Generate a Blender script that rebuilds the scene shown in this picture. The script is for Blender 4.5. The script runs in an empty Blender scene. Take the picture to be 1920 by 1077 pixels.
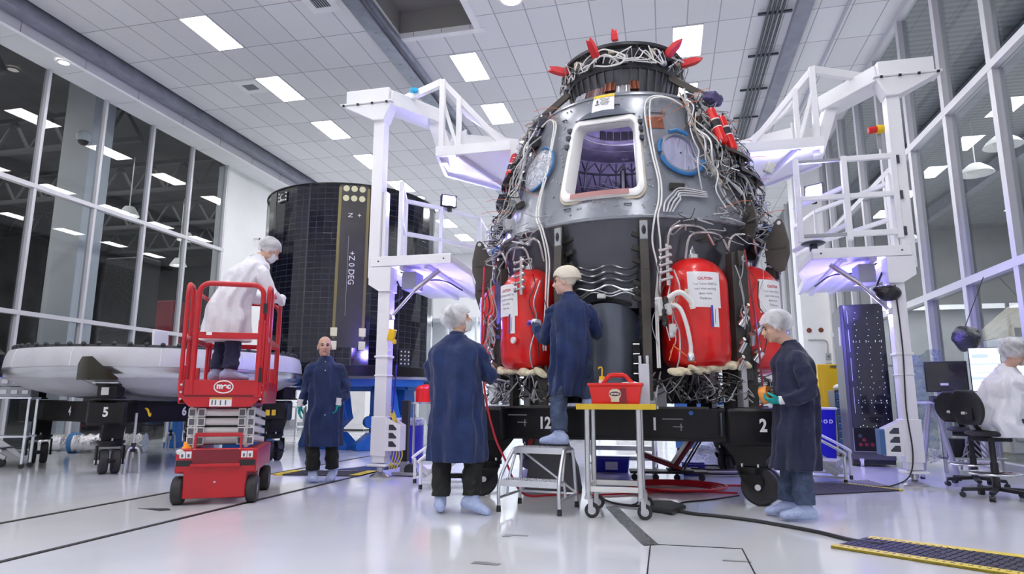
import bpy, bmesh, math, random
from mathutils import Vector, Matrix, Euler, Quaternion, noise
V = Vector
PI = math.pi
R = math.radians
rnd = random.Random(7)
scene = bpy.context.scene
COL = scene.collection

# ------------------------------------------------------------------ materials
def _in(nd, name, val):
    if name in nd.inputs:
        nd.inputs[name].default_value = val

def mat(name, color, rough=0.5, metal=0.0, var=0.0, vscale=6.0, bump=0.0, bscale=40.0,
        emit=None, estr=0.0, coat=0.0, spec=0.5, sheen=0.0, rvar=0.0):
    m = bpy.data.materials.new(name)
    m.use_nodes = True
    nt = m.node_tree
    b = nt.nodes['Principled BSDF']
    c = (*color, 1.0) if len(color) == 3 else color
    _in(b, 'Base Color', c); _in(b, 'Roughness', rough); _in(b, 'Metallic', metal)
    _in(b, 'Coat Weight', coat); _in(b, 'Specular IOR Level', spec); _in(b, 'Sheen Weight', sheen)
    if emit:
        _in(b, 'Emission Color', (*emit, 1)); _in(b, 'Emission Strength', estr)
    tc = None
    if var > 0 or bump > 0 or rvar > 0:
        tc = nt.nodes.new('ShaderNodeTexCoord')
    if var > 0 or rvar > 0:
        n = nt.nodes.new('ShaderNodeTexNoise'); n.inputs['Scale'].default_value = vscale
        n.inputs['Detail'].default_value = 5
        nt.links.new(tc.outputs['Object'], n.inputs['Vector'])
        if var > 0:
            r = nt.nodes.new('ShaderNodeValToRGB')
            r.color_ramp.elements[0].position = 0.3; r.color_ramp.elements[1].position = 0.7
            r.color_ramp.elements[0].color = (*[max(0, x * (1 - var)) for x in c[:3]], 1)
            r.color_ramp.elements[1].color = (*[min(1, x * (1 + var)) for x in c[:3]], 1)
            nt.links.new(n.outputs['Fac'], r.inputs['Fac'])
            nt.links.new(r.outputs['Color'], b.inputs['Base Color'])
        if rvar > 0:
            mr = nt.nodes.new('ShaderNodeMapRange')
            mr.inputs['To Min'].default_value = max(0, rough - rvar); mr.inputs['To Max'].default_value = rough + rvar
            nt.links.new(n.outputs['Fac'], mr.inputs['Value'])
            nt.links.new(mr.outputs['Result'], b.inputs['Roughness'])
    if bump > 0:
        n2 = nt.nodes.new('ShaderNodeTexNoise'); n2.inputs['Scale'].default_value = bscale
        n2.inputs['Detail'].default_value = 4
        nt.links.new(tc.outputs['Object'], n2.inputs['Vector'])
        bp = nt.nodes.new('ShaderNodeBump'); bp.inputs['Strength'].default_value = bump
        bp.inputs['Distance'].default_value = 0.02
        nt.links.new(n2.outputs['Fac'], bp.inputs['Height'])
        nt.links.new(bp.outputs['Normal'], b.inputs['Normal'])
    return m

def emat(name, color, strength):
    m = bpy.data.materials.new(name); m.use_nodes = True
    nt = m.node_tree; nt.nodes.clear()
    o = nt.nodes.new('ShaderNodeOutputMaterial'); e = nt.nodes.new('ShaderNodeEmission')
    e.inputs['Color'].default_value = (*color, 1); e.inputs['Strength'].default_value = strength
    nt.links.new(e.outputs[0], o.inputs[0])
    return m

def glassmat(name, tint, ior=1.45, rough=0.0):
    m = bpy.data.materials.new(name); m.use_nodes = True
    nt = m.node_tree; nt.nodes.clear()
    o = nt.nodes.new('ShaderNodeOutputMaterial'); t = nt.nodes.new('ShaderNodeBsdfTransparent')
    g = nt.nodes.new('ShaderNodeBsdfGlossy'); f = nt.nodes.new('ShaderNodeFresnel'); mx = nt.nodes.new('ShaderNodeMixShader')
    t.inputs['Color'].default_value = (*tint, 1); g.inputs['Roughness'].default_value = rough
    f.inputs['IOR'].default_value = ior
    ge = nt.nodes.new('ShaderNodeNewGeometry'); iv = nt.nodes.new('ShaderNodeMath'); iv.operation = 'SUBTRACT'; iv.inputs[0].default_value = 1.0
    nt.links.new(ge.outputs['Backfacing'], iv.inputs[1]); mu = nt.nodes.new('ShaderNodeMath'); mu.operation = 'MULTIPLY'
    nt.links.new(f.outputs[0], mu.inputs[0]); nt.links.new(iv.outputs[0], mu.inputs[1])
    nt.links.new(mu.outputs[0], mx.inputs[0]); nt.links.new(t.outputs[0], mx.inputs[1])
    nt.links.new(g.outputs[0], mx.inputs[2]); nt.links.new(mx.outputs[0], o.inputs[0])
    return m

def filmmat(name, color, alpha, rough=0.3, scale=22, spread=.25, bump=.6):
    """thin see-through sheet: part of the light passes, the rest scatters"""
    m = bpy.data.materials.new(name); m.use_nodes = True
    nt = m.node_tree
    b = nt.nodes['Principled BSDF']; o = nt.nodes['Material Output']
    _in(b, 'Base Color', (*color, 1)); _in(b, 'Roughness', rough)
    t = nt.nodes.new('ShaderNodeBsdfTransparent'); mx = nt.nodes.new('ShaderNodeMixShader')
    tc = nt.nodes.new('ShaderNodeTexCoord'); n = nt.nodes.new('ShaderNodeTexNoise')
    n.inputs['Scale'].default_value = scale; n.inputs['Detail'].default_value = 4; n.inputs['Distortion'].default_value = 1.2
    mr = nt.nodes.new('ShaderNodeMapRange'); mr.inputs['From Min'].default_value = 0.35; mr.inputs['From Max'].default_value = 0.65
    mr.inputs['To Min'].default_value = max(0, alpha - spread); mr.inputs['To Max'].default_value = min(1, alpha + spread)
    bp = nt.nodes.new('ShaderNodeBump'); bp.inputs['Strength'].default_value = bump; bp.inputs['Distance'].default_value = 0.02
    nt.links.new(tc.outputs['Object'], n.inputs['Vector']); nt.links.new(n.outputs['Fac'], mr.inputs['Value'])
    nt.links.new(mr.outputs['Result'], mx.inputs[0]); nt.links.new(t.outputs[0], mx.inputs[1])
    nt.links.new(n.outputs['Fac'], bp.inputs['Height']); nt.links.new(bp.outputs['Normal'], b.inputs['Normal'])
    nt.links.new(b.outputs[0], mx.inputs[2]); nt.links.new(mx.outputs[0], o.inputs[0])
    return m

M = {}
M['white_paint'] = mat('white_paint', (.86, .86, .87), .35, var=.03, vscale=3)
M['wall_white'] = mat('wall_white', (.82, .83, .84), .6, var=.03, vscale=1.2)
M['tower_white'] = mat('tower_white', (.86, .86, .88), .3, var=.03, vscale=2)
M['mullion'] = mat('mullion', (.62, .62, .66), .35, .15)
M['beam_grey'] = mat('beam_grey', (.30, .31, .37), .45, .2, var=.15, vscale=3)
M['rail_steel'] = mat('rail_steel', (.33, .36, .42), .32, .55, var=.15, vscale=4)
M['dark_steel'] = mat('dark_steel', (.06, .07, .09), .4, .4)
M['panel_grey'] = mat('panel_grey', (.50, .50, .56), .5)
M['black_paint'] = mat('black_paint', (.006, .006, .007), .34, spec=.3, var=.4, vscale=5)
M['black_plastic'] = mat('black_plastic', (.014, .014, .017), .42)
M['rubber'] = mat('rubber', (.025, .025, .027), .65, bump=.1)
M['red_paint'] = mat('red_paint', (.50, .006, .014), .3, var=.10, vscale=4, coat=.15)
M['tank_red'] = mat('tank_red', (.72, .008, .006), .3, var=.12, vscale=3, coat=.25)
M['tag_red'] = mat('tag_red', (.70, .03, .035), .55, bump=.2, bscale=20)
M['dark_red'] = mat('dark_red', (.20, .008, .02), .4)
M['hose_red'] = mat('hose_red', (.55, .015, .03), .4)
M['hull'] = mat('hull', (.25, .265, .30), .27, .25, var=.10, vscale=2.2, rvar=.08)
M['hull_dark'] = mat('hull_dark', (.075, .078, .095), .16, .2, var=.12, vscale=2.5)
M['hull_in'] = mat('hull_in', (.20, .18, .28), .35, .6, var=.35, vscale=5)
M['bay_grey'] = mat('bay_grey', (.12, .14, .175), .28, .25, var=.15, vscale=3)
M['rib_dark'] = mat('rib_dark', (.050, .047, .042), .5, .3, var=.2, vscale=6)
M['fin_brown'] = mat('fin_brown', (.085, .075, .066), .5, .3, var=.2, vscale=4)
M['ring_dark'] = mat('ring_dark', (.035, .037, .043), .4, .4, var=.3, vscale=5)
M['neck_grey'] = mat('neck_grey', (.11, .11, .12), .35, .4, var=.2, vscale=5)
M['copper'] = mat('copper', (.26, .09, .05), .4, .5, var=.3, vscale=6)
M['maroon'] = mat('maroon', (.09, .022, .022), .4)
M['hatch_white'] = mat('hatch_white', (.88, .87, .85), .4)
M['pink_seal'] = mat('pink_seal', (.42, .20, .19), .5)
M['gasket'] = mat('gasket', (.62, .55, .42), .6, var=.15)
M['foam'] = mat('foam', (.80, .72, .50), .8, var=.25, vscale=14, bump=.8, bscale=25)
M['silver'] = mat('silver', (.62, .63, .65), .25, .9, var=.08)
M['pipe_steel'] = mat('pipe_steel', (.50, .46, .45), .25, .9, var=.1)
M['alu'] = mat('alu', (.66, .67, .70), .3, .85, var=.06, vscale=8)
M['stainless'] = mat('stainless', (.60, .60, .60), .22, .9)
M['cable_white'] = mat('cable_white', (.78, .77, .74), .5)
M['cable_grey'] = mat('cable_grey', (.36, .37, .38), .5)
M['cable_silver'] = mat('cable_silver', (.58, .58, .60), .35, .6)
M['cable_tan'] = mat('cable_tan', (.42, .36, .28), .6)
M['cable_black'] = mat('cable_black', (.015, .015, .018), .5)
M['tie_orange'] = mat('tie_orange', (.75, .20, .06), .5)
M['foil'] = mat('foil', (.70, .70, .72), .18, .95, bump=1.0, bscale=30)
M['foil_dark'] = mat('foil_dark', (.10, .10, .11), .2, .8, bump=1.0, bscale=25)
M['blue_film'] = mat('blue_film', (.02, .16, .42), .35, bump=.4)
M['clear_film'] = filmmat('clear_film', (.75, .78, .84), .45, .15)
M['port_glass'] = mat('port_glass', (.70, .70, .92), .10, .85, var=.15, vscale=3)
M['paper'] = mat('paper', (.84, .84, .85), .6)
M['paper_yellow'] = mat('paper_yellow', (.80, .56, .03), .5)
M['ink_red'] = mat('ink_red', (.55, .03, .04), .6)
M['ink_dark'] = mat('ink_dark', (.12, .12, .14), .6)
M['ink_blue'] = mat('ink_blue', (.05, .07, .40), .5)
M['mark_white'] = mat('mark_white', (.82, .82, .82), .5)
M['heat_white'] = mat('heat_white', (.50, .50, .53), .45, .15, var=.13, vscale=2.0)
M['heat_silver'] = mat('heat_silver', (.50, .50, .53), .22, .85, var=.12, vscale=2.0)
M['scuff_red'] = mat('scuff_red', (.55, .30, .30), .4, .3)
M['olive'] = mat('olive', (.028, .026, .016), .25, .4)
M['skin'] = mat('skin', (.60, .37, .27), .5, var=.06, vscale=20, bump=.05, bscale=200)
M['skin_light'] = mat('skin_light', (.66, .42, .33), .5, var=.06, vscale=20)
M['hair_dark'] = mat('hair_dark', (.02, .015, .012), .6)
M['lip'] = mat('lip', (.42, .18, .15), .5)
M['eye'] = mat('eye', (.02, .015, .012), .2)
M['eye_white'] = mat('eye_white', (.8, .78, .76), .3)
M['coat_blue'] = mat('coat_blue', (.005, .020, .090), .8, var=.28, vscale=7, bump=.85, bscale=9, sheen=.15)
M['coat_navy'] = mat('coat_navy', (.008, .011, .044), .8, var=.28, vscale=7, bump=.85, bscale=9, sheen=.15)
M['coat_white'] = mat('coat_white', (.74, .74, .79), .75, var=.05, vscale=8, bump=.8, bscale=8)
M['denim'] = mat('denim', (.05, .075, .14), .8, var=.4, vscale=12, bump=.8, bscale=16)
M['denim_dark'] = mat('denim_dark', (.02, .028, .075), .8, var=.3, vscale=12, bump=.3, bscale=30)
M['trousers_black'] = mat('trousers_black', (.010, .011, .010), .8, var=.3, vscale=10)
M['shoe_cover'] = mat('shoe_cover', (.42, .50, .74), .7, var=.07, vscale=16, bump=.8, bscale=28)
M['hairnet'] = filmmat('hairnet', (.90, .90, .93), .52, .6, 7, .16, .35)
M['hairnet_tan'] = mat('hairnet_tan', (.72, .66, .54), .75, bump=.6, bscale=30)
M['mask'] = mat('mask', (.70, .71, .74), .7, bump=.3)
M['glove_teal'] = mat('glove_teal', (.0, .36, .35), .42, bump=.25, bscale=40)
M['glove_purple'] = mat('glove_purple', (.30, .13, .62), .45)
M['cuff'] = mat('cuff', (.78, .78, .80), .8, bump=.4, bscale=60)
M['rack_black'] = mat('rack_black', (.008, .008, .012), .12, coat=.5)
M['rack_side'] = mat('rack_side', (.11, .11, .12), .45, .3)
M['led_dot'] = emat('led_dot', (.75, .85, 1.0), 1.6)
M['bin_blue'] = mat('bin_blue', (.02, .02, .45), .4)
M['yellow'] = mat('yellow', (.85, .55, .01), .45)
M['yellow_dull'] = mat('yellow_dull', (.70, .55, .04), .5, bump=.5, bscale=60)
M['drawer_blue'] = mat('drawer_blue', (.05, .15, .34), .4)
M['stand_blue'] = mat('stand_blue', (.012, .13, .45), .38, var=.15, vscale=3)
M['mat_dark'] = mat('mat_dark', (.035, .035, .042), .6, bump=.5, bscale=80)
M['tape_black'] = mat('tape_black', (.012, .012, .014), .5)
M['tape_grey'] = mat('tape_grey', (.24, .24, .25), .4)
M['tape_foil'] = mat('tape_foil', (.34, .34, .35), .18, .85, bump=1.0, bscale=18)
M['gold_film'] = mat('gold_film', (.70, .48, .04), .25, .5)
M['orange_roll'] = mat('orange_roll', (.75, .26, .02), .25, coat=.4)
M['clear_bag'] = filmmat('clear_bag', (.85, .87, .95), .5, .2)
M['table_white'] = mat('table_white', (.72, .72, .76), .4)
M['lav_leg'] = mat('lav_leg', (.52, .52, .62), .3, .5)
M['screen'] = emat('screen', (.80, .86, 1.0), 1.05)
M['screen_ink'] = emat('screen_ink', (.48, .60, .92), .75)
M['seat_black'] = mat('seat_black', (.012, .012, .014), .55)
M['decal_white'] = mat('decal_white', (.8, .8, .8), .5)
M['decal_orange'] = mat('decal_orange', (.75, .30, .05), .5)
M['amber'] = mat('amber', (.8, .30, .03), .3, emit=(.8, .3, .03), estr=.2)
M['cyan_tag'] = mat('cyan_tag', (.02, .45, .75), .5)
M['off_white'] = mat('off_white', (.72, .72, .70), .5)
M['grey_box'] = mat('grey_box', (.35, .36, .40), .45)
M['pale_pad'] = mat('pale_pad', (.72, .70, .45), .5)
M['panel_strip'] = mat('panel_strip', (.035, .033, .034), .35, var=.15, vscale=3)
M['gold_strip'] = mat('gold_strip', (.20, .17, .07), .35, .5)
M['crystal'] = mat('crystal', (.80, .82, .90), .12, .9)
M['purple'] = mat('purple', (.07, .055, .16), .35, bump=.8, bscale=25)

# ------------------------------------------------------------------ mesh builder
class MB:
    def __init__(self):
        self.bm = bmesh.new()
        self.mi = 0
    def _face(self, vs):
        try:
            f = self.bm.faces.new(vs); f.material_index = self.mi; return f
        except ValueError:
            return None
    def box(self, c, s, rot=None):
        c = V(c); hx, hy, hz = s[0] / 2, s[1] / 2, s[2] / 2
        m = rot if isinstance(rot, Matrix) else (Euler(rot).to_matrix() if rot else Matrix.Identity(3))
        vs = [self.bm.verts.new(c + m @ V((x * hx, y * hy, z * hz))) for x in (-1, 1) for y in (-1, 1) for z in (-1, 1)]
        for q in ((0, 1, 3, 2), (4, 6, 7, 5), (0, 4, 5, 1), (2, 3, 7, 6), (0, 2, 6, 4), (1, 5, 7, 3)):
            self._face([vs[i] for i in q])
        return self
    def bar(self, a, b, w, h, up=(0, 0, 1)):
        """rectangular bar from a to b, w across, h along up"""
        a, b = V(a), V(b); d = (b - a); L = d.length; d.normalize(); u = V(up)
        x = d.cross(u)
        if x.length < 1e-5: x = d.cross(V((0, 1, 0)))
        x.normalize(); u = x.cross(d)
        m = Matrix((x, d, u)).transposed()
        return self.box((a + b) / 2, (w, L, h), m)
    def ring(self, c, ax, ay, n, a0=0.0, a1=2 * PI, closed=True):
        k = n if closed else n + 1
        return [self.bm.verts.new(V(c) + V(ax) * math.cos(a0 + (a1 - a0) * i / n) + V(ay) * math.sin(a0 + (a1 - a0) * i / n)) for i in range(k)]
    def bridge(self, r0, r1, closed=True):
        n = len(r0)
        for i in range(n if closed else n - 1):
            j = (i + 1) % n
            self._face([r0[i], r0[j], r1[j], r1[i]])
    def cyl(self, a, b, r0, r1=None, n=16, caps=True):
        a, b = V(a), V(b); r1 = r0 if r1 is None else r1
        d = (b - a).normalized(); x = d.orthogonal().normalized(); y = d.cross(x)
        A = self.ring(a, x * r0, y * r0, n); B = self.ring(b, x * r1, y * r1, n)
        self.bridge(A, B)
        if caps:
            self._face(A[::-1]); self._face(B)
        return self
    def tube(self, pts, r, n=6, closed=False, caps=True):
        pts = [V(p) for p in pts]; N = len(pts); rings = []; px = None
        for i, p in enumerate(pts):
            if closed: d = pts[(i + 1) % N] - pts[i - 1]
            else: d = pts[min(i + 1, N - 1)] - pts[max(i - 1, 0)]
            if d.length < 1e-9: d = V((0, 0, 1))
            d.normalize()
            if px is None: x = d.orthogonal().normalized()
            else:
                x = px - d * px.dot(d)
                x = x.normalized() if x.length > 1e-6 else d.orthogonal().normalized()
            px = x; y = d.cross(x); rr = r[i] if isinstance(r, (list, tuple)) else r
            rings.append(self.ring(p, x * rr, y * rr, n))
        for i in range(N if closed else N - 1):
            self.bridge(rings[i], rings[(i + 1) % N])
        if caps and not closed:
            self._face(rings[0][::-1]); self._face(rings[-1])
        return self
    def lathe(self, prof, c=(0, 0, 0), n=48, a0=0.0, a1=2 * PI, axis='Z', fn=None):
        c = V(c); full = abs(a1 - a0 - 2 * PI) < 1e-6; rs = []
        for r, z in prof:
            row = []
            for i in range(n if full else n + 1):
                a = a0 + (a1 - a0) * i / n; rr = r
                if fn: rr = fn(r, z, a)
                p = V((rr * math.sin(a), -rr * math.cos(a), z))
                if axis == 'X': p = V((p.z, p.x, p.y))
                elif axis == 'Y': p = V((p.x, p.z, p.y))
                row.append(self.bm.verts.new(c + p))
            rs.append(row)
        for i in range(len(rs) - 1): self.bridge(rs[i], rs[i + 1], full)
        return self
    def prism(self, poly, d0, d1, plane='XZ'):
        """polygon in a plane, extruded from d0 to d1 along the third axis; plane may be (origin, u, v, w)"""
        if plane == 'XZ': f = lambda p, d: V((p[0], d, p[1]))
        elif plane == 'YZ': f = lambda p, d: V((d, p[0], p[1]))
        elif plane == 'XY': f = lambda p, d: V((p[0], p[1], d))
        else:
            o, u, v, w = [V(q) for q in plane]
            f = lambda p, d: o + u * p[0] + v * p[1] + w * d
        A = [self.bm.verts.new(f(p, d0)) for p in poly]; B = [self.bm.verts.new(f(p, d1)) for p in poly]
        self.bridge(A, B); self._face(A[::-1]); self._face(B)
        return self
    def ell(self, c, r, nu=16, nv=10, rot=None):
        c = V(c); m = rot if isinstance(rot, Matrix) else (Euler(rot).to_matrix() if rot else Matrix.Identity(3))
        rows = []
        for j in range(1, nv):
            t = PI * j / nv
            rows.append([self.bm.verts.new(c + m @ V((r[0] * math.sin(t) * math.cos(2 * PI * i / nu), r[1] * math.sin(t) * math.sin(2 * PI * i / nu), r[2] * math.cos(t)))) for i in range(nu)])
        top = self.bm.verts.new(c + m @ V((0, 0, r[2]))); bot = self.bm.verts.new(c + m @ V((0, 0, -r[2])))
        for j in range(len(rows) - 1): self.bridge(rows[j + 1], rows[j])
        for i in range(nu):
            k = (i + 1) % nu
            self._face([top, rows[0][i], rows[0][k]]); self._face([bot, rows[-1][k], rows[-1][i]])
        return self
    def loft(self, rings, n=20, caps=True):
        """rings: (centre, ax, ay) with axes as vectors"""
        rs = [self.ring(c, ax, ay, n) for c, ax, ay in rings]
        for i in range(len(rs) - 1): self.bridge(rs[i], rs[i + 1])
        if caps: self._face(rs[0][::-1]); self._face(rs[-1])
        return self
    def grid(self, fn, nu, nv):
        g = [[self.bm.verts.new(fn(u / nu, v / nv)) for u in range(nu + 1)] for v in range(nv + 1)]
        for j in range(nv):
            for i in range(nu): self._face([g[j][i], g[j][i + 1], g[j + 1][i + 1], g[j + 1][i]])
        return self
    def mesh(self, me, fn=None):
        vs = [self.bm.verts.new(fn(v.co) if fn else v.co) for v in me.vertices]
        for p in me.polygons: self._face([vs[i] for i in p.vertices])
        return self
    def build(self, name, mats, parent=None, smooth=True, bevel=0.0, kind=None, label=None, remesh=0, smoothing=0, loc=None, flat_angle=40):
        bm = self.bm
        bmesh.ops.recalc_face_normals(bm, faces=bm.faces)
        me = bpy.data.meshes.new(name); bm.to_mesh(me); bm.free()
        if not isinstance(mats, (list, tuple)): mats = [mats]
        for m in mats: me.materials.append(M[m] if isinstance(m, str) else m)
        o = bpy.data.objects.new(name, me); COL.objects.link(o)
        if smooth:
            for p in me.polygons: p.use_smooth = True
            if not remesh: me.set_sharp_from_angle(angle=R(flat_angle))
        if parent: o.parent = parent
        if loc: o.location = loc
        if bevel:
            b = o.modifiers.new('bevel', 'BEVEL'); b.width = bevel; b.segments = 2; b.limit_method = 'ANGLE'
        if remesh:
            r = o.modifiers.new('remesh', 'REMESH'); r.mode = 'VOXEL'; r.voxel_size = remesh; r.use_smooth_shade = True
            if smoothing:
                s = o.modifiers.new('smooth', 'SMOOTH'); s.iterations = smoothing; s.factor = .5
        if kind: o['kind'] = kind
        if label: o['label'] = label
        return o

def thing(name, label, cat, loc=(0, 0, 0), rz=0.0, group=None):
    o = bpy.data.objects.new(name, None); COL.objects.link(o)
    o.empty_display_size = .1
    o.location = loc; o.rotation_euler = (0, 0, rz)
    o['label'] = label; o['category'] = cat
    if group: o['group'] = group
    return o
def tag(o, label, cat, group=None, kind=None):
    o['label'] = label; o['category'] = cat
    if group: o['group'] = group
    if kind: o['kind'] = kind
    return o
def dup(root, loc, rz=0.0, label=None, group=None):
    r = root.copy(); COL.objects.link(r); r.location = loc; r.rotation_euler = (0, 0, rz)
    if label: r['label'] = label
    if group: r['group'] = group
    for ch in list(root.children):
        c = ch.copy(); COL.objects.link(c); c.parent = r
        for g in list(ch.children):
            d = g.copy(); COL.objects.link(d); d.parent = c
    return r
def struct(o):
    o['kind'] = 'structure'; return o
def catmull(pts, k=6):
    pts = [V(p) for p in pts]
    if len(pts) < 3:
        return [pts[0].lerp(pts[-1], i / k) for i in range(k + 1)]
    out = []
    P = [pts[0] * 2 - pts[1]] + pts + [pts[-1] * 2 - pts[-2]]
    for i in range(1, len(P) - 2):
        a, b, c, d = P[i - 1:i + 3]
        for j in range(k):
            t = j / k
            out.append(.5 * ((2 * b) + (c - a) * t + (2 * a - 5 * b + 4 * c - d) * t * t + (3 * b - a - 3 * c + d) * t ** 3))
    out.append(pts[-1])
    return out
def text_mesh(body, size=1.0, extrude=0.0, align='CENTER', spacing=1.0, bold=0.0):
    cu = bpy.data.curves.new('lettering', 'FONT'); cu.body = body; cu.size = size; cu.extrude = extrude
    cu.align_x = align; cu.align_y = 'CENTER'; cu.space_character = spacing; cu.offset = bold; cu.resolution_u = 3
    o = bpy.data.objects.new('lettering', cu); COL.objects.link(o)
    dg = bpy.context.evaluated_depsgraph_get()
    me = bpy.data.meshes.new_from_object(o.evaluated_get(dg))
    bpy.data.objects.remove(o); bpy.data.curves.remove(cu)
    return me
def lettering(body, size, origin, u, v, mat_, parent, name='lettering', bold=0.0, spacing=1.0, sx=1.0, off=.002):
    """flat lettering lying on the plane through origin with axes u (reading direction) and v (up)"""
    me = text_mesh(body, size, 0, bold=bold, spacing=spacing)
    u, v = V(u).normalized(), V(v).normalized(); w = u.cross(v); o = V(origin)
    mb = MB(); mb.mesh(me, lambda p: o + u * p.x * sx + v * p.y + w * off)
    bpy.data.meshes.remove(me)
    return mb.build(name, mat_, parent, smooth=False)

# ------------------------------------------------------------------ camera
cam_d = bpy.data.cameras.new('camera'); cam = bpy.data.objects.new('camera', cam_d); COL.objects.link(cam)
cam_d.sensor_width = 36; cam_d.sensor_fit = 'HORIZONTAL'; cam_d.lens = 1218.1 / 1920 * 36
_y, _p, _r = R(-13.217), R(9.986), R(.147)
fw = V((math.sin(_y) * math.cos(_p), math.cos(_y) * math.cos(_p), math.sin(_p)))
r0 = V((math.cos(_y), -math.sin(_y), 0)); u0 = r0.cross(fw)
rt = math.cos(_r) * r0 + math.sin(_r) * u0; up = -math.sin(_r) * r0 + math.cos(_r) * u0
cam.matrix_world = Matrix(((rt.x, up.x, -fw.x, 0), (rt.y, up.y, -fw.y, 0), (rt.z, up.z, -fw.z, .97), (0, 0, 0, 1)))
cam_d.clip_start = .05; cam_d.clip_end = 200
scene.camera = cam
scene.view_settings.view_transform = 'Standard'
scene.view_settings.look = 'None'
scene.view_settings.exposure = 0.95
scene.view_settings.gamma = 1.0
scene.view_settings.use_curve_mapping = False
scene.cycles.use_denoising = True
scene.cycles.max_bounces = 10; scene.cycles.transparent_max_bounces = 16
scene.cycles.sample_clamp_indirect = 6.0
w = bpy.data.worlds.new('world'); scene.world = w; w.use_nodes = True
w.node_tree.nodes['Background'].inputs['Color'].default_value = (.55, .6, .75, 1)
w.node_tree.nodes['Background'].inputs['Strength'].default_value = .05
# ------------------------------------------------------------------ the setting
XL, XR, YB, YF, ZC = -12.5, 4.72, 31.0, -7.0, 8.4
# floor with its own epoxy material
def floor_mat():
    m = bpy.data.materials.new('floor_epoxy'); m.use_nodes = True; nt = m.node_tree; b = nt.nodes['Principled BSDF']
    tc = nt.nodes.new('ShaderNodeTexCoord')
    n = nt.nodes.new('ShaderNodeTexNoise'); n.inputs['Scale'].default_value = .9; n.inputs['Detail'].default_value = 6
    rp = nt.nodes.new('ShaderNodeValToRGB')
    rp.color_ramp.elements[0].position = .3; rp.color_ramp.elements[0].color = (.62, .64, .67, 1)
    rp.color_ramp.elements[1].position = .7; rp.color_ramp.elements[1].color = (.70, .71, .73, 1)
    n2 = nt.nodes.new('ShaderNodeTexNoise'); n2.inputs['Scale'].default_value = 3.0; n2.inputs['Detail'].default_value = 3
    mr = nt.nodes.new('ShaderNodeMapRange'); mr.inputs['To Min'].default_value = .05; mr.inputs['To Max'].default_value = .17
    n3 = nt.nodes.new('ShaderNodeTexNoise'); n3.inputs['Scale'].default_value = 1.6
    bp = nt.nodes.new('ShaderNodeBump'); bp.inputs['Strength'].default_value = .06; bp.inputs['Distance'].default_value = .02
    for q in (n, n2, n3): nt.links.new(tc.outputs['Object'], q.inputs['Vector'])
    nt.links.new(n.outputs['Fac'], rp.inputs['Fac']); nt.links.new(rp.outputs[0], b.inputs['Base Color'])
    nt.links.new(n2.outputs['Fac'], mr.inputs['Value']); nt.links.new(mr.outputs[0], b.inputs['Roughness'])
    nt.links.new(n3.outputs['Fac'], bp.inputs['Height']); nt.links.new(bp.outputs[0], b.inputs['Normal'])
    _in(b, 'Specular IOR Level', .6)
    return m
M['floor'] = floor_mat()
def ceil_mat():
    m = bpy.data.materials.new('ceiling_tile'); m.use_nodes = True; nt = m.node_tree; b = nt.nodes['Principled BSDF']
    tc = nt.nodes.new('ShaderNodeTexCoord'); sp = nt.nodes.new('ShaderNodeSeparateXYZ')
    nt.links.new(tc.outputs['Object'], sp.inputs[0])
    def math_(op, a, bv=None):
        q = nt.nodes.new('ShaderNodeMath'); q.operation = op
        for i, s in enumerate((a, bv)):
            if s is None: continue
            if isinstance(s, (int, float)): q.inputs[i].default_value = s
            else: nt.links.new(s, q.inputs[i])
        return q.outputs[0]
    def line(sock, off, period, wd):
        t = math_('FRACT', math_('DIVIDE', math_('ADD', sock, off), period))
        return math_('LESS_THAN', t, wd / period)
    lx = line(sp.outputs['X'], 100 * .61 + 9.095, .61, .022)
    ly = line(sp.outputs['Y'], 100 * 1.235 - 9.89, 1.235, .022)
    f = math_('MAXIMUM', lx, ly)
    fx = math_('FLOOR', math_('DIVIDE', math_('ADD', sp.outputs['X'], 100 * .61 + 9.095), .61))
    fy = math_('FLOOR', math_('DIVIDE', math_('ADD', sp.outputs['Y'], 100 * 1.235 - 9.89), 1.235))
    cb = nt.nodes.new('ShaderNodeCombineXYZ'); nt.links.new(fx, cb.inputs[0]); nt.links.new(fy, cb.inputs[1])
    wn = nt.nodes.new('ShaderNodeTexWhiteNoise'); nt.links.new(cb.outputs[0], wn.inputs['Vector'])
    rp = nt.nodes.new('ShaderNodeValToRGB')
    rp.color_ramp.elements[0].color = (.74, .74, .755, 1); rp.color_ramp.elements[1].color = (.82, .82, .83, 1)
    nt.links.new(wn.outputs['Value'], rp.inputs['Fac'])
    mx = nt.nodes.new('ShaderNodeMix'); mx.data_type = 'RGBA'
    nt.links.new(f, mx.inputs['Factor']); nt.links.new(rp.outputs[0], mx.inputs['A']); mx.inputs['B'].default_value = (.42, .42, .46, 1)
    nt.links.new(mx.outputs['Result'], b.inputs['Base Color']); _in(b, 'Roughness', .8)
    return m
M['ceiling'] = ceil_mat()
def deck_mat():
    m = bpy.data.materials.new('corrugated_deck'); m.use_nodes = True; nt = m.node_tree; b = nt.nodes['Principled BSDF']
    tc = nt.nodes.new('ShaderNodeTexCoord'); wv = nt.nodes.new('ShaderNodeTexWave'); wv.bands_direction = 'Y'; wv.inputs['Scale'].default_value = 1.6
    rp = nt.nodes.new('ShaderNodeValToRGB'); rp.color_ramp.elements[0].color = (.20, .215, .235, 1); rp.color_ramp.elements[1].color = (.32, .335, .36, 1)
    nt.links.new(tc.outputs['Object'], wv.inputs['Vector']); nt.links.new(wv.outputs['Fac'], rp.inputs['Fac']); nt.links.new(rp.outputs[0], b.inputs['Base Color'])
    return m
M['deck'] = deck_mat()
M['glass'] = glassmat('glass', (.80, .83, .85), 1.6)
M['glass_clear'] = glassmat('glass_clear', (.86, .88, .90), 1.5)
M['dark_room'] = mat('dark_room', (.05, .05, .055), .8, var=.4, vscale=1)
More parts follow.
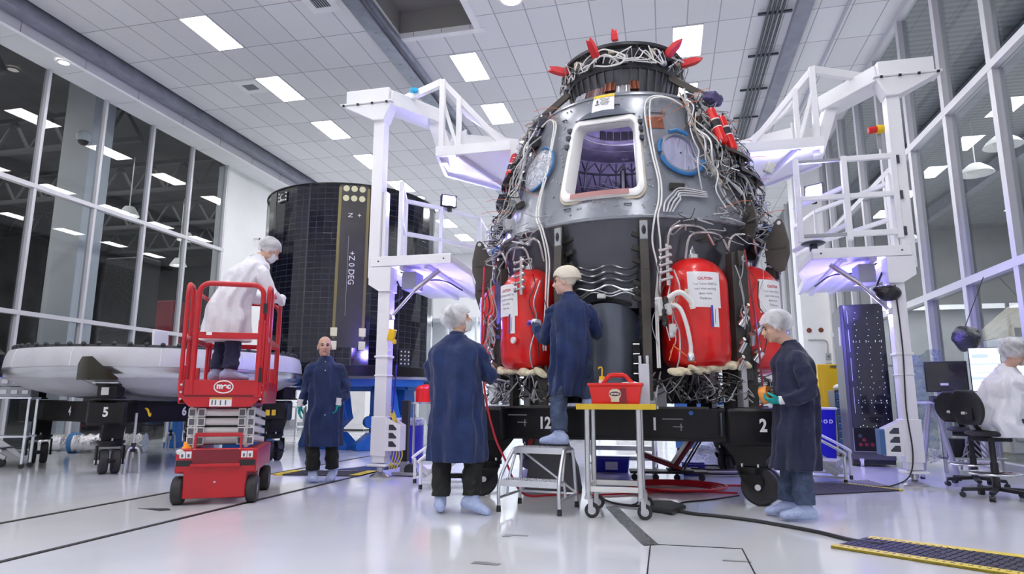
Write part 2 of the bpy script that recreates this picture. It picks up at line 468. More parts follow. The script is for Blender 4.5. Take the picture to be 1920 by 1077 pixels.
M['room_grey'] = mat('room_grey', (.20, .21, .22), .7, var=.2, vscale=1)
M['room_tan'] = mat('room_tan', (.33, .32, .28), .7, var=.3, vscale=.6)
M['troffer'] = emat('troffer', (1.0, .985, 1.0), 14.0)
M['dim_lamp'] = emat('dim_lamp', (1.0, .97, .92), 3.0)

struct(MB().box(((XL - 14 + XR + 14) / 2, (YF + YB) / 2, -.1), (XR - XL + 28, YB - YF, .2)).build('floor', 'floor', smooth=False))
# ceiling in strips, leaving the crane slot at the left and the hatch opening
cl = MB()
def cbox(x0, x1, y0, y1): cl.box(((x0 + x1) / 2, (y0 + y1) / 2, ZC + .05), (x1 - x0, y1 - y0, .1))
HX0, HX1, HY0, HY1 = -5.12, -3.5, 8.4, 11.53
cbox(-11.45, HX0, YF, YB); cbox(HX1, XR, YF, YB); cbox(HX0, HX1, YF, HY0); cbox(HX0, HX1, HY1, YB)
struct(cl.build('ceiling', 'ceiling', smooth=False))
hb = MB()
hb.box(((HX0 + HX1) / 2, (HY0 + HY1) / 2, ZC + .62), (HX1 - HX0 + .1, HY1 - HY0 + .1, .04))
hb.box((HX0 - .03, (HY0 + HY1) / 2, ZC + .36), (.04, HY1 - HY0 + .1, .52)); hb.box((HX1 + .03, (HY0 + HY1) / 2, ZC + .36), (.04, HY1 - HY0 + .1, .52))
hb.box(((HX0 + HX1) / 2, HY0 - .03, ZC + .36), (HX1 - HX0, .04, .52)); hb.box(((HX0 + HX1) / 2, HY1 + .03, ZC + .36), (HX1 - HX0, .04, .52))
hatch = struct(hb.build('ceiling_recess', mat('recess_grey', (.24, .23, .22), .8), smooth=False))
fr = MB()
for a, b_, c, d in ((HX0 - .06, HX1 + .2, HY1, HY1 + .14), (HX1, HX1 + .14, HY0, HY1)):
    fr.box(((a + b_) / 2, (c + d) / 2, ZC - .012), (b_ - a, d - c, .024))
fr.build('recess_frame', 'white_paint', hatch, smooth=False)
# crane slot and runway beam at the left
struct(MB().box((-12.0, (YF + YB) / 2, 8.75), (1.2, YB - YF, .1)).build('ceiling_slot', 'beam_grey', smooth=False))
struct(MB().box((-11.46, (YF + YB) / 2, 8.55), (.03, YB - YF, .3)).build('trim_1', 'dark_steel', smooth=False))
bm_ = MB(); bm_.box((-11.62, (YF + YB) / 2, 8.40), (.12, YB - YF, .44)); bm_.box((-11.62, (YF + YB) / 2, 8.145), (.26, YB - YF, .035)); bm_.box((-11.62, (YF + YB) / 2, 8.60), (.26, YB - YF, .035))
struct(bm_.build('trim_2', 'beam_grey', smooth=False))
pn = MB(); y = YF
while y < YB:
    pn.box((-11.80, y + .72, 8.27), (.04, 1.43, .80)); y += 1.45
struct(pn.build('trim_3', 'panel_grey', smooth=False))
struct(MB().box((-11.775, (YF + YB) / 2, 7.875), (.035, YB - YF, .05)).build('trim_4', 'white_paint', smooth=False))
sf = MB(); y = YF
while y < YB:
    sf.box((-12.15, y + .72, 7.88), (.70, 1.435, .03)); y += 1.45
struct(sf.build('trim_5', 'wall_white', smooth=False))
# rails and beams at the ceiling
rb = MB(); rb.box((-5.36, 12, 8.30), (.10, 38, .20)); rb.box((-5.36, 12, 8.19), (.30, 38, .03)); rb.box((-5.14, 12, 8.34), (.1, 38, .1))
for i in range(40): rb.cyl((-5.36, 1 + i * .62, 8.165), (-5.36, 1 + i * .62, 8.18), .028, n=8)
tag(rb.build('crane_rail', 'rail_steel'), 'blue-grey steel crane rail with bolts on the ceiling beside the square recess', 'rail')
pp = thing('conduit_run', 'dark parallel conduit pipes clipped to the ceiling right of the capsule', 'pipes', (2.3, 12, 8.3))
for i in range(4):
    MB().cyl((-.14 + i * .085, -19, 0), (-.14 + i * .085, 19, 0), .026, n=8).build('conduit', 'dark_steel', pp)
for i in range(16): MB().box((0, -11 + i * 1.6, .03), (.62, .05, .04)).build('clamp', 'dark_steel', pp, smooth=False)
struct(MB().box((2.80, 12, 8.33), (.28, 38, .14)).build('trim_6', 'beam_grey', smooth=False))
struct(MB().box((3.62, 12, 8.38), (.05, 38, .06)).build('trim_7', 'panel_grey', smooth=False))
# left glazing: mullions, transoms, panes
LY = [7.28, 8.73, 10.18, 11.64, 13.10, 14.54, 15.99]
ltz = [2.68, 5.29]
k = 0
for i, yy in enumerate(LY):
    m_ = MB(); m_.box((XL + .02, yy, 3.93), (.13, .06, 7.86)); m_.box((XL + .02, yy + .028, 3.93), (.14, .006, 7.86))
    struct(m_.build('trim_%d' % (10 + i), 'mullion', smooth=False))
for j, zz in enumerate(ltz):
    struct(MB().box((XL + .03, 11.5, zz), (.14, 9.1, .09)).build('trim_%d' % (20 + j), 'mullion', smooth=False))
for i in range(len(LY) - 1):
    k += 1
    MBp = MB()
    for z0, z1 in ((.05, 2.64), (2.73, 5.24), (5.34, 7.86)):
        MBp.box((XL, (LY[i] + LY[i + 1]) / 2, (z0 + z1) / 2), (.012, LY[i + 1] - LY[i] - .06, z1 - z0))
    struct(MBp.build('window_%d' % k, 'glass', smooth=False))
struct(MB().box((XL, (YF + 7.25) / 2, 3.93), (.2, 7.25 - YF, 7.86)).build('wall_left_near', 'wall_white', smooth=False))
struct(MB().box((XL - .1, (16.02 + YB) / 2, 3.93), (.3, YB - 16.02, 7.86)).build('wall_left', 'wall_white', smooth=False))
# right glazing
RY = [6.7, 8.27, 9.84, 11.42, 13.0, 14.56, 16.1, 17.6, 19.0, 19.9]
rtz = [2.83, 5.67]
for i, yy in enumerate(RY):
    m_ = MB(); m_.box((XR - .02, yy, 4.2), (.15, .09, 8.4)); m_.box((XR - .09, yy, 4.2), (.02, .13, 8.4))
    o = struct(m_.build('trim_%d' % (30 + i), 'mullion', smooth=False))
    MB().box((XR - .055, yy + .0555, 4.2), (.05, .022, 8.4)).build('gasket', 'black_plastic', o, smooth=False)
for j, zz in enumerate(rtz + [.06, 8.34]):
    struct(MB().box((XR - .03, 13.3, zz), (.15, 13.3, .12 if j < 2 else .13)).build('trim_%d' % (42 + j), 'mullion', smooth=False))
for i in range(len(RY) - 1):
    k += 1
    MBp = MB()
    for z0, z1 in ((.1, 2.77), (2.89, 5.61), (5.73, 8.3)):
        MBp.box((XR, (RY[i] + RY[i + 1]) / 2, (z0 + z1) / 2), (.012, RY[i + 1] - RY[i] - .08, z1 - z0))
    struct(MBp.build('window_%d' % k, 'glass', smooth=False))
struct(MB().box((XR + .03, (YF + 6.66) / 2, 4.2), (.2, 6.66 - YF, 8.4)).build('wall_right_near', 'wall_white', smooth=False))
struct(MB().box((4.38, 20.6, 4.2), (.9, .7, 8.4)).build('wall_right_pier', 'wall_white', smooth=False))
for i, yy in enumerate((22.4, 24.0, 25.6, 27.2, 28.8)):
    struct(MB().box((XR - .02, yy, 4.2), (.15, .09, 8.4)).build('trim_%d' % (50 + i), 'mullion', smooth=False))
struct(MB().box((XR, 26.0, 4.2), (.012, 10.0, 8.3)).build('window_%d' % (k + 1), 'glass', smooth=False))
# back wall: a glazed partition with white panels
struct(MB().box(((XL + XR) / 2, YB, 6.8), (XR - XL + .4, .2, 3.4)).build('wall_back', 'wall_white', smooth=False))
struct(MB().box((-3.9, YB, 2.55), (17.2, .02, 5.1)).build('window_%d' % (k + 2), 'glass_clear', smooth=False))
for i in range(12):
    struct(MB().box((XL + .4 + i * 1.5, YB - .05, 2.55), (.1, .14, 5.1)).build('trim_%d' % (60 + i), 'mullion', smooth=False))
struct(MB().box((-3.9, YB - .06, 2.5), (17.2, .12, .1)).build('trim_72', 'mullion', smooth=False))
struct(MB().box((-3.9, YB + 5, 3), (22, .2, 6)).build('wall_back_far', 'wall_white', smooth=False))
struct(MB().box((-3.9, YB + 2.5, -.1), (22, 5, .2)).build('floor_back', 'floor', smooth=False))
struct(MB().box((-3.9, YB + 2.5, 5.6), (22, 5, .2)).build('ceiling_back', 'wall_white', smooth=False))
struct(MB().box(((XL + XR) / 2, YF, 4.2), (XR - XL + .4, .2, 8.4)).build('wall_front', 'wall_white', smooth=False))
# the hall beyond the left glass
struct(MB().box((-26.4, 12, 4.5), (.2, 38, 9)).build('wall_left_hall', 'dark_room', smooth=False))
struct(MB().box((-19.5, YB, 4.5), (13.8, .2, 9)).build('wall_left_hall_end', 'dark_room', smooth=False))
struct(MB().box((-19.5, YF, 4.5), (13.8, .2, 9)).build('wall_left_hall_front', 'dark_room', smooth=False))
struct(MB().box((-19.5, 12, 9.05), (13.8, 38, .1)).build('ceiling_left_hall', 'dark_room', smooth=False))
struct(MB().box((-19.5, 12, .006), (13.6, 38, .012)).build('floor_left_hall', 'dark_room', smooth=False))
struct(MB().box((-13.75, 12.45, 4.4), (.85, .62, 8.8)).build('trim_80', 'wall_white', smooth=False))
tm = mat('truss_grey', (.07, .072, .08), .6)
for i in range(6):
    t = thing('roof_truss', 'dark steel roof truss above the hall behind the left glass wall', 'truss', (-19.5, 6 + i * 3.6, 7.6), group='roof trusses behind the left glass')
    MB().box((0, 0, .9), (13.2, .12, .12)).build('chord', tm, t, smooth=False)
    MB().box((0, 0, .0), (13.2, .12, .12)).build('chord', tm, t, smooth=False)
    wb = MB()
    for q in range(11): wb.bar((-6.6 + q * 1.2, 0, 0), (-6 + q * 1.2, 0, .9), .06, .06).bar((-6 + q * 1.2, 0, .9), (-5.4 + q * 1.2, 0, 0), .06, .06)
    wb.build('web', tm, t, smooth=False)
# the hall beyond the right glass
struct(MB().box((18.7, 12, 4.5), (.2, 38, 9)).build('wall_right_hall', 'room_tan', smooth=False))
struct(MB().box((11.7, YB, 4.5), (14, .2, 9)).build('wall_right_hall_end', 'room_grey', smooth=False))
struct(MB().box((11.7, YF, 4.5), (14, .2, 9)).build('wall_right_hall_front', 'room_grey', smooth=False))
struct(MB().box((11.7, 12, 8.6), (14, 38, .1)).build('ceiling_right_hall', 'deck', smooth=False))
struct(MB().box((11.75, 12, .006), (13.8, 38, .012)).build('floor_right_hall', 'room_grey', smooth=False))
for i, xx in enumerate((7.3, 10.3)):
    struct(MB().box((xx, 12, 8.2), (.28, 38, .45)).build('trim_%d' % (82 + i), 'beam_grey', smooth=False))

# ------------------------------------------------------------------ ceiling lights
def troffer(x, y):
    t = thing('ceiling_light', 'lit white rectangular light panel set in the ceiling grid', 'light', (x, y, ZC), group='light panels of the ceiling grid')
    MB().box((0, 0, -.006), (.575, 1.185, .012)).build('diffuser', 'troffer', t, smooth=False)
    f = MB()
    for sx in (-1, 1): f.box((sx * .297, 0, -.008), (.018, 1.22, .02))
    for sy in (-1, 1): f.box((0, sy * .601, -.008), (.612, .018, .02))
    f.build('frame', 'white_paint', t, smooth=False)
    return t
t0 = troffer(-8.79, 10.5)
for x in (-8.79, -4.03, .70):
    for r_ in range(-6, 8):
        y = 10.5 + r_ * 2.47 + (.03 if x > -8 else 0)
        if (x == -8.79 and r_ == 0) or (x == -4.03 and r_ == 0) or y > YB - 1: continue
        dup(t0, (x, y, ZC))
def downlight(x, y, z=ZC, lab=''):
    t = thing('round_ceiling_light', lab, 'light', (x, y, z))
    MB().cyl((0, 0, -.02), (0, 0, -.005), .19, n=28).build('lens', 'troffer', t)
    MB().lathe([(.19, -.03), (.23, -.03), (.24, 0), (.19, 0), (.19, -.03)], n=28).build('rim', 'white_paint', t)
downlight(-2.55, 10.72, lab='round lit ceiling light at the top edge above the capsule')
downlight(-8.62, 21.7, lab='small round lit ceiling light seen above the left work platform rail')
lt = thing('round_ceiling_light', 'small round downlight glowing at the white edge of the left soffit', 'light', (-11.84, 9.95, 7.845))
MB().cyl((0, 0, -.02), (0, 0, 0), .10, n=20).build('lens', 'dim_lamp', lt); MB().lathe([(.1, -.025), (.13, -.02), (.13, 0)], n=20).build('rim', 'white_paint', lt)
def vent(x, y, lab, sx=.6, sy=.6):
    t = thing('ceiling_vent', lab, 'vent', (x, y, ZC))
    MB().box((0, 0, -.006), (sx, sy, .012)).build('frame', 'white_paint', t, smooth=False)
    g = MB(); g.box((0, 0, -.014), (sx * .5, sy * .42, .006)); g.build('grille', 'dark_steel', t, smooth=False)
    s = MB()
    for i in range(6): s.box((-sx * .2 + i * sx * .08, 0, -.02), (.012, sy * .4, .008))
    s.build('louvre', 'panel_grey', t, smooth=False)
vent(-6.1, 10.05, 'square ceiling vent at the top edge left of the crane rail')
vent(-9.45, 12.72, 'square ceiling vent beside the second lit panel of the left row')
vent(-.35, 13.3, 'square ceiling vent just above the capsule top ring')
for x, y, lab in ((-7.6, 9.2, 'sprinkler head between ceiling tiles right of the nearest left light panel'), (-9.9, 14.2, 'sprinkler head in the ceiling left of the third panel of the left row'), (-6.2, 13.6, 'sprinkler head in the ceiling left of the crane rail')):
    MBs = MB(); MBs.cyl((x, y, ZC), (x, y, ZC - .02), .05, n=14); MBs.cyl((x, y, ZC - .02), (x, y, ZC - .07), .015, n=8); MBs.cyl((x, y, ZC - .07), (x, y, ZC - .075), .03, n=10)
    tag(MBs.build('sprinkler_head', 'white_paint'), lab, 'sprinkler')
# pendant lamps of the right hall, high bays of the left hall
def pendant(x, y, z, lab, lit=False, r_=.42, grp=None):
    t = thing('pendant_lamp', lab, 'lamp', (x, y, z), group=grp)
    MB().lathe([(.05, .30), (.14, .28), (r_ * .8, .12), (r_, 0), (r_ * .96, 0), (r_ * .75, .1), (.1, .24)], n=28).build('lamp_shade', 'white_paint', t)
    MB().cyl((0, 0, .3), (0, 0, 8.5 - z), .015, n=6).build('rod', 'white_paint', t)
    MB().lathe([(0, .06), (.2, .06), (.2, .1), (0, .12)], n=20).build('bulb', 'dim_lamp' if lit else 'off_white', t)
pendant(8.3, 19.0, 7.0, 'white pendant lamp behind the right glass below the bright panels')
pendant(8.2, 17.3, 7.12, 'tilted white pendant lamp at the right edge behind the glass')
pendant(7.6, 22.4, 6.0, 'small white pendant lamp low behind the right glass')
for i, (x, y, z) in enumerate(((-16.5, 19.3, 6.6), (-17.5, 20.2, 5.9), (-17.0, 23.3, 5.0), (-16, 16.2, 6.6), (-18.5, 27.5, 5.6))):
    pendant(x, y, z, 'lit high bay lamp in the dark hall behind the left glass', True, .3, 'high bay lamps behind the left glass')
def area(loc, rot, sx, sy, energy, color):
    d = bpy.data.lights.new('area', 'AREA'); d.shape = 'RECTANGLE'; d.size = sx; d.size_y = sy; d.energy = energy; d.color = color
    o = bpy.data.objects.new('area_light', d); COL.objects.link(o); o.location = loc; o.rotation_euler = rot; return o
area((-19, 14, 8.3), (0, 0, 0), 8, 20, 320, (1, .96, .9))
area((11.5, 16, 7.9), (0, 0, 0), 8, 20, 700, (1, .97, .93))
area((-19, 14, 2.5), (PI, 0, 0), 8, 20, 320, (1, .96, .9))  # added up-light without a fixture, lifts the left hall's dark roof
area((11.5, 16, .4), (PI, 0, 0), 8, 20, 450, (1, .97, .95))  # added up-light without a fixture, brightens the right hall's deck ceiling
area((-4, YB + 2.6, 5.4), (0, 0, 0), 14, 3, 500, (.95, .97, 1))
# security camera domes
for loc, lab in (((-12.42, 17.5, 5.98), 'small black security camera on the white wall left of the solar panel drum'),):
    t = thing('security_camera', lab, 'camera', loc)
    MB().box((.08, 0, 0), (.2, .05, .05)).build('arm', 'white_paint', t, smooth=False); MB().cyl((.15, 0, -.02), (.32, .05, -.04), .05, n=12).build('housing', 'black_plastic', t)
t = thing('dome_camera', 'white dome security camera on the column behind the left glass', 'camera', (-13.28, 11.9, 7.15))
MB().ell((0, 0, 0), (.16, .16, .16)).build('housing', 'white_paint', t); MB().ell((0, 0, -.09), (.12, .12, .12)).build('dome', 'black_plastic', t)
# floor strips and small marks
for i, x in enumerate((-5.2, -3.97)):
    struct(MB().box((x, 9, .003), (.045, 32, .006)).build('trim_%d' % (90 + i), 'tape_black', smooth=False))
struct(MB().box((-12.38, 16.0 + 7.3, .12), (.04, 14.6, .24)).build('baseboard_left', 'beam_grey', smooth=False))
# ------------------------------------------------------------------ the capsule
CAP = thing('space_capsule', 'unfinished grey cone-shaped space capsule covered in wiring with red tanks', 'spacecraft', (-.42, 8.35, 0), R(-7))
def cy(a, r, z):
    a = R(a); return V((r * math.sin(a), -r * math.cos(a), z))
HP = [(1.40, 1.95), (1.47, 2.2), (1.53, 2.45), (1.60, 2.7), (1.655, 2.86), (1.66, 2.90), (1.62, 3.0), (1.18, 4.42), (1.13, 4.52), (1.06, 4.59), (.94, 4.64), (.80, 4.67), (.62, 4.68)]
def hr(z):
    for (ra, za), (rb_, zb) in zip(HP, HP[1:]):
        if za <= z <= zb: return ra + (rb_ - ra) * (z - za) / (zb - za)
    return 1.40 if z < 1.95 else .62
def on(a, z, off=0.0): return cy(a, hr(z) + off, z)
# cone skin with the hatch opening
HA, HZ0, HZ1 = 15.0, 3.22, 4.12
angs = sorted(set([-180 + i * 6 for i in range(61)] + [-HA, HA, -10, 10, 0, -5, 5]))
zs = [2.90, 3.0, 3.1, HZ0, 3.5, 3.75, 3.9, HZ1, 4.25, 4.42, 4.47, 4.52, 4.56, 4.59, 4.62, 4.64, 4.66, 4.67, 4.68]
mb = MB()
gv = [[mb.bm.verts.new(on(a, z)) for a in angs[:-1]] for z in zs]
for j in range(len(zs) - 1):
    for i in range(len(angs) - 1):
        a0, a1 = angs[i], angs[i + 1]
        if -HA <= a0 and a1 <= HA and zs[j] >= HZ0 - 1e-6 and zs[j + 1] <= HZ1 + 1e-6: continue
        i2 = (i + 1) % (len(angs) - 1)
        mb._face([gv[j][i], gv[j][i2], gv[j + 1][i2], gv[j + 1][i]])
# weld seams and stand-off bosses of the skin
mb.build('pressure_hull', 'hull', CAP, flat_angle=50)
mb = MB(); mb.lathe([(1.40, 1.95), (1.47, 2.2), (1.53, 2.45), (1.60, 2.7), (1.645, 2.84), (1.655, 2.90)], n=72)
mb.lathe([(1.40, 1.95), (1.05, 1.93), (1.05, .95), (.2, .95)], n=48)
mb.build('lower_hull', 'hull_dark', CAP)
mb = MB(); mb.lathe([(1.652, 2.86), (1.672, 2.87), (1.672, 2.895), (1.652, 2.91)], n=72); mb.lathe([(1.135, 4.50), (1.15, 4.51), (1.14, 4.535), (1.12, 4.54)], n=72)
mb.build('hull_seam', 'hull', CAP)
bo = MB()
for a, z in [(-22, 4.42), (-10, 4.46), (9, 4.45), (22, 4.38), (-24, 4.2), (-21, 3.0), (-8, 3.04), (6, 3.03), (16, 3.02)] + [(rnd.uniform(-28, 28), rnd.choice([rnd.uniform(4.15, 4.5), rnd.uniform(2.95, 3.12)])) for _ in range(26)] + [(s * (19 + rnd.random() * 4), rnd.uniform(3.2, 4.1)) for s in (-1, 1) for _ in range(9)]:
    bo.cyl(on(a, z, -.004), on(a, z, .012), .011, n=8)
bo.build('bolt', 'cable_grey', CAP)
for a, z in ((-25, 4.30), (-2.5 + 9, 4.36), (-13.5, 3.05), (10.5, 3.04)):
    mb = MB(); p, q = on(a - 1.2, z, .02), on(a + 1.2, z, .02)
    mb.tube([on(a - 1.2, z, 0), p, q, on(a + 1.2, z, 0)], .008, 6); mb.build('hand_loop', 'dark_steel', CAP)
# hatch frame: rounded rectangle swept on the cone
def rrect(ha, z0, z1, ra, rz, n=8):
    pts = []
    for cx, cz, st in ((ha - ra, z0 + rz, -90), (ha - ra, z1 - rz, 0), (-ha + ra, z1 - rz, 90), (-ha + ra, z0 + rz, 180)):
        for i in range(n + 1):
            t = R(st + 90 * i / n); pts.append((cx + ra * math.cos(t), cz + rz * math.sin(t)))
    return pts
def sweep(rings):
    m = MB(); rs = [[m.bm.verts.new(on(a, z, off)) for a, z in pts] for pts, off in rings]
    for i in range(len(rs) - 1): m.bridge(rs[i], rs[i + 1])
    return m
o_, i_ = rrect(17.2, 3.13, 4.20, 4.2, .16), rrect(14.9, 3.215, 4.125, 2.6, .10)
sweep([(o_, -.02), (o_, .045), (rrect(16.8, 3.145, 4.185, 4.0, .15), .055), (rrect(15.2, 3.205, 4.135, 2.8, .11), .055), (i_, .045), (i_, -.16)]).build('hatch_frame', 'hatch_white', CAP)
sweep([(rrect(18.0, 3.10, 4.19, 4.4, .17), -.01), (rrect(18.0, 3.10, 4.19, 4.4, .17), .02), (rrect(17.0, 3.13, 4.185, 4.2, .16), .025), (rrect(17.0, 3.13, 4.185, 4.2, .16), -.01)]).build('hatch_gasket', 'gasket', CAP)
mb = MB(); mb.grid(lambda u, v: on(-12.0 + 23 * u, 3.150 + .06 * v, .062), 12, 1); mb.build('hatch_seal', 'pink_seal', CAP)
mb = MB()   # raised arch above the hatch
def archz(u): return 4.215 + .13 * (1 - (2 * u - 1) ** 2) ** .7
mb.grid(lambda u, v: on(-16 + 32 * u, 4.20 + (archz(u) - 4.20) * v, .004 + .055 * (1 - v)), 24, 3)
mb.build('hatch_hood', 'bay_grey', CAP)
for s in (-1, 1):
    for z in (3.98, 3.86, 4.08):
        mb = MB(); p = on(s * 17.6, z, .05); mb.box(p, (.05, .07, .045), (0, 0, R(s * 17.6))); mb.cyl(on(s * 16.9, z - .02, .07), on(s * 18.2, z + .01, .07), .012, n=8); mb.build('hatch_hinge', 'dark_steel', CAP)
# cabin interior seen through the hatch
mb = MB(); mb.lathe([(1.52, 2.93), (1.14, 4.36), (1.05, 4.50), (.62, 4.60), (.60, 4.98), (0, 5.0)], n=48, a0=R(20), a1=R(340)); mb.lathe([(0, 2.93), (1.52, 2.92)], n=48); mb.build('cabin_wall', 'hull_in', CAP)
mb = MB()
def cw(a, z):
    r = 1.52 - .2657 * (z - 2.93) if z < 4.36 else (1.14 - .64 * (z - 4.36) if z < 4.5 else 1.05)
    return cy(a, r - .02, z)
for k in range(10):
    a = 125 + k * 12
    mb.tube([cw(a, 3.7), cw(a, 4.2), cw(a, 4.36), cw(a, 4.48)], .011, 5)
    mb.tube([cw(a, 4.02), cw(a + 6, 4.33), cw(a + 12, 4.02)], .010, 5); mb.tube([cw(a, 4.36), cw(a + 6, 4.48), cw(a + 12, 4.36)], .009, 5)
for z in (4.02, 4.34): mb.tube([cw(118 + i * 6, z) for i in range(24)], .014, 5)
mb.build('cabin_lattice', 'dark_steel', CAP)
mb = MB(); mb.tube([cy(i * 7.5, .62, 4.605) for i in range(48)], .014, 6, closed=True); mb.tube([cy(i * 7.5, .78, 4.57) for i in range(48)], .010, 6, closed=True); mb.build('tunnel_hoop', 'silver', CAP)
for k in range(9): MB().box(cy(140 + k * 10, .60, 4.72), (.085, .03, .12), (0, 0, R(140 + k * 10))).build('cabin_slot', 'black_plastic', CAP)
for a, w_ in ((170, .16), (192, .08), (152, .07)): MB().box(cy(a, 1.02, 4.12), (w_, .10, .5), (0, 0, R(a))).build('cabin_column', 'black_plastic', CAP, bevel=.02)
for a, z in ((150, 4.43), (163, 4.45), (178, 4.43), (190, 4.45)): MB().box(cw(a, z) - V((0, 0, .02)), (.09, .05, .02), (R(40), 0, R(a))).build('cabin_lamp_bar', 'silver', CAP)
mb = MB()
for k in range(4): mb.tube(catmull([cy(200 + k * 9, 1.1, 4.25 - .05 * k), cy(185 + k * 6, 1.12, 4.1), cy(176, 1.16, 4.13), cy(160, 1.12, 4.2)]), .008, 5)
mb.build('cabin_rail', 'silver', CAP)
for k in range(3): MB().tube(catmull([cy(-7 + k, 1.3, 3.3), cy(200, .3, 3.35 + .1 * k), cy(215, .9, 3.5 + .1 * k)]), .006, 5).build('cabin_cable', 'cable_white', CAP)
# instruction sheet taped above the hatch
mb = MB(); mb.grid(lambda u, v: on(-7.5 + 12.4 * u, 4.30 + .22 * v - .012 * (1 - u), .018), 10, 5); sh = mb.build('instruction_sheet', 'paper', CAP)
mb = MB(); mb.grid(lambda u, v: on(-7.6 + 12.6 * u, 4.50 + .05 * v, .024), 10, 2); mb.build('yellow_tape', 'paper_yellow', sh)
mb = MB()
for i in range(6): mb.box(on(-.6 + (i % 2) * .3, 4.475 - i * .018, .021), (.12 - .02 * (i % 3), .003, .004), (R(17), 0, 0))
mb.ell(on(-4.6, 4.43, .021), (.012, .006, .03)); mb.box(on(-4.6, 4.395, .021), (.05, .004, .012)); mb.build('sheet_print', 'ink_dark', sh)
# round ports under film
for s in (-1, 1):
    a0, zc = s * 35.5, 3.70
    mb = MB(); pr = lambda t, k, off: on(a0 + 8.6 * k * math.cos(t), zc + .235 * k * math.sin(t), off)
    n = 40; T = [2 * PI * i / n for i in range(n)]
    rs = [[mb.bm.verts.new(pr(t, k, o)) for t in T] for k, o in ((1.16, -.01), (1.16, .035), (1.0, .04), (1.0, .0))]
    for i in range(3): mb.bridge(rs[i], rs[i + 1])
    w_ = mb.build('port_window', 'hull', CAP)
    mb = MB(); rs = [[mb.bm.verts.new(pr(t, k, .012)) for t in T] for k in (1.0, .5, .05)]
    for i in range(2): mb.bridge(rs[i], rs[i + 1])
    mb.build('pane', 'port_glass' if s > 0 else 'crystal', w_)
    if s < 0:
        mb = MB(); rs = [[mb.bm.verts.new(pr(t, k * (1.12 + .05 * math.sin(5 * t)), .07 + o)) for t in T] for k, o in ((1.0, -.03), (.8, .01), (.4, .03), (.02, .04))]
        for i in range(3): mb.bridge(rs[i], rs[i + 1])
        mb.build('protective_film', 'clear_film', w_)
    mb = MB(); sg = [(R(60), R(115)), (R(150), R(185)), (R(195), R(345))] if s > 0 else [(R(-90), R(95))]
    for t0_, t1_ in sg:
        mb.tube([pr(t0_ + (t1_ - t0_) * i / 14, 1.20 + .03 * rnd.random(), .045) for i in range(15)], .014 if s < 0 else .022, 6)
    mb.build('blue_tape', 'blue_film', w_)
# neck and docking ring
mb = MB(); mb.lathe([(.60, 4.66), (.63, 4.72), (.645, 4.9), (.70, 5.06), (.72, 5.09)], n=64)
for k in range(40):
    a = k * 9; mb.bar(cy(a, .64, 4.70), cy(a, .72, 5.07), .012, .03, up=cy(a, 1, 0))
mb.build('docking_neck', 'neck_grey', CAP)
mb = MB(); mb.lathe([(.66, 5.07), (.73, 5.07), (.74, 5.11), (.72, 5.13), (.755, 5.32), (.81, 5.345), (.81, 5.385), (.70, 5.385), (.66, 5.07)], n=72)
DR = mb.build('docking_ring', 'ring_dark', CAP)
for k in range(28): a = -180 + k * 12.86; MB().box(cy(a, .77, 5.17 + .05 * (k % 3)), (.07, .06, .05 + .04 * (k % 2)), (0, 0, R(a))).build('ring_fitting', ['cable_grey', 'ring_dark', 'cable_tan'][k % 3], DR, bevel=.006)
for a, z, dz, pitch in ((-53, 5.26, 0, 4), (-13, 5.24, 0, 30), (4, 5.41, 0, 75), (54, 5.27, 0, 22), (80, 5.29, 0, 2)):
    d = (cy(a, 1, 0) * math.cos(R(pitch)) + V((0, 0, 1)) * math.sin(R(pitch))); tdir = cy(a + 90, 1, 0); up_ = d.cross(tdir)
    b0 = cy(a, .80, z); L = .23 if pitch < 60 else .10
    mb = MB(); rs = []
    for f, k in ((0, .8), (.12, 1.0), (.75, .95), (1.0, .62)):
        rs.append([mb.bm.verts.new(b0 + d * (L * f + (.05 * (sx == sy) if f == 1.0 else 0)) + tdir * sx * .042 * k + up_ * sy * .042 * k) for sx, sy in ((-1, -1), (1, -1), (1, 1), (-1, 1))])
    for i in range(3): mb.bridge(rs[i], rs[i + 1])
    mb._face(rs[0]); mb._face(rs[-1]); mb.build('red_cover', 'tag_red', CAP, smooth=False)
# copper blankets at the neck
for a0, a1, m_, z in ((-24, -6, 'maroon', 4.70), (-6, 3, 'copper', 4.74), (16, 24, 'copper', 4.74), (-40, -26, 'silver', 4.70), (3, 16, 'silver', 4.69)):
    mb = MB(); mb.grid(lambda u, v: cy(a0 + (a1 - a0) * u, .83 - .05 * v + .012 * math.sin(u * 25), z + .13 * v), 10, 2)
    mb.grid(lambda u, v: cy(a0 + (a1 - a0) * u, .83 - .2 * v, z), 10, 2); mb.build('thermal_blanket' if m_ != 'silver' else 'latch_plate', m_, CAP)
# shoulder struts (olive bars running from ring to hull at both sides)
for s in (-1, 1):
    mb = MB(); mb.bar(cy(s * 62, .75, 5.02), cy(s * 70, 1.22, 4.62), .05, .09); mb.build('shoulder_strut', 'fin_brown', CAP, bevel=.01)
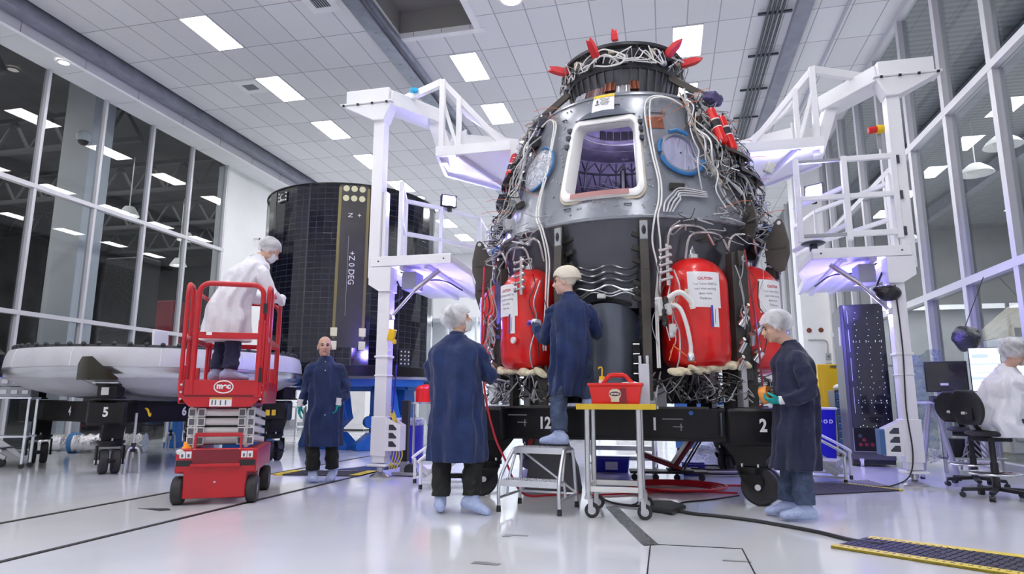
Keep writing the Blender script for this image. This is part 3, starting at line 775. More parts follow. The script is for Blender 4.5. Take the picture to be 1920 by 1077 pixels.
# tanks
TZ0, TZ1, TR, TRING = 1.30, 2.50, .345, 1.55
def tank(a, sign):
    mb = MB(); prof = [(.001, TZ0), (.2, TZ0 + .005), (.29, TZ0 + .03), (.335, TZ0 + .09), (TR, TZ0 + .16)]
    prof += [(TR, 1.55), (TR + .004, 1.60), (TR, 1.65), (TR, 2.14)] + [(TR * math.cos(t), 2.14 + .33 * math.sin(t)) for t in [R(9 * i) for i in range(1, 10)]] + [(.001, 2.47)]
    c = cy(a, TRING, 0)
    mb.lathe(prof, c, n=48); t = mb.build('propellant_tank', 'tank_red', CAP)
    mb = MB(); mb.cyl(c + V((0, 0, 2.455)), c + V((0, 0, 2.50)), .075, n=20); mb.cyl(c + V((0, 0, 2.5)), c + V((0, 0, 2.56)), .05, .03, n=14); mb.cyl(c + V((0, 0, 2.55)), c + V((0, 0, 2.72)), .022, n=10)
    mb.build('tank_port', 'silver', t)
    if not sign: return t
    fa = a + sign
    def cmap(u, v, off):
        th = R(fa) + u / TR; return c + V(((TR + off) * math.sin(th), -(TR + off) * math.cos(th), v))
    def patch(u0, u1, v0, v1, off, skew=0.0):
        m = MB(); m.grid(lambda p, q: cmap(u0 + (u1 - u0) * p + skew * q, v0 + (v1 - v0) * q + skew * p, off), 12, 4); return m
    sg = patch(-.165, .165, 1.90, 2.26, .006, -.008).build('caution_sign', 'paper', t)
    patch(-.125, .128, 1.925, 2.245, .009).build('sign_sheet', 'paper', sg)
    for txt, v, sz, m_, bo_ in (('CAUTION', 2.185, .040, 'ink_red', .001), ('Tool Tethers MUST be', 2.130, .031, 'ink_dark', 0), ('used when working', 2.082, .033, 'ink_dark', 0), ('above tanks.', 2.034, .033, 'ink_dark', 0), ('Thank you.', 1.985, .033, 'ink_dark', 0)):
        me = text_mesh(txt, sz, 0, bold=bo_)
        m = MB(); m.mesh(me, lambda p: cmap(p.x * .82, v + p.y, .0115)); bpy.data.meshes.remove(me)
        m.build('sign_text', m_, sg, smooth=False)
    du = .045 if sign > -30 else .02
    patch(du, du + .085, 1.70, 1.915, .0065).build('inspection_label', 'paper', t)
    patch(du, du + .024, 1.70, 1.915, .008).build('label_stripe', 'ink_blue', t)
    patch(du + .04, du + .045, 1.73, 1.88, .008, .004).build('label_print', 'ink_red', t)
    return t
tank(35.5, -12); tank(66.5, -18); tank(-35.5, 2); tank(-66.5, 0.001); tank(113, 0); tank(-113, 0)
MB().cyl(cy(-30.5, 1.905, 1.62), cy(-30.5, 1.93, 1.62), .035, n=16).build('tank_cap', 'white_paint', CAP)
# yellow-white foam beads under the tanks
for a0, a1, z in ((-52, -22, 1.30), (24, 50, 1.28)):
    for k in range(9):
        a = a0 + (a1 - a0) * k / 8
        zz = z + (.09 * (k / 8) - .02 if a0 > 0 else .06 * (1 - k / 8) - .03)
        if k == 0: fm = MB()
        fm.ell(cy(a, 1.78 - .03 * (k % 2), zz), (.085 + .02 * rnd.random(), .05, .026 + .014 * rnd.random()), 12, 8, Euler((rnd.random() * .6, rnd.random() * .6, R(a))))
        if k == 8: fm.build('foam_strip', 'foam', CAP, remesh=.012)
# structural ribs beside the centre bay
for s in (-1, 1):
    a = s * 15.5
    mb = MB(); pl = [(1.18, .96), (1.66, .96), (1.70, 1.3), (1.72, 2.2), (1.70, 2.55), (1.68, 2.86), (1.56, 2.86), (1.45, 2.3), (1.35, 1.8)]
    er, et = cy(a, 1, 0), cy(a + 90, 1, 0)
    o = V((0, 0, 0)); frm = (o, er, V((0, 0, 1)), et)
    mb.prism(pl, -.018, .018, frm)
    for k in range(15):
        z = 1.05 + k * .115; r1 = 1.70; r_0 = 1.30 + max(0, (z - 1.8)) * .25
        mb.bar(er * r_0 + V((0, 0, z)) - et * s * .026, er * r1 + V((0, 0, z)) - et * s * .026, .03, .014)
    for q in range(4): mb.bar(er * (1.40 + q * .09) + V((0, 0, 1.0)) - et * s * .026, er * (1.50 + q * .06) + V((0, 0, 2.6)) - et * s * .026, .014, .03, up=et)
    rb_ = mb.build('rib', 'rib_dark', CAP, smooth=False)
    mb = MB(); mb.bar(er * 1.69 + V((0, 0, .98)), er * 1.74 + V((0, 0, 2.3)), .09, .02, up=er); mb.bar(er * 1.74 + V((0, 0, 2.3)), er * 1.70 + V((0, 0, 2.84)), .09, .02, up=er)
    mb.build('rib_flange', 'fin_brown', rb_, bevel=.004)
    mb = MB(); mb.box(er * 1.72 + V((0, 0, 2.72)), (.08, .03, .20), (0, 0, R(a))); mb.build('rib_bracket', 'cable_grey', rb_, bevel=.008)
    MB().ell(er * 1.735 + V((0, 0, 2.72)), (.022, .012, .05), rot=(0, 0, R(a))).build('bracket_hole', 'black_plastic', rb_)
    for dz in (2.70, 2.55, 2.42, 2.18, 2.10, 2.02): MB().box(er * 1.60 - et * s * .07 + V((0, 0, dz)), (.09, .05, .05), (0, R(20 * s), R(a))).build('rib_clip', 'rib_dark', rb_, bevel=.005)
    # studded rail along the bay cylinder
    a2 = s * 12.0
    mb = MB(); mb.box(cy(a2, 1.56, 1.28), (.09, .03, .62), (0, 0, R(a2))); rl = mb.build('stud_rail', 'black_paint', CAP, bevel=.006)
    for k in range(6): MB().cyl(cy(a2 - 1.2, 1.585, 1.05 + k * .10), cy(a2 + 1.2, 1.585, 1.05 + k * .10), .008, n=8).build('stud', 'alu', rl)
# centre bay: bulged cylinder with arched top
mb = MB()
def bulge(u, v):
    ph = R(-88 + 176 * u); top = 1.66 + .34 * math.cos(ph * .98) ** .55; return cy(0, 1.17, 0) + V((.345 * math.sin(ph), -.34 * math.cos(ph), .95 + (top - .95) * v))
mb.grid(bulge, 30, 14); mb.grid(lambda u, v: cy(0, 1.17, 0) + V(((1 - v) * .345 * math.sin(R(-88 + 176 * u)), -(1 - v) * .34 * math.cos(R(-88 + 176 * u)), 1.66 + .34 * math.cos(R(-88 + 176 * u) * .98) ** .55 + .02 * v)), 30, 5)
mb.build('bay_cylinder', 'bay_grey', CAP)
for k, (z, w_) in enumerate(((2.10, .010), (2.13, .010), (2.17, .014), (2.24, .02), (2.31, .02), (2.38, .016))):
    pts = [cy(-13.5 + 27 * i / 30, 1.50 + .03 * (z - 2.1), z + .022 * math.sin(i / 30 * 2 * PI * 2 + .6) * (1 if k > 1 else -1.2) - (.03 * abs(i - 15) / 15 if k < 3 else 0)) for i in range(31)]
    MB().tube(pts, w_, 8).build('bellows_fold', 'silver' if k in (0, 1, 2) else 'hull_dark', CAP)
MB().box(cy(-1, 1.52, 2.07), (.09, .05, .05)).build('bay_clamp', 'off_white', CAP, bevel=.01)
MB().tube([cy(-11 + 22 * i / 20, 1.50, 1.96 + .06 * math.cos((i - 10) / 10 * 1.5)) for i in range(21)], .014, 6).build('bay_hoop', 'black_paint', CAP)
# dark posts between the tanks, trunnion fins
for s in (-1, 1):
    for a, w_, z0, z1 in ((51, .23, 1.18, 2.52), (81, .16, 1.2, 2.5), (92, .2, 1.1, 2.7)):
        mb = MB(); mb.box(cy(s * a, 1.72, (z0 + z1) / 2), (w_, .10, z1 - z0), (0, 0, R(s * a))); mb.box(cy(s * a, 1.76, z1 - .06), (w_ * .5, .1, .16), (0, 0, R(s * a)))
        p_ = mb.build('tank_post', 'rib_dark', CAP, bevel=.012)
        mb = MB(); mb.cyl(cy(s * a, 1.80, z1 - .07), cy(s * a, 1.82, z1 - .07), .035, n=4); mb.build('post_plate', 'cable_silver', p_)
        MB().cyl(cy(s * a, 1.815, z1 - .07), cy(s * a, 1.825, z1 - .07), .018, n=12).build('post_hole', 'black_plastic', p_)
        if a < 90:
            for k in range(7):
                zc = 1.35 + .09 * k; aa = s * (a + rnd.uniform(-5, 6))
                mb = MB(); mb.cyl(cy(aa, 1.79, zc - .06), cy(aa + rnd.uniform(-2, 2), 1.84, zc + .04), .030 + .012 * (k % 2), n=12); mb.cyl(cy(aa, 1.80, zc + .04), cy(aa, 1.86, zc + .07), .02, n=10)
                mb.build('valve', 'silver' if k % 3 else 'pipe_steel', p_)
    for a, sc, dz, dr in (((71, .72, .10, .05), (60, .5, .36, -.10)) if s > 0 else ((68, .72, .12, .06), (84, .78, -.10, .10))):
        er, et = cy(s * a, 1, 0), cy(s * a + 90, 1, 0)
        pl = [(-.20, -.02), (-.17, .12), (-.03, .40), (.0, .45), (.04, .47), (.09, .45), (.115, .38), (.17, .10), (.17, -.10), (.08, -.35), (-.02, -.38), (-.18, -.2)]
        fo = er * (1.83 + dr) + V((0, 0, 2.55 + dz))
        mb = MB(); mb.prism([(x * sc, y * sc) for x, y in pl], -.016, .016, (fo, er, V((0, 0, 1)), et))
        f_ = mb.build('trunnion_fin', 'fin_brown', CAP, smooth=False, bevel=.006)
        mb = MB(); h = fo + er * .045 * sc + V((0, 0, .40 * sc)); mb.cyl(h - et * .02, h + et * .02, .032 * sc, n=16); mb.build('fin_eye', 'silver', f_)
        mb = MB(); mb.bar(fo + er * (-.12) * sc + et * .0 * s, fo + er * .12 * sc, .05, .02); mb.bar(fo - V((0, 0, .2)), fo + V((0, 0, .3)), .012, .05, up=er)
        mb.build('fin_stiffener', 'rib_dark', f_, smooth=False)
    # pressure bottles and heavy pipes above the tanks
    mb = MB(); mb.cyl(cy(s * 66, 1.62, 2.58), cy(s * 76, 1.70, 2.88), .07, n=20); b_ = mb.build('accumulator', 'black_paint', CAP)
    mb = MB(); mb.cyl(cy(s * 70.4, 1.66, 2.71), cy(s * 71.6, 1.67, 2.75), .075, n=20); mb.build('band', 'pipe_steel', b_)
    MB().ell(cy(s * 77.5, 1.72, 2.93), (.075, .075, .075)).build('end_cap', 'stand_blue', b_)
    for k, (a, z) in enumerate(((33, 2.72), (40, 2.66), (58, 2.70))):
        MB().tube(catmull([cy(s * (a - 9), 1.64, z - .22), cy(s * (a - 8), 1.70, z), cy(s * (a - 3), 1.73, z + .05), cy(s * (a + 4), 1.72, z + .03), cy(s * (a + 9), 1.68, z - .12)]), .016, 8).build('rigid_pipe', 'pipe_steel', CAP)
# red gas canisters high on both flanks
for a, z in ((53, 4.08), (59, 4.02), (-72, 4.02), (-78, 3.98)):
    p0, p1 = cy(a, hr(z) + .16, z + .17), cy(a + 1.5, hr(z - .3) + .17, z - .20)
    d = (p1 - p0).normalized(); mb = MB(); mb.cyl(p0, p1, .058, n=20); mb.ell(p0, (.058, .058, .058)); mb.ell(p1, (.058, .058, .05))
    c_ = mb.build('gas_canister', 'tank_red', CAP)
    mb = MB(); mb.cyl(p0 + d * .13, p0 + d * .21, .0605, n=20); mb.build('canister_band', 'cable_black', c_)
    mb = MB(); mb.cyl(p0 + d * .11, p0 + d * .125, .061, n=20); mb.cyl(p0 + d * .215, p0 + d * .225, .061, n=20); mb.build('band_edge', 'mark_white', c_)
# equipment boxes on the flanks
for s in (-1, 1):
    for k in range(34):
        a = s * rnd.uniform(47, 98); z = rnd.uniform(3.05, 4.45) if k < 26 else rnd.uniform(4.45, 4.62)
        sx, sy, sz = rnd.uniform(.05, .16), rnd.uniform(.05, .13), rnd.uniform(.05, .2)
        mb = MB(); mb.box(on(a, z, .05), (sx, sy, sz), (R(rnd.uniform(0, 25)), 0, R(a)))
        if k % 3 == 0: mb.cyl(on(a, z - .02, .1), on(a + 2, z + .05, .16), .02, n=8)
        mb.build('equipment_box', rnd.choice(['ring_dark', 'rib_dark', 'cable_grey', 'cable_silver', 'purple', 'hull_dark', 'off_white']), CAP, bevel=.006)
    for z, a0, a1 in ((3.78, 52, 76), (3.55, 58, 86)):
        mb = MB(); mb.grid(lambda u, v: on(s * (a0 + (a1 - a0) * u), z, .03 + .22 * v), 10, 1); mb.grid(lambda u, v: on(s * (a0 + (a1 - a0) * u), z - .05 * v, .25), 10, 1); mb.build('equipment_shelf', 'rib_dark', CAP)
mb = MB(); mb.box(on(60, 4.50, .22), (.20, .16, .12), (R(20), R(15), R(60))); mb.box(on(64, 4.52, .26), (.06, .05, .1), (.4, .3, 1)); mb.build('bagged_connector', 'purple', CAP, bevel=.03)
mb = MB(); mb.box(on(82, 3.72, .38), (.10, .09, .13), (.3, .4, .5)); mb.build('loose_connector', 'off_white', CAP, bevel=.015)
mb = MB(); mb.box(on(27, 4.28, .02), (.05, .02, .22), (R(17), 0, R(27))); mb.box(on(27, 4.26, .025), (.22, .02, .05), (R(17), 0, R(27))); mb.build('cross_bracket', 'hull', CAP, bevel=.004)
for a, z in ((-44, 3.30), (30, 3.25)):
    mb = MB(); mb.box(on(a, z, .03), (.16, .05, .07), (R(17), 0, R(a))); mb.build('cable_clamp', 'rib_dark', CAP, bevel=.006)
mb = MB(); mb.grid(lambda u, v: on(21 + 9 * u, 4.02 + .16 * v, .008), 5, 2); mb.build('copper_patch', 'copper', CAP)
# skirt clutter on the dolly top
for k in range(26):
    a = rnd.uniform(-80, 80)
    if abs(a) < 18 and k % 3: continue
    mb = MB(); z = rnd.uniform(.97, 1.2); mb.box(cy(a, rnd.uniform(1.2, 1.75), z), (rnd.uniform(.06, .2), rnd.uniform(.05, .12), (z - .9) * 2), (0, 0, R(a)))
    mb.build('support_block', rnd.choice(['rib_dark', 'cable_silver', 'ring_dark', 'alu', 'rib_dark', 'cable_grey']), CAP, bevel=.006)
for a, h, m_ in ((14, .44, 'alu'), (-47, .42, 'alu'), (-22, .36, 'rib_dark'), (55, .40, 'rib_dark'), (-60, .45, 'alu')):
    mb = MB(); p = cy(a, 1.74 if a != -47 else 1.62, 0); mb.box(p + V((0, 0, .90 + h / 2)), (.105, .05, h), (0, 0, R(7))); mb.box(p + V((0, 0, .915)), (.26, .16, .03), (0, 0, R(7)))
    for sx in (-1, 1): mb.box(p + V((sx * .036, 0, .90 + h + .04)), (.03, .05, .08), (0, 0, R(7)))
    mb.build('support_post', m_, CAP, bevel=.004)
# wiring --------------------------------------------------------------
STUFFS = [MB(), MB(), MB()]
class _S:
    def tube(self, pts, r, n=5): STUFFS[rnd.choice((0, 1, 1, 2, 2))].tube(pts, r * .72, n)
STUFF = _S()
cable_n = [0]
def cable(pts, r, m_, k=6, seg=6):
    if cable_n[0] < 98:
        cable_n[0] += 1; MB().tube(catmull(pts, k), r, seg).build('cable', m_, CAP)
    else: STUFF.tube(catmull(pts, 4), r, 5)
for d in (0, 1.1):
    cable([on(47, 4.30, .06), on(36, 4.44, .05), on(26, 4.45 - .03 * d, .05), on(21 + d * 2.4, 4.32, .04), on(20.5 + d * 1.6, 4.0, .05), on(21.5 + d, 3.62, .05), on(22.5 + d * .9, 3.30, .05), on(21.5 + d, 3.05, .05), on(19.5 + d, 2.86, .06), on(18.5 + 2.5 * d, 2.6, .12), on(20 + d, 2.3, .2), on(19 + d * .6, 1.95, .28), on(18.5 + d * .6, 1.3, .35)], .010, 'cable_white')
    cable([on(-44, 4.36, .06), on(-37, 4.40, .05), on(-30 - d * 1.5, 4.28, .04), on(-28 - d, 3.95, .05), on(-27.0 - d, 3.6, .05), on(-27.5 - d, 3.25, .05), on(-25.5 - d, 3.0, .06), on(-22 - d, 2.82, .08), on(-20 - d * 1.2, 2.5, .15), on(-20 - d, 2.1, .28), on(-20.5 - d, 1.5, .35)], .010, 'cable_white')
for q in range(4):
    cable([on(23 + q, 2.92, .04), on(24 + q * 1.6, 3.04, .05), on(27 + q, 3.14 - .02 * q, .05), on(31, 3.22 - .03 * q, .05), on(42, 3.2 - .02 * q, .05)], .010, 'cable_silver')
mats_c = ['cable_white', 'cable_silver', 'cable_silver', 'cable_grey', 'cable_grey', 'cable_tan', 'cable_black', 'cable_black']
for s in (-1, 1):
    for q in range(26):
        a = s * (rnd.uniform(41, 56) if q % 2 else rnd.uniform(52, 94)); z = rnd.uniform(4.2, 4.6); pts = []
        drift = s * rnd.uniform(-.3, 5)
        while z > rnd.uniform(2.85, 3.3):
            pts.append(on(a, z, rnd.uniform(.04, .20))); z -= rnd.uniform(.14, .28); a += drift * .4 + rnd.uniform(-2.2, 2.2)
        if len(pts) > 2: cable(pts, rnd.choice([.005, .007, .009, .012]), rnd.choice(mats_c), 5)
for q in range(14):
    a = rnd.uniform(-75, 75); pts = [cy(a, .80, 5.12)]
    for j in range(4): a += rnd.uniform(-16, 16); pts.append(cy(a, rnd.uniform(.78, .88), rnd.uniform(5.08, 5.32)))
    cable(pts, .008, 'cable_white', 5)
cable([cy(-14, .80, 5.17), cy(-12, .84, 5.27), cy(-6, .84, 5.30), cy(4, .84, 5.24), cy(12, .84, 5.17), cy(9, .84, 5.08), cy(-2, .84, 5.06), cy(-14, .82, 5.12)], .010, 'cable_white')
for q in range(26):       # unseen-sized wires go into one bundle
    a = rnd.uniform(-95, 95); pts = [cy(a, .79, 5.1)]
    for j in range(4): a += rnd.uniform(-9, 9); pts.append(cy(a, rnd.uniform(.77, .87), rnd.uniform(5.07, 5.33)))
    STUFF.tube(catmull(pts, 4), .006, 5)
for s in (-1, 1):
    for q in range(150):
        a = s * rnd.uniform(42, 98); z = rnd.uniform(2.95, 4.62); pts = []
        for j in range(5):
            pts.append(on(a, max(2.9, z), rnd.uniform(.03, .24))); z -= rnd.uniform(-.02, .16); a += rnd.uniform(-3.5, 3.5)
        STUFF.tube(catmull(pts, 3), rnd.choice([.004, .006, .009]), 5)
    for q in range(26):
        a = s * rnd.uniform(24, 92); z = rnd.uniform(2.55, 2.95); pts = []
        for j in range(5): pts.append(cy(a, rnd.uniform(1.66, 1.88), z)); z -= rnd.uniform(-.08, .08); a += rnd.uniform(-6, 6)
        STUFF.tube(catmull(pts, 4), rnd.choice([.006, .009, .012]), 5)
    for q in range(60):
        a = s * rnd.uniform(18, 85); pts = []
        for j in range(5): pts.append(cy(a, rnd.uniform(1.45, 1.85), rnd.uniform(.95, 1.27))); a += rnd.uniform(-7, 7)
        STUFF.tube(catmull(pts, 4), rnd.choice([.006, .009, .013]), 5)
    for q in range(12):
        a = s * rnd.choice([51, 53, 48, 81, 20, 22]) + rnd.uniform(-3, 3); z = rnd.uniform(2.2, 2.5); pts = []
        for j in range(6): pts.append(cy(a, rnd.uniform(1.84, 1.96), z)); z -= rnd.uniform(.1, .24); a += rnd.uniform(-1.5, 1.5)
        STUFF.tube(catmull(pts, 4), rnd.choice([.006, .008, .011]), 5)
for s_, m_ in zip(STUFFS, ('cable_silver', 'rib_dark', 'cable_grey')): s_.build('wire_harness', m_, CAP, kind='stuff')
# white connector bundle hanging in front of the right-hand tank
for q in range(10):
    a, z = 21 + rnd.uniform(-2.2, 2.2), 1.62 + rnd.uniform(-.02, .34)
    mb = MB(); mb.cyl(cy(a, 1.90, z), cy(a + rnd.uniform(-1, 1), 1.93, z + .08), .024 + .012 * (q % 2), n=12); mb.ell(cy(a, 1.90, z), (.032, .032, .03)); mb.build('connector', 'off_white' if q % 4 else 'rib_dark', CAP)
MB().tube(catmull([cy(22, 1.94, 1.92), cy(24, 1.99, 1.86), cy(25.5, 2.0, 1.70), cy(26.5, 1.99, 1.52), cy(26.6, 1.98, 1.42)]), [.02] * 24 + [.032], 10).build('hanging_lead', 'cable_white', CAP)
MB().ell(cy(26.6, 1.98, 1.39), (.036, .036, .045)).build('lead_plug', 'crystal', CAP)
MB().tube(catmull([cy(21, 1.95, 1.97), cy(24, 2.0, 2.02), cy(27, 2.0, 1.93), cy(27.6, 2.0, 1.86)]), .026, 10).build('hanging_lead', 'cable_white', CAP)
for a in (-27, 21):
    for q in range(5):
        mb = MB(); z = 2.16 + q * .075; p = cy(a, 1.93, z)
        mb.cyl(p - V((.06, 0, .01)), p + V((.06, 0, .02)), .016, n=10); mb.cyl(p - V((.065, 0, .01)), p - V((.045, 0, .005)), .026, n=10); mb.cyl(p + V((.03, 0, .02)), p + V((.05, 0, .02)), .024, n=10); mb.build('pipe_fitting', 'pipe_steel', CAP)
    MB().bar(cy(a + .5, 1.92, 2.1), cy(a + .5, 1.92, 2.52), .03, .03).build('fitting_bar', 'pipe_steel', CAP)
for q in range(34):
    s = 1 if q % 2 else -1
    a = s * rnd.uniform(20, 95); z = rnd.uniform(2.95, 4.65)
    p0 = on(a, z, .12); d = (cy(a, .3, 0) + V((rnd.uniform(-.3, .3), rnd.uniform(-.2, .1), rnd.uniform(-.12, .12)))).normalized()
    L = rnd.uniform(.12, .34)
    MB().tube(catmull([on(a - s * 3, z - .04, .06), p0, p0 + d * L * .6 + V((0, 0, .02)), p0 + d * L]), .0035, 4).build('orange_tie', 'tie_orange', CAP)
for a, z, a2, z2 in ((28, 1.34, 22, 1.5), (22, 1.52, 20.5, 1.36), (22, 1.92, 26, 2.05)):
    MB().tube([cy(a, 1.97, z), cy(a2, 1.96, z2)], .006, 5).build('orange_tie', 'tie_orange', CAP)
MB().box(cy(26, 1.98, 2.02), (.035, .02, .07), (0, R(20), 0)).build('yellow_tag', 'gasket', CAP, bevel=.004)
d_ = bpy.data.lights.new('cabin_glow', 'POINT'); d_.energy = 20; d_.color = (.78, .72, 1); d_.shadow_soft_size = .15  # added point light with no fixture, gives the cabin its violet glow
o_ = bpy.data.objects.new('cabin_glow', d_); COL.objects.link(o_); o_.parent = CAP; o_.location = (-.15, .1, 4.35)
# ------------------------------------------------------------------ transport dollies
def caster_parts(root, p, ang, hub=True, zt=.585, wr=.175):
    """p: floor point under the pivot; ang: direction the fork trails"""
    p = V(p); d = V((math.cos(ang), math.sin(ang), 0)); s = V((-d.y, d.x, 0)); z = V((0, 0, 1))
    mb = MB(); mb.prism([(-.28, zt), (.30, zt), (.24, zt - .06), (.15, zt - .16), (.13, zt - .23), (-.13, zt - .23), (-.16, zt - .14), (-.24, zt - .05)], -.13, .13, (p, d, z, s))
    c = mb.build('caster', 'black_paint', root, bevel=.01)
    mb = MB(); mb.cyl(p + z * (zt - .27), p + z * (zt - .23), .17, n=24); mb.cyl(p + z * (zt - .31), p + z * (zt - .27), .15, n=24)
    mb.build('swivel_plate', 'black_paint', c)
    for k in range(6): MB().cyl(p + d * .15 * math.cos(k * 1.047) + s * .15 * math.sin(k * 1.047) + z * (zt - .24), p + d * .15 * math.cos(k * 1.047) + s * .15 * math.sin(k * 1.047) + z * (zt - .20), .012, n=6).build('bolt', 'alu', c)
    w0 = p + d * .07 + z * wr
    for q in (-1, 1):
        mb = MB(); mb.prism([(-.10, zt - .30), (.10, zt - .30), (.12, wr + .05), (.09, wr - .04), (.03, wr - .04), (-.08, zt - .36)], q * .005 - .012 if q > 0 else -.017, q * .005 + .012, (p + s * q * .15, d, z, s))
        mb.build('fork', 'black_paint', c, bevel=.004)
        mb = MB(); prof = [(.05, -.045), (.11, -.045), (wr - .02, -.05), (wr, -.035), (wr, .035), (wr - .02, .05), (.11, .045), (.05, .045)]
        rs = []
        for rr, zz in prof: rs.append(mb.ring(w0 + s * (q * .072 + zz), d * rr, z * rr, 36))
        for i in range(len(rs) - 1): mb.bridge(rs[i], rs[i + 1])
        mb.build('wheel', 'rubber', c)
        mb = MB(); mb.cyl(w0 + s * (q * .072 - .047), w0 + s * (q * .072 + .047), .108, n=28); mb.build('wheel_hub', 'black_plastic', c)
        mb = MB(); mb.lathe([(.105, -.002), (.115, .002)], n=28); 
    MB().cyl(w0 - s * .18, w0 + s * .18, .028, n=14).build('axle', 'alu', c)
    mb = MB(); mb.bar(w0 - s * .02 + d * .17 + z * .02, w0 + d * .42 + z * .03, .06, .05); mb.build('tow_bar', 'black_paint', c, bevel=.006)
def dolly(name, lab, cx, cy_, half, rz, ztop, zbot, rot_block=0.0):
    t = thing(name, lab, 'cart', (cx, cy_, 0), rz)
    w_ = .19
    for k in range(4):
        a = k * PI / 2; d = V((math.cos(a), math.sin(a), 0)); n_ = V((-d.y, d.x, 0)); c = -n_ * half
        mb = MB(); mb.bar(c - d * half + V((0, 0, (ztop + zbot) / 2)), c + d * half + V((0, 0, (ztop + zbot) / 2)), w_, ztop - zbot)
        for zz in (ztop - .012, zbot + .012): mb.bar(c - d * half + V((0, 0, zz)), c + d * half + V((0, 0, zz)), w_ + .035, .024)
        mb.build('side_beam', 'black_paint', t, smooth=False)
        p = c + d * half
        mb = MB(); mb.box(p + V((0, 0, (ztop + zbot) / 2 - .005)), (.50, .50, ztop - zbot + .045), (0, 0, a + rot_block)); mb.build('corner_block', 'black_paint', t, bevel=.04)
    mb = MB(); mb.bar((-half, 0, (ztop + zbot) / 2), (half, 0, (ztop + zbot) / 2), .16, .22); mb.bar((0, -half, (ztop + zbot) / 2), (0, half, (ztop + zbot) / 2), .16, .22); mb.build('cross_beam', 'black_paint', t, smooth=False)
    return t
DC = dolly('transport_dolly', 'black steel dolly marked 12, 1 and 2 carrying the wired capsule', -.55, 8.25, 1.35, 0, .90, .585)
for sx, sy, an in ((1, -1, R(-20)), (-1, -1, R(-150)), (1, 1, R(40)), (-1, 1, R(140))): caster_parts(DC, (sx * 1.35, sy * 1.35, 0), an)
FY = -1.35 - .118
for n_, x, y_ in (('12', -.69, FY), ('1', .425, FY), ('2', 1.43, -1.35 - .255)):
    lettering(n_, .165, (x, y_, .745), (1, 0, 0), (0, 0, 1), 'mark_white', DC, 'number_marking', bold=.006, sx=.8)
mb = MB(); mb.tube(catmull([(1.06, FY - .0, .84), (1.06, FY - .05, .84), (1.06, FY - .05, .66), (1.06, FY, .66)], 4), .013, 8); mb.build('grab_handle', 'dark_steel', DC)
for x0, z0 in ((-.98, .83), (.60, .80)):
    mb = MB(); mb.box((x0, FY - .003, z0), (.20, .004, .008)); mb.box((x0 + .05, FY - .003, z0 - .075), (.10, .004, .007)); mb.box((x0 + .08, FY - .003, z0 - .08), (.008, .004, .07)); mb.build('stencil_mark', 'cable_grey', DC, smooth=False)
mb = MB(); mb.cyl((.78, FY - .006, .86), (.78, FY, .86), .022, n=16); mb.build('blue_sticker', 'stand_blue', DC)
mb = MB(); mb.box((-.55, FY + .05, .91), (1.1, .2, .02)); mb.box((.5, FY + .05, .91), (.9, .2, .02)); mb.build('top_plate', 'rib_dark', DC, smooth=False)
# second dolly, turned 45 degrees, below the heat shield
SC = V((-8.05, 9.23, 0))
DS = dolly('transport_dolly', 'black steel dolly marked 4, 5 and 6 under the round silver heat shield', SC.x, SC.y, 1.25, R(-23), .955, .665, R(45))
for k in range(4):
    a = R(-45 + 90 * k); p = V((1.25 * math.sqrt(2) * math.cos(a), 1.25 * math.sqrt(2) * math.sin(a), 0))
    caster_parts(DS, p, R(-17), zt=.665, wr=.16)
    c0 = p; p = p * (1 + .16 / p.length)
    mb = MB(); mb.lathe([(.20, .0), (.20, .02), (.17, .03), (.17, .18), (.20, .19), (.20, .21), (.15, .21)], p + V((0, 0, .985)), n=8); q_ = mb.build('support_stand', 'black_paint', DS, smooth=False)
    MB().box(p + V((0, 0, 1.20)), (.40, .32, .015), (0, 0, a)).build('support_plate', 'silver', q_, smooth=False)
    MB().box(p * (1 + .175 / p.length) + V((0, 0, 1.09)), (.01, .09, .10), (0, 0, a)).build('cutout', 'off_white', q_, smooth=False)
    MB().cyl(p + V((0, 0, 1.205)), p + V((0, 0, 1.30)), .09, .075, n=20).build('boss', 'alu', q_)
    er = V((math.cos(a), math.sin(a), 0)); et = V((-er.y, er.x, 0))
    p = p + er * .36
    mb = MB(); mb.grid(lambda u, v: p + er * (.02 + .13 * math.sin(PI * u)) + et * ((u - .55) * .50) + V((0, 0, 1.23 + (.30 - .27 * max(0, u - .45) * 1.8 - .2 * max(0, .12 - u) * 4) * v)), 16, 4)
    mb.grid(lambda u, v: p + er * (.02 + .13 * math.sin(PI * u)) * v + et * ((u - .55) * .50) + V((0, 0, 1.23)), 16, 3)
    mb.build('support_shoe', 'olive', q_)
hb_ = 1.25
for n_, x in (('4', None), ('6', .0)):
    if n_ == '6': lettering('6', .17, (hb_ + .118, -.34, .81), (0, 1, 0), (0, 0, 1), 'mark_white', DS, 'number_marking', bold=.006, sx=.8)
    else: lettering('4', .17, (.10, -hb_ - .118, .81), (1, 0, 0), (0, 0, 1), 'mark_white', DS, 'number_marking', bold=.006, sx=.95)
q_ = .7071; c5 = V((hb_, -hb_, .81)); lettering('5', .17, c5 + V((q_, -q_, 0)) * .255, (q_, q_, 0), (0, 0, 1), 'mark_white', DS, 'number_marking', bold=.006, sx=.85)
q0 = c5 + V((.25, .30, -.05)); MB().tube(catmull([q0 + V((0, 0, .1)), q0 + V((.06, 0, .08)), q0 + V((.07, .03, 0)), q0 + V((.02, .06, .03))], 4), .014, 6).build('yellow_strap', 'yellow', DS)
for dy in (0, .11): MB().box(V((hb_ + .26, hb_ - .30 + dy, .78)), (.012, .07, .09)).build('yellow_tag', 'yellow', DS)
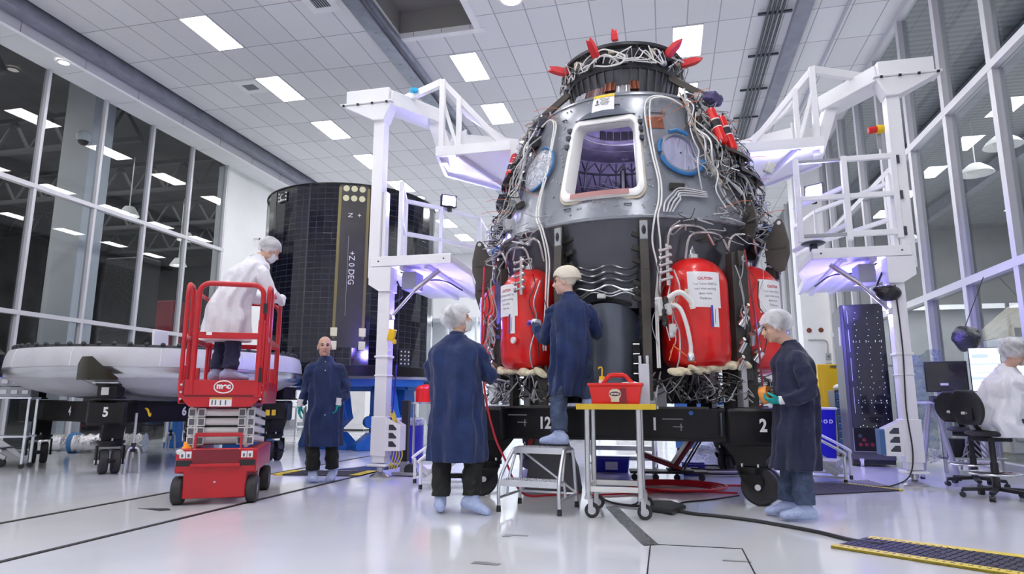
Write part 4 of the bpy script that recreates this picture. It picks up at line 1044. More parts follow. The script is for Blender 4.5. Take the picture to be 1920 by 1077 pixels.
# heat shield
HS = thing('heat_shield', 'large round silver heat shield dish lying flat on a black dolly', 'spacecraft part', (-7.96, 9.13, -.033))
HS.scale = (1.034, 1.034, 1.034)
mb = MB(); mb.lathe([(1.96, 1.655), (2.005, 1.64), (2.035, 1.56), (2.05, 1.44), (2.05, 1.405)], n=96); mb.build('upper_rim', 'heat_white', HS)
mb = MB(); mb.lathe([(2.05, 1.405), (2.056, 1.40), (2.056, 1.392), (2.048, 1.388), (2.05, 1.35), (2.03, 1.29), (1.99, 1.255)], n=96); mb.build('rim_band', 'heat_silver', HS)
mb = MB(); mb.lathe([(1.99, 1.255), (1.97, 1.25), (1.75, 1.13), (1.35, 1.03), (.8, .975), (0, .96)], n=96); mb.build('dish', 'heat_white', HS)
mb = MB(); mb.lathe([(1.96, 1.655), (1.95, 1.69), (1.86, 1.69), (1.80, 1.62), (1.2, 1.56), (0, 1.54)], n=96); rim = mb.build('inner_rim', 'ring_dark', HS)
for k in range(64):
    a = 2 * PI * k / 64; MB().ell((1.945 * math.sin(a), -1.945 * math.cos(a), 1.695), (.032, .032, .03), 10, 6).build('rim_bolt', 'ring_dark', HS)
for k in range(12):
    a = 2 * PI * (k + .3) / 12; MB().tube([(2.008 * math.sin(a), -2.008 * math.cos(a), 1.64), (2.04 * math.sin(a), -2.04 * math.cos(a), 1.56), (2.054 * math.sin(a), -2.054 * math.cos(a), 1.41)], .004, 4).build('panel_seam', 'mark_white', HS)
mb = MB(); mb.grid(lambda u, v: V(((2.053 - .02 * v) * math.sin(R(-62 + 30 * u)), -(2.053 - .02 * v) * math.cos(R(-62 + 30 * u)), 1.43 + .13 * v)), 16, 2)
for y0, d_ in ((0, 0),): mb.tube(catmull([(.55, -1.93, 1.22), (.70, -1.78, 1.13), (.92, -1.45, 1.03)], 5), .004, 4)
bpy.data.meshes.remove(bpy.data.meshes.new('x')); mb.bm.free()
MB().tube(catmull([(.42, -1.93, 1.235), (.55, -1.75, 1.14), (.66, -1.45, 1.04)], 5), .005, 4).build('scratch', 'ink_dark', HS)
fin = thing('tail_cone', 'black pointed shell part with a white edge standing on the silver dish', 'spacecraft part', (-8.62, 9.45, 1.60))
mb = MB(); mb.prism([(-.36, 0), (-.25, .14), (-.08, .33), (.10, .50), (.16, .54), (.19, .40), (.20, 0)], -.16, .16, 'XZ'); mb.build('shell', 'black_paint', fin, bevel=.05)
mb = MB(); mb.prism([(.175, .55), (.225, .56), (.24, .3), (.215, .0), (.195, 0), (.20, .3)], -.17, .17, 'XZ'); mb.build('edge_strip', 'white_paint', fin, bevel=.01)

# ------------------------------------------------------------------ solar-panelled drum and its blue stand
def cells():
    m = bpy.data.materials.new('solar_cells'); m.use_nodes = True; nt = m.node_tree; b = nt.nodes['Principled BSDF']
    tc = nt.nodes.new('ShaderNodeTexCoord'); sp = nt.nodes.new('ShaderNodeSeparateXYZ'); nt.links.new(tc.outputs['Object'], sp.inputs[0])
    def mt(op, a, b2=None):
        q = nt.nodes.new('ShaderNodeMath'); q.operation = op
        for i, s in enumerate((a, b2)):
            if s is None: continue
            if isinstance(s, (int, float)): q.inputs[i].default_value = s
            else: nt.links.new(s, q.inputs[i])
        return q.outputs[0]
    an = mt('ARCTAN2', sp.outputs['X'], sp.outputs['Y'])
    u = mt('DIVIDE', an, 2 * PI / 72); v = mt('DIVIDE', sp.outputs['Z'], .118)
    lu = mt('LESS_THAN', mt('FRACT', mt('ADD', u, 100)), .045); lv = mt('LESS_THAN', mt('FRACT', mt('ADD', v, 100)), .07)
    lu2 = mt('LESS_THAN', mt('FRACT', mt('ADD', mt('DIVIDE', u, 6), 100)), .035)
    ln = mt('MAXIMUM', mt('MAXIMUM', lu, lv), lu2)
    cb = nt.nodes.new('ShaderNodeCombineXYZ'); nt.links.new(mt('FLOOR', u), cb.inputs[0]); nt.links.new(mt('FLOOR', v), cb.inputs[1])
    wn = nt.nodes.new('ShaderNodeTexWhiteNoise'); nt.links.new(cb.outputs[0], wn.inputs['Vector'])
    rp = nt.nodes.new('ShaderNodeValToRGB'); rp.color_ramp.elements[0].color = (.003, .0035, .009, 1); rp.color_ramp.elements[1].color = (.007, .008, .020, 1)
    nt.links.new(wn.outputs['Value'], rp.inputs['Fac'])
    mx = nt.nodes.new('ShaderNodeMix'); mx.data_type = 'RGBA'; nt.links.new(ln, mx.inputs['Factor']); nt.links.new(rp.outputs[0], mx.inputs['A']); mx.inputs['B'].default_value = (.042, .043, .062, 1)
    nt.links.new(mx.outputs['Result'], b.inputs['Base Color']); _in(b, 'Roughness', .09); _in(b, 'Specular IOR Level', .55)
    n = nt.nodes.new('ShaderNodeBump'); n.inputs['Strength'].default_value = .25; n.inputs['Distance'].default_value = .01
    nt.links.new(wn.outputs['Value'], n.inputs['Height']); nt.links.new(n.outputs[0], b.inputs['Normal'])
    return m
M['cells'] = cells()
TC = V((-6.81, 13.13, 0)); TRr = 1.85
TK = thing('solar_panel_drum', 'tall black drum covered in solar cells standing on a blue frame', 'spacecraft part', TC)
mb = MB(); n = 36; rr_ = random.Random(3)
for k in range(n):
    a0, a1 = 2 * PI * k / n, 2 * PI * (k + 1) / n
    j0, j1 = rr_.uniform(-.006, .006), rr_.uniform(-.006, .006)
    zz = [1.62, 2.6, 3.9, 5.27]
    for z0, z1 in zip(zz, zz[1:]):
        q = []
        for a, z, j in ((a0, z0, j0), (a1, z0, j1), (a1, z1, -j1), (a0, z1, -j0)): q.append(mb.bm.verts.new(((TRr + j) * math.sin(a), -(TRr + j) * math.cos(a), z)))
        mb._face(q)
mb.build('cell_skin', 'cells', TK, smooth=False)
mb = MB(); mb.lathe([(1.7, 5.27), (TRr + .012, 5.27), (TRr + .012, 5.295), (1.7, 5.295)], n=72); mb.lathe([(TRr - .03, 1.45), (TRr + .01, 1.46), (TRr + .01, 1.64), (TRr - .02, 1.65)], n=72); mb.lathe([(1.75, 1.5), (1.75, 5.2)], n=48); mb.build('end_ring', 'black_paint', TK)
def tc_(a, z, off=0.0): return V(((TRr + off) * math.sin(R(a)), -(TRr + off) * math.cos(R(a)), z))
for a0, a1, z0, z1, m_, o in ((18.6, 36.4, 1.98, 5.25, 'panel_strip', .018), (18.2, 19.9, 2.15, 5.2, 'gold_strip', .022), (35.2, 36.9, 2.15, 5.2, 'gold_strip', .022)):
    mb = MB(); mb.grid(lambda u, v: tc_(a0 + (a1 - a0) * u, z0 + (z1 - z0) * v, o), 8, 1); mb.build('strip_panel', m_, TK)
for z in (5.17, 4.97):
    for a in (22.6, 27.4, 32.2):
        MB().cyl(tc_(a, z, .018), tc_(a, z, .030), .062, n=24).build('round_pad', 'pale_pad', TK)
for z in (2.28, 2.02):
    for a in (19.2, 35.6):
        mb = MB(); p = tc_(a, z, .03); mb.box(p, (.13, .03, .17), (0, 0, R(a))); mb.build('square_pad', 'pale_pad', TK, bevel=.012)
def side_text(body, a, z, size, **k):
    p = tc_(a, z, .02); u, v = V((0, 0, -1)), V((math.cos(R(a)), math.sin(R(a)), 0))
    lettering(body, size, p, u, v, 'mark_white', TK, 'lettering', **k)
side_text('N', 25.5, 4.62, .13); p = tc_(31, 4.62, .02); lettering('+', .14, p, (math.cos(R(31)), math.sin(R(31)), 0), (0, 0, 1), 'mark_white', TK)
side_text('+Z 0 DEG', 27.5, 3.55, .16)
mb = MB(); mb.tube([tc_(25.2, 4.2, .02), tc_(25.2, 2.6, .02)], .004, 4); mb.build('line_mark', 'cable_grey', TK)
mb = MB(); mb.grid(lambda u, v: tc_(-27 + 9 * u, 4.98 + .22 * v, .016), 5, 1); pt_ = mb.build('bolt_plate', 'panel_strip', TK)
for i in range(5):
    for j in range(3):
        if j == 0 or i in (0, 4): MB().ell(tc_(-26.2 + 1.8 * i, 5.02 + .075 * j, .022), (.018, .012, .018), 8, 6).build('bolt', 'mark_white', pt_)
MB().tube([tc_(-22.5 + 2.0 * math.cos(t * .7), 5.09 + .06 * math.sin(t * .7), .024) for t in range(2, 8)], .009, 5).build('lug', 'mark_white', pt_)
mb = MB(); mb.grid(lambda u, v: tc_(60 + 9 * u, 1.66 + .34 * v, .03), 4, 1); p2 = mb.build('bolt_plate', 'ring_dark', TK)
for i in range(3):
    for j in range(4): MB().ell(tc_(61.5 + 3 * i, 1.71 + .08 * j, .035), (.016, .01, .016), 8, 6).build('bolt', 'mark_white', p2)
BS = thing('blue_stand', 'blue steel stand with thick legs under the black drum', 'stand', (-6.6, 13.55, 0))
mb = MB(); mb.lathe([(1.35, 1.26), (1.80, 1.26), (1.80, 1.40), (1.35, 1.40), (1.35, 1.26)], n=48); mb.build('ring_table', 'stand_blue', BS)
mb = MB(); mb.lathe([(1.2, 1.40), (1.83, 1.40), (1.83, 1.46), (1.2, 1.46)], n=48); mb.build('top_plate', 'grey_box', BS)
for a in (-8, 40, 82, 172, 262, 320):
    p = cy(a, 1.02, 0) if a != 40 else cy(a, 1.45, 0); er = cy(a, 1, 0); et = cy(a + 90, 1, 0)
    mb = MB(); mb.box(p + V((0, 0, .63)), (.34, .30, 1.26), (0, 0, R(a))); mb.prism([(-.5, 0), (.5, 0), (.5, .10), (.22, .34), (-.22, .34), (-.5, .10)], -.2, .2, (p, et, V((0, 0, 1)), er))
    mb.prism([(.17, .40), (.42, .62), (.38, .72), (.28, 1.26), (.17, 1.26)], -.12, .12, (p, et, V((0, 0, 1)), er)); mb.cyl(p - et * .2 + V((0, 0, .55)) - er * .1, p - et * .2 + V((0, 0, .55)) + er * .1, .12, n=20)
    l_ = mb.build('leg', 'stand_blue', BS, bevel=.015)
    MB().box(p + er * .205 + et * .3 + V((0, 0, .30)), (.14, .02, .13), (0, 0, R(a))).build('tube_end', 'black_plastic', l_)
mb = MB()
for k in range(6): mb.bar(cy(k * 60, 1.5, 1.30), cy(k * 60 + 60, 1.5, 1.30), .16, .2)
mb.build('brace', 'stand_blue', BS, smooth=False)
# ------------------------------------------------------------------ lift towers with work platforms
LEDV = emat('led_violet', (.42, .40, 1.0), 26.0)
LEDW = emat('led_face', (.80, .82, 1.0), 40.0)
def tower(x, y, s, lab):
    """s = +1: platforms reach towards +X (left tower); -1 mirrors"""
    t = thing('platform_tower', lab, 'platform', (x, y, 0))
    W = 'tower_white'
    def b(name, fn, par=t, m_=W, bevel=.006, **k):
        mb = MB(); fn(mb); return mb.build(name, m_, par, bevel=bevel, **k)
    b('mast', lambda m: (m.box((0, 0, 1.32), (.17, .17, 2.27)), m.box((0, 0, .52), (.21, .21, .5)), m.box((0, 0, .155), (.27, .25, .03)), m.box((0, 0, 1.55), (.20, .20, .03)), m.box((0, 0, 1.30), (.19, .19, .02))))
    ft = b('foot', lambda m: (m.cyl((0, 0, .06), (0, 0, .15), .035, n=14), m.cyl((0, 0, .085), (0, 0, .12), .05, n=14), m.lathe([(.03, .07), (.10, .035), (.14, .012), (.14, 0), (0, 0)], n=28)), m_='stainless', bevel=0)
    gs = b('gusset', lambda m: [m.prism([(s * .10, .34), (s * .30, .34), (s * .30, .66), (s * .10, .76)], yy - .008, yy + .008, 'XZ') for yy in (-.09, .09)] + [m.box((s * .295, 0, .5), (.012, .19, .32))], bevel=0)
    for k in range(3):
        z0 = .39 + k * .105
        b('opening', lambda m: m.prism([(s * .145, z0), (s * .25, z0), (s * .25, z0 + .02), (s * .20, z0 + .07), (s * .145, z0 + .07)] if k < 3 else [], -.101, -.097, 'XZ'), gs, 'dark_steel', 0)
    b('knuckle', lambda m: m.prism([(s * .10, 2.42), (-s * .06, 2.42), (-s * .22, 2.52), (-s * .22, 2.76), (s * .10, 2.76)], -.12, .12, 'XZ'))
    b('upper_mast', lambda m: (m.box((-s * .17, 0, 3.76), (.16, .17, 2.28)), m.box((-s * .06, .02, 3.30), (.05, .12, 1.1))))
    b('bracket', lambda m: (m.prism([(-s * .24, 4.88), (-s * .08, 4.88), (s * .02, 5.14), (-s * .74, 5.14)] if s > 0 else [(.24, 4.88), (.08, 4.88), (-.02, 5.14), (.74, 5.14)], -.13, .10, 'XZ'), m.box((-s * .36, 0, 5.155), (.80, .30, .03)), m.box((-s * .34, 0, 5.26), (.66, .28, .20))), bevel=.012)
    for k in range(4):
        b('bolt', lambda m: m.box((-s * (.04 + k * .22), -.155, 5.135), (.03, .02, .03)), m_='black_plastic', bevel=0)
    b('arm', lambda m: (m.bar((-s * .12, 0, 5.22), (s * .42, .72, 5.18), .34, .22), m.bar((s * .40, .70, 5.10), (s * .62, .78, 4.42), .30, .16, up=(s, 0, 0)), m.bar((s * .62, .70, 4.40), (s * .75, .1, 4.33), .10, .16)), bevel=.01)
    # upper platform
    z = 4.32; po = [(.73, -.10), (1.72, -.10), (1.62, .5), (1.60, 1.3), (1.20, 1.47), (.60, .66)]
    po = [(s * px, py) for px, py in po]
    ud = b('upper_platform', lambda m: m.prism(po, z - .02, z + .03, 'XY'), bevel=0)
    b('edge_beam', lambda m: (m.bar((s * .70, -.11, z + .01), (s * 1.75, -.11, z + .01), .05, .14), m.bar((s * .72, -.1, z), (s * .59, .66, z), .05, .12), m.bar((s * .59, .66, z), (s * 1.2, 1.48, z), .05, .12), m.bar((s * 1.0, -.1, z - .05), (s * 1.3, 1.35, z - .05), .05, .07)), ud)
    rl = b('guard_rail', lambda m: (m.bar((s * .77, -.08, z), (s * .77, -.08, 5.40), .075, .075, up=(0, 1, 0)), m.bar((s * .98, .02, z), (s * .98, .02, 5.16), .065, .065, up=(0, 1, 0)),
        m.bar((s * .76, -.08, 5.36), (s * .05, .25, 5.34), .07, .11), m.bar((s * .77, -.06, 5.36), (s * 1.62, .35, 4.44), .06, .08), m.bar((s * .78, -.05, 5.05), (s * .98, .02, 4.36), .05, .05), m.bar((s * .78, .0, 5.34), (s * .98, .5, 5.1), .06, .08), m.bar((s * .98, .5, 5.1), (s * 1.65, 1.0, 4.7), .05, .07)))
    b('toe_panel', lambda m: (m.bar((s * .98, .3, 4.56), (s * 1.75, .42, 4.46), .03, .34), m.bar((s * .66, .62, 4.6), (s * 1.0, .3, 4.6), .03, .42), m.bar((s * 1.35, .9, 4.55), (s * 1.8, .55, 4.5), .03, .25)), ud)
    # lower platform
    z = 2.83; po = [(-.16, -.08), (.94, -.08), (.92, .9), (.66, 1.9), (.56, 2.9), (-.45, 2.9), (-.5, .9)]
    po = [(s * px, py) for px, py in po]
    ld = b('lower_platform', lambda m: m.prism(po, z - .03, z + .03, 'XY'), bevel=0)
    b('edge_beam', lambda m: (m.box((s * .38, -.10, z), (1.14, .06, .135)), m.bar((s * .93, -.08, z), (s * .91, .9, z), .05, .11), m.bar((s * .91, .9, z), (s * .65, 1.9, z), .05, .11), m.bar((s * .65, 1.9, z), (s * .55, 2.9, z), .05, .11), m.bar((s * .2, 0, z - .06), (s * .1, 2.8, z - .06), .06, .08), m.bar((s * .55, 0, z - .06), (s * .4, 2.8, z - .06), .06, .08)), ld)
    for px in (-.08, .85): b('bolt', lambda m: m.cyl((s * px, -.135, z), (s * px, -.12, z), .012, n=8), ld, 'dark_steel', 0)
    pts = [(.15, .05), (-.10, .80), (.30, 1.3), (.72, 2.0), (.62, 2.85)] if s > 0 else [(-.18, .10), (-.28, .75), (.40, 2.0), (.55, 2.9)]
    pts = [(s * px, py) for px, py in pts]
    for k, (px, py) in enumerate(pts): b('rail_post', lambda m: m.bar((px, py, z), (px, py, 4.0), .06, .06, up=(0, 1, 0)))
    for (p0, p1) in zip(pts, pts[1:]):
        for zz in (3.97, 3.46): b('rail_bar', lambda m: m.bar((*p0, zz), (*p1, zz), .05, .06))
    b('junction_box', lambda m: m.box((s * .27, .25, 2.60), (.20, .3, .24)), ld, 'grey_box')
    st = b('strut', lambda m: (m.cyl((s * .10, -.02, 2.10), (s * .42, .1, 2.52), .020, n=12), m.cyl((s * .36, .08, 2.45), (s * .68, .18, 2.74), .034, n=12)), ld, 'cable_silver', 0)
    b('clevis', lambda m: m.box((s * .09, -.02, 2.08), (.06, .10, .07)), st, 'stainless', .01)
    b('air_line', lambda m: (m.tube(catmull([(s * .15, .1, 2.72), (s * .3, .4, 2.66), (s * .5, .9, 2.73), (s * .6, 1.5, 2.68)]), .012, 6), m.tube(catmull([(s * .1, .1, 2.6), (s * .16, .15, 2.4), (s * .06, .1, 2.3)]), .012, 6)), ld, 'cable_black', 0)
    b('led_strip', lambda m: m.box((s * .05, .35, 2.745), (.06, .5, .012)), ld, LEDV, 0)
    pl = bpy.data.lights.new('led_glow', 'POINT'); pl.energy = 62; pl.color = (.22, .18, 1.0); pl.shadow_soft_size = .12
    po_ = bpy.data.objects.new('led_glow', pl); COL.objects.link(po_); po_.parent = t; po_.location = (s * .30, .9, 2.15)
    return t
T1 = tower(-3.65, 8.09, 1, 'white lift tower with railed platforms left of the capsule')
T2 = tower(2.83, 8.87, -1, 'white lift tower with gate and emergency button right of the capsule')
mb = MB(); mb.box((-.03, -.06, 4.30), (.05, .02, .22)); eb = mb.build('button_bracket', 'grey_box', T2)
mb = MB(); mb.cyl((-.06, -.10, 4.44), (.02, -.10, 4.44), .055, n=20); mb.build('button_housing', 'yellow', eb); mb = MB(); mb.cyl((-.16, -.10, 4.43), (-.06, -.10, 4.44), .045, n=20); mb.build('stop_button', 'tank_red', eb)
gt = MB()
G0, G1, GY = -1.06, .10, -.07
for x in (G0, -.48, G1): gt.bar((x, GY, 3.0), (x, GY, 4.12), .07, .06, up=(0, 1, 0))
for z in (3.58,): gt.bar((G0, GY, z), (G1, GY, z), .05, .065)
for z in (4.08, 3.08): gt.bar((-.50, GY, z), (G1, GY, z), .05, .07)
gate = gt.build('gate', 'tower_white', T2, bevel=.006)
for z in (4.08, 3.08): MB().bar((G0 + .03, GY, z), (-.50, GY, z), .035, .04).build('slide_bar', 'cable_grey', gate, smooth=False)
for z in (4.02, 3.55, 3.08): MB().box((G1 + .05, GY - .03, z), (.03, .02, .11)).build('hinge', 'dark_steel', gate, smooth=False)
mb = MB(); mb.bar((-.48, GY + .02, 3.72), (-1.0, GY + .6, 3.62), .05, .05); mb.bar((-.48, GY + .02, 3.22), (-1.05, GY + .6, 3.02), .05, .05); mb.build('gate_brace', 'tower_white', gate, bevel=.004)
mb = MB(); mb.lathe([(0, 3.02), (.12, 3.02), (.15, 3.0), (.12, 2.98), (0, 2.98)], (-.90, .02, 0), n=24); mb.cyl((-.9, .02, 2.88), (-.9, .02, 2.98), .05, n=14); mb.build('pedestal', 'dark_steel', T2)
mb = MB(); mb.box((-.66, .10, 3.55), (.30, .02, .90)); 
mb.bm.free()
mb = MB(); mb.box((.18, -.11, .5), (.06, .02, .32)); mb.bm.free()
mb = MB(); mb.box((-.33, 0, .5), (.05, .18, .30)); mb.build('blue_cover', 'drawer_blue', T2, bevel=.005)
MB().box((.02, -.105, 5.36 - .08), (.0001, .0001, .0001)).bm.free()
MB().box((.28, .06, 5.37), (.10, .075, .05), (0, 0, R(25))).build('blue_tag', 'cyan_tag', T1, smooth=False)
mb = MB(); mb.tube(catmull([(-.03, -.10, 2.4), (-.02, -.11, 1.6), (-.05, -.12, .9), (-.03, -.13, .4), (-.10, -.16, .12), (-.30, -.2, .012), (-.5, -.35, .012)]), .008, 6); mb.build('power_cable', 'cable_black', T2)
mb = MB()
for k in range(4): mb.tube(catmull([(.12, -.06 + .03 * k, .80 + .03 * k), (.20, -.08 + .03 * k, .72), (.19, -.06 + .03 * k, .5), (.20 + .04 * k, -.05, .3), (.12 + .03 * k, .0, .10)]), .009, 6)
mb.build('yellow_cable', 'yellow_dull', T1)
MB().tube(catmull([(.17, .02, 1.45), (.16, .0, 1.0), (.13, -.02, .62), (.20, .0, .45)]), .012, 6).build('blue_hose', 'bin_blue', T1)
mb = MB(); mb.box((.14, -.10, 1.83), (.10, .05, .16), (0, R(12), 0)); mb.box((.18, -.10, 1.74), (.05, .04, .06)); mb.build('yellow_tool', 'yellow', T1, bevel=.012)
MB().ell((.12, -.10, 1.62), (.022, .022, .022), 10, 8).build('white_knob', 'white_paint', T1)
# floodlights clamped to the rails
def flood(name, loc, aim, lab, energy):
    d = (V(aim) - V(loc)).normalized(); q = (-d).to_track_quat('Z', 'Y')
    t = thing(name, lab, 'lamp', loc)
    m3 = q.to_matrix()
    mb = MB(); mb.box(m3 @ V((0, 0, -.035)) * -1 * 0 + m3 @ V((0, 0, .045)), (.25, .19, .07), m3); mb.build('housing', 'black_plastic', t, bevel=.008)
    mb = MB()
    for sx in (-1, 1): mb.box(m3 @ V((sx * .118, 0, .0)), (.014, .19, .03), m3)
    for sy in (-1, 1): mb.box(m3 @ V((0, sy * .088, .0)), (.25, .014, .03), m3)
    mb.build('bezel', 'black_plastic', t, smooth=False)
    mb = MB(); mb.box(m3 @ V((0, 0, .004)), (.20, .145, .006), m3); mb.build('led_panel', LEDW, t, smooth=False)
    mb = MB(); mb.box((0, .03, -.12), (.06, .05, .10)); mb.build('clamp', 'black_plastic', t)
    sp = bpy.data.lights.new('flood_beam', 'SPOT'); sp.energy = energy * .45; sp.color = (.24, .20, 1.0); sp.spot_size = R(150); sp.spot_blend = .6; sp.shadow_soft_size = .1
    o = bpy.data.objects.new('flood_beam', sp); COL.objects.link(o); o.parent = t; o.location = d * .03; o.rotation_euler = (-d).to_track_quat('Z', 'Y').to_euler()
    return t
flood('floodlight', (-3.24, 9.42, 4.10), (-1.2, 6.6, 4.1), 'glowing floodlight clamped to the left work platform rail', 260)
flood('floodlight', (2.06, 9.20, 3.80), (.6, 6.9, 4.0), 'glowing floodlight clamped behind the gate of the right tower', 260)
bag = MB(); bag.ell((2.72, 8.78, 2.30), (.15, .10, .10), 18, 12); bag.ell((2.66, 8.78, 2.35), (.12, .08, .05), 14, 8)
tag(bag.build('plastic_bag', mat('black_bag', (.01, .01, .015), .25, bump=.8, bscale=30), remesh=.012), 'crumpled black plastic bundle tied under the right tower platform', 'bag')
MB
# ------------------------------------------------------------------ people
def wob(p, amp, f=(8, 8, 3.2), seed=0):
    q = V((p.x * f[0] + seed, p.y * f[1] + seed * 1.7, p.z * f[2]))
    return amp * (noise.noise(q) + .5 * noise.noise(q * 2.1))
def tlimb(mb, pts, radii, k=6, n=16, amp=0.0, seed=0, flat=1.0):
    """tapered limb through joints; radii at the joints"""
    P_ = catmull(pts, k); N = len(P_) - 1; m = len(pts) - 1; rr = []
    for i in range(N + 1):
        t = i / N * m; j = min(int(t), m - 1); f = t - j; rr.append(radii[j] * (1 - f) + radii[j + 1] * f)
    v0 = len(mb.bm.verts); mb.tube(P_, rr, n); mb.bm.verts.ensure_lookup_table()
    if amp:
        for v in mb.bm.verts[v0:]:
            c = min(P_, key=lambda q: (q - v.co).length_squared); d = (v.co - c)
            if d.length > 1e-5: v.co += d.normalized() * wob(v.co, amp, (14, 14, 20), seed)
def shell(mb, rings, n=40, k=4, amp=.0, seed=0, fold=.0):
    """rings: (centre, right, fwd, half width, half depth); interpolated, with hanging folds"""
    C = catmull([r[0] for r in rings], k); N = len(C) - 1; m = len(rings) - 1; out = []
    for i, c in enumerate(C):
        t = i / N * m; j = min(int(t), m - 1); f = t - j; f = f * f * (3 - 2 * f) if False else f
        a, b = rings[j], rings[j + 1]
        rt_, fd = a[1].lerp(b[1], f), a[2].lerp(b[2], f); wd, dp = a[3] * (1 - f) + b[3] * f, a[4] * (1 - f) + b[4] * f
        row = []
        for q in range(n):
            an = 2 * PI * q / n; ca, sa = math.cos(an), math.sin(an)
            e = .82; x = math.copysign(abs(ca) ** e, ca) * wd; y = math.copysign(abs(sa) ** e, sa) * dp
            p = c + rt_ * x + fd * y; o = (rt_ * x + fd * y)
            if o.length > 1e-5:
                dn = t / m
                p += o.normalized() * (wob(p, amp, (9, 9, 4), seed) + fold * dn * math.sin(an * 9 + seed + 1.2 * noise.noise(p * 3)))
            row.append(mb.bm.verts.new(p))
        out.append(row)
    for a, b in zip(out, out[1:]): mb.bridge(a, b)
    mb._face(out[0][::-1]); mb._face(out[-1])
def head_matrix(yaw, pitch, roll=0):
    return Euler((R(pitch), R(roll), R(yaw)), 'XYZ').to_matrix() if False else (Matrix.Rotation(R(yaw), 3, 'Z') @ Matrix.Rotation(R(pitch), 3, 'X') @ Matrix.Rotation(R(roll), 3, 'Y'))
def head_into(mb, c, m):
    c = V(c); m = m * 1.07; T = lambda x, y, z: c + m @ V((x, y, z))
    E = lambda p, r, nu=20, nv=14: mb.ell(T(*p), r, nu, nv, m)
    E((0, -.012, .032), (.074, .095, .088)); E((0, .026, -.035), (.060, .066, .082)); E((0, .062, -.094), (.024, .022, .020))
    for s in (-1, 1):
        E((s * .040, .010, -.068), (.020, .034, .030)); E((s * .036, .060, -.026), (.022, .024, .026)); E((s * .026, .077, .024), (.026, .014, .011))
        E((s * .077, -.006, -.012), (.010, .020, .033), 12, 10); E((s * .012, .096, -.031), (.010, .012, .009), 10, 8)
    mb.tube([T(0, .084, .018), T(0, .098, -.006), T(0, .112, -.026), T(0, .100, -.036)], [.008, .011, .013, .010], 10)
    E((0, .086, -.058), (.025, .010, .006), 14, 8); E((0, .085, -.068), (.022, .011, .007), 14, 8)
def face_parts(c, m, par, brow='hair_dark'):
    c = V(c); m = m * 1.07; T = lambda x, y, z: c + m @ V((x, y, z))
    for s in (-1, 1):
        MB().ell(T(s * .031, .0835, .003), (.0145, .006, .0065), 12, 8, m).build('eye', 'eye', par)
        MB().tube([T(s * .012, .0935, .022), T(s * .030, .0935, .028), T(s * .050, .079, .022)], [.0035, .005, .003], 6).build('eyebrow', brow, par)
    mb = MB(); mb.ell(T(0, .0885, -.0585), (.023, .0095, .0055), 14, 8, m); mb.ell(T(0, .088, -.0675), (.020, .0105, .006), 14, 8, m); mb.build('lips', 'lip', par)
def hair_cap(c, m, par, mt='hair_dark', low=-.06):
    c = V(c); m = m * 1.07; mb = MB(); rows = []; nu, nv = 28, 16
    for j in range(nv + 1):
        t = PI * j / nv * .78; row = []
        for i in range(nu):
            a = 2 * PI * i / nu; p = V((.081 * math.sin(t) * math.cos(a), -.016 + .103 * math.sin(t) * math.sin(a), .036 + .094 * math.cos(t)))
            if p.y > .035: p.z = max(p.z, .062 + .0 * p.x)
            elif p.y > -.01: p.z = max(p.z, -.01)
            row.append(mb.bm.verts.new(c + m @ p))
        rows.append(row)
    for a, b in zip(rows, rows[1:]): mb.bridge(a, b)
    mb._face(rows[0]); mb._face(rows[-1]); mb.build('hair', mt, par)
def hairnet(c, m, par, mt='hairnet', grow=1.0, low=-.055, front=.05, seed=0, band=False):
    c = V(c); m = m * 1.06; mb = MB(); rows = []; nu, nv = 44, 22
    for j in range(nv + 1):
        t = PI * j / nv * .80; row = []
        for i in range(nu):
            a = 2 * PI * i / nu
            d = V((math.sin(t) * math.cos(a), math.sin(t) * math.sin(a), math.cos(t)))
            p = V((.096 * d.x * grow, -.024 + .120 * d.y * grow, .040 + .104 * d.z * grow))
            p += d * (.007 * noise.noise(V((math.cos(a) * 2 + seed, math.sin(a) * 2 + t, seed))) + .0028 * math.sin(a * 17 + 2 * math.sin(t * 3 + seed)) * math.sin(t))
            lim = low if p.y < 0 else low + (front - low) * min(1, p.y / .07)
            if p.z < lim:
                p.z = lim; p.x *= .90; p.y = -.02 + (p.y + .02) * .90
            row.append(mb.bm.verts.new(c + m @ p))
        rows.append(row)
    for a, b in zip(rows, rows[1:]): mb.bridge(a, b)
    mb._face(rows[0])
    o = mb.build('hair_net', mt, par)
    if band:
        pts = [rows[-1][i].co for i in range(0)] 
    return o
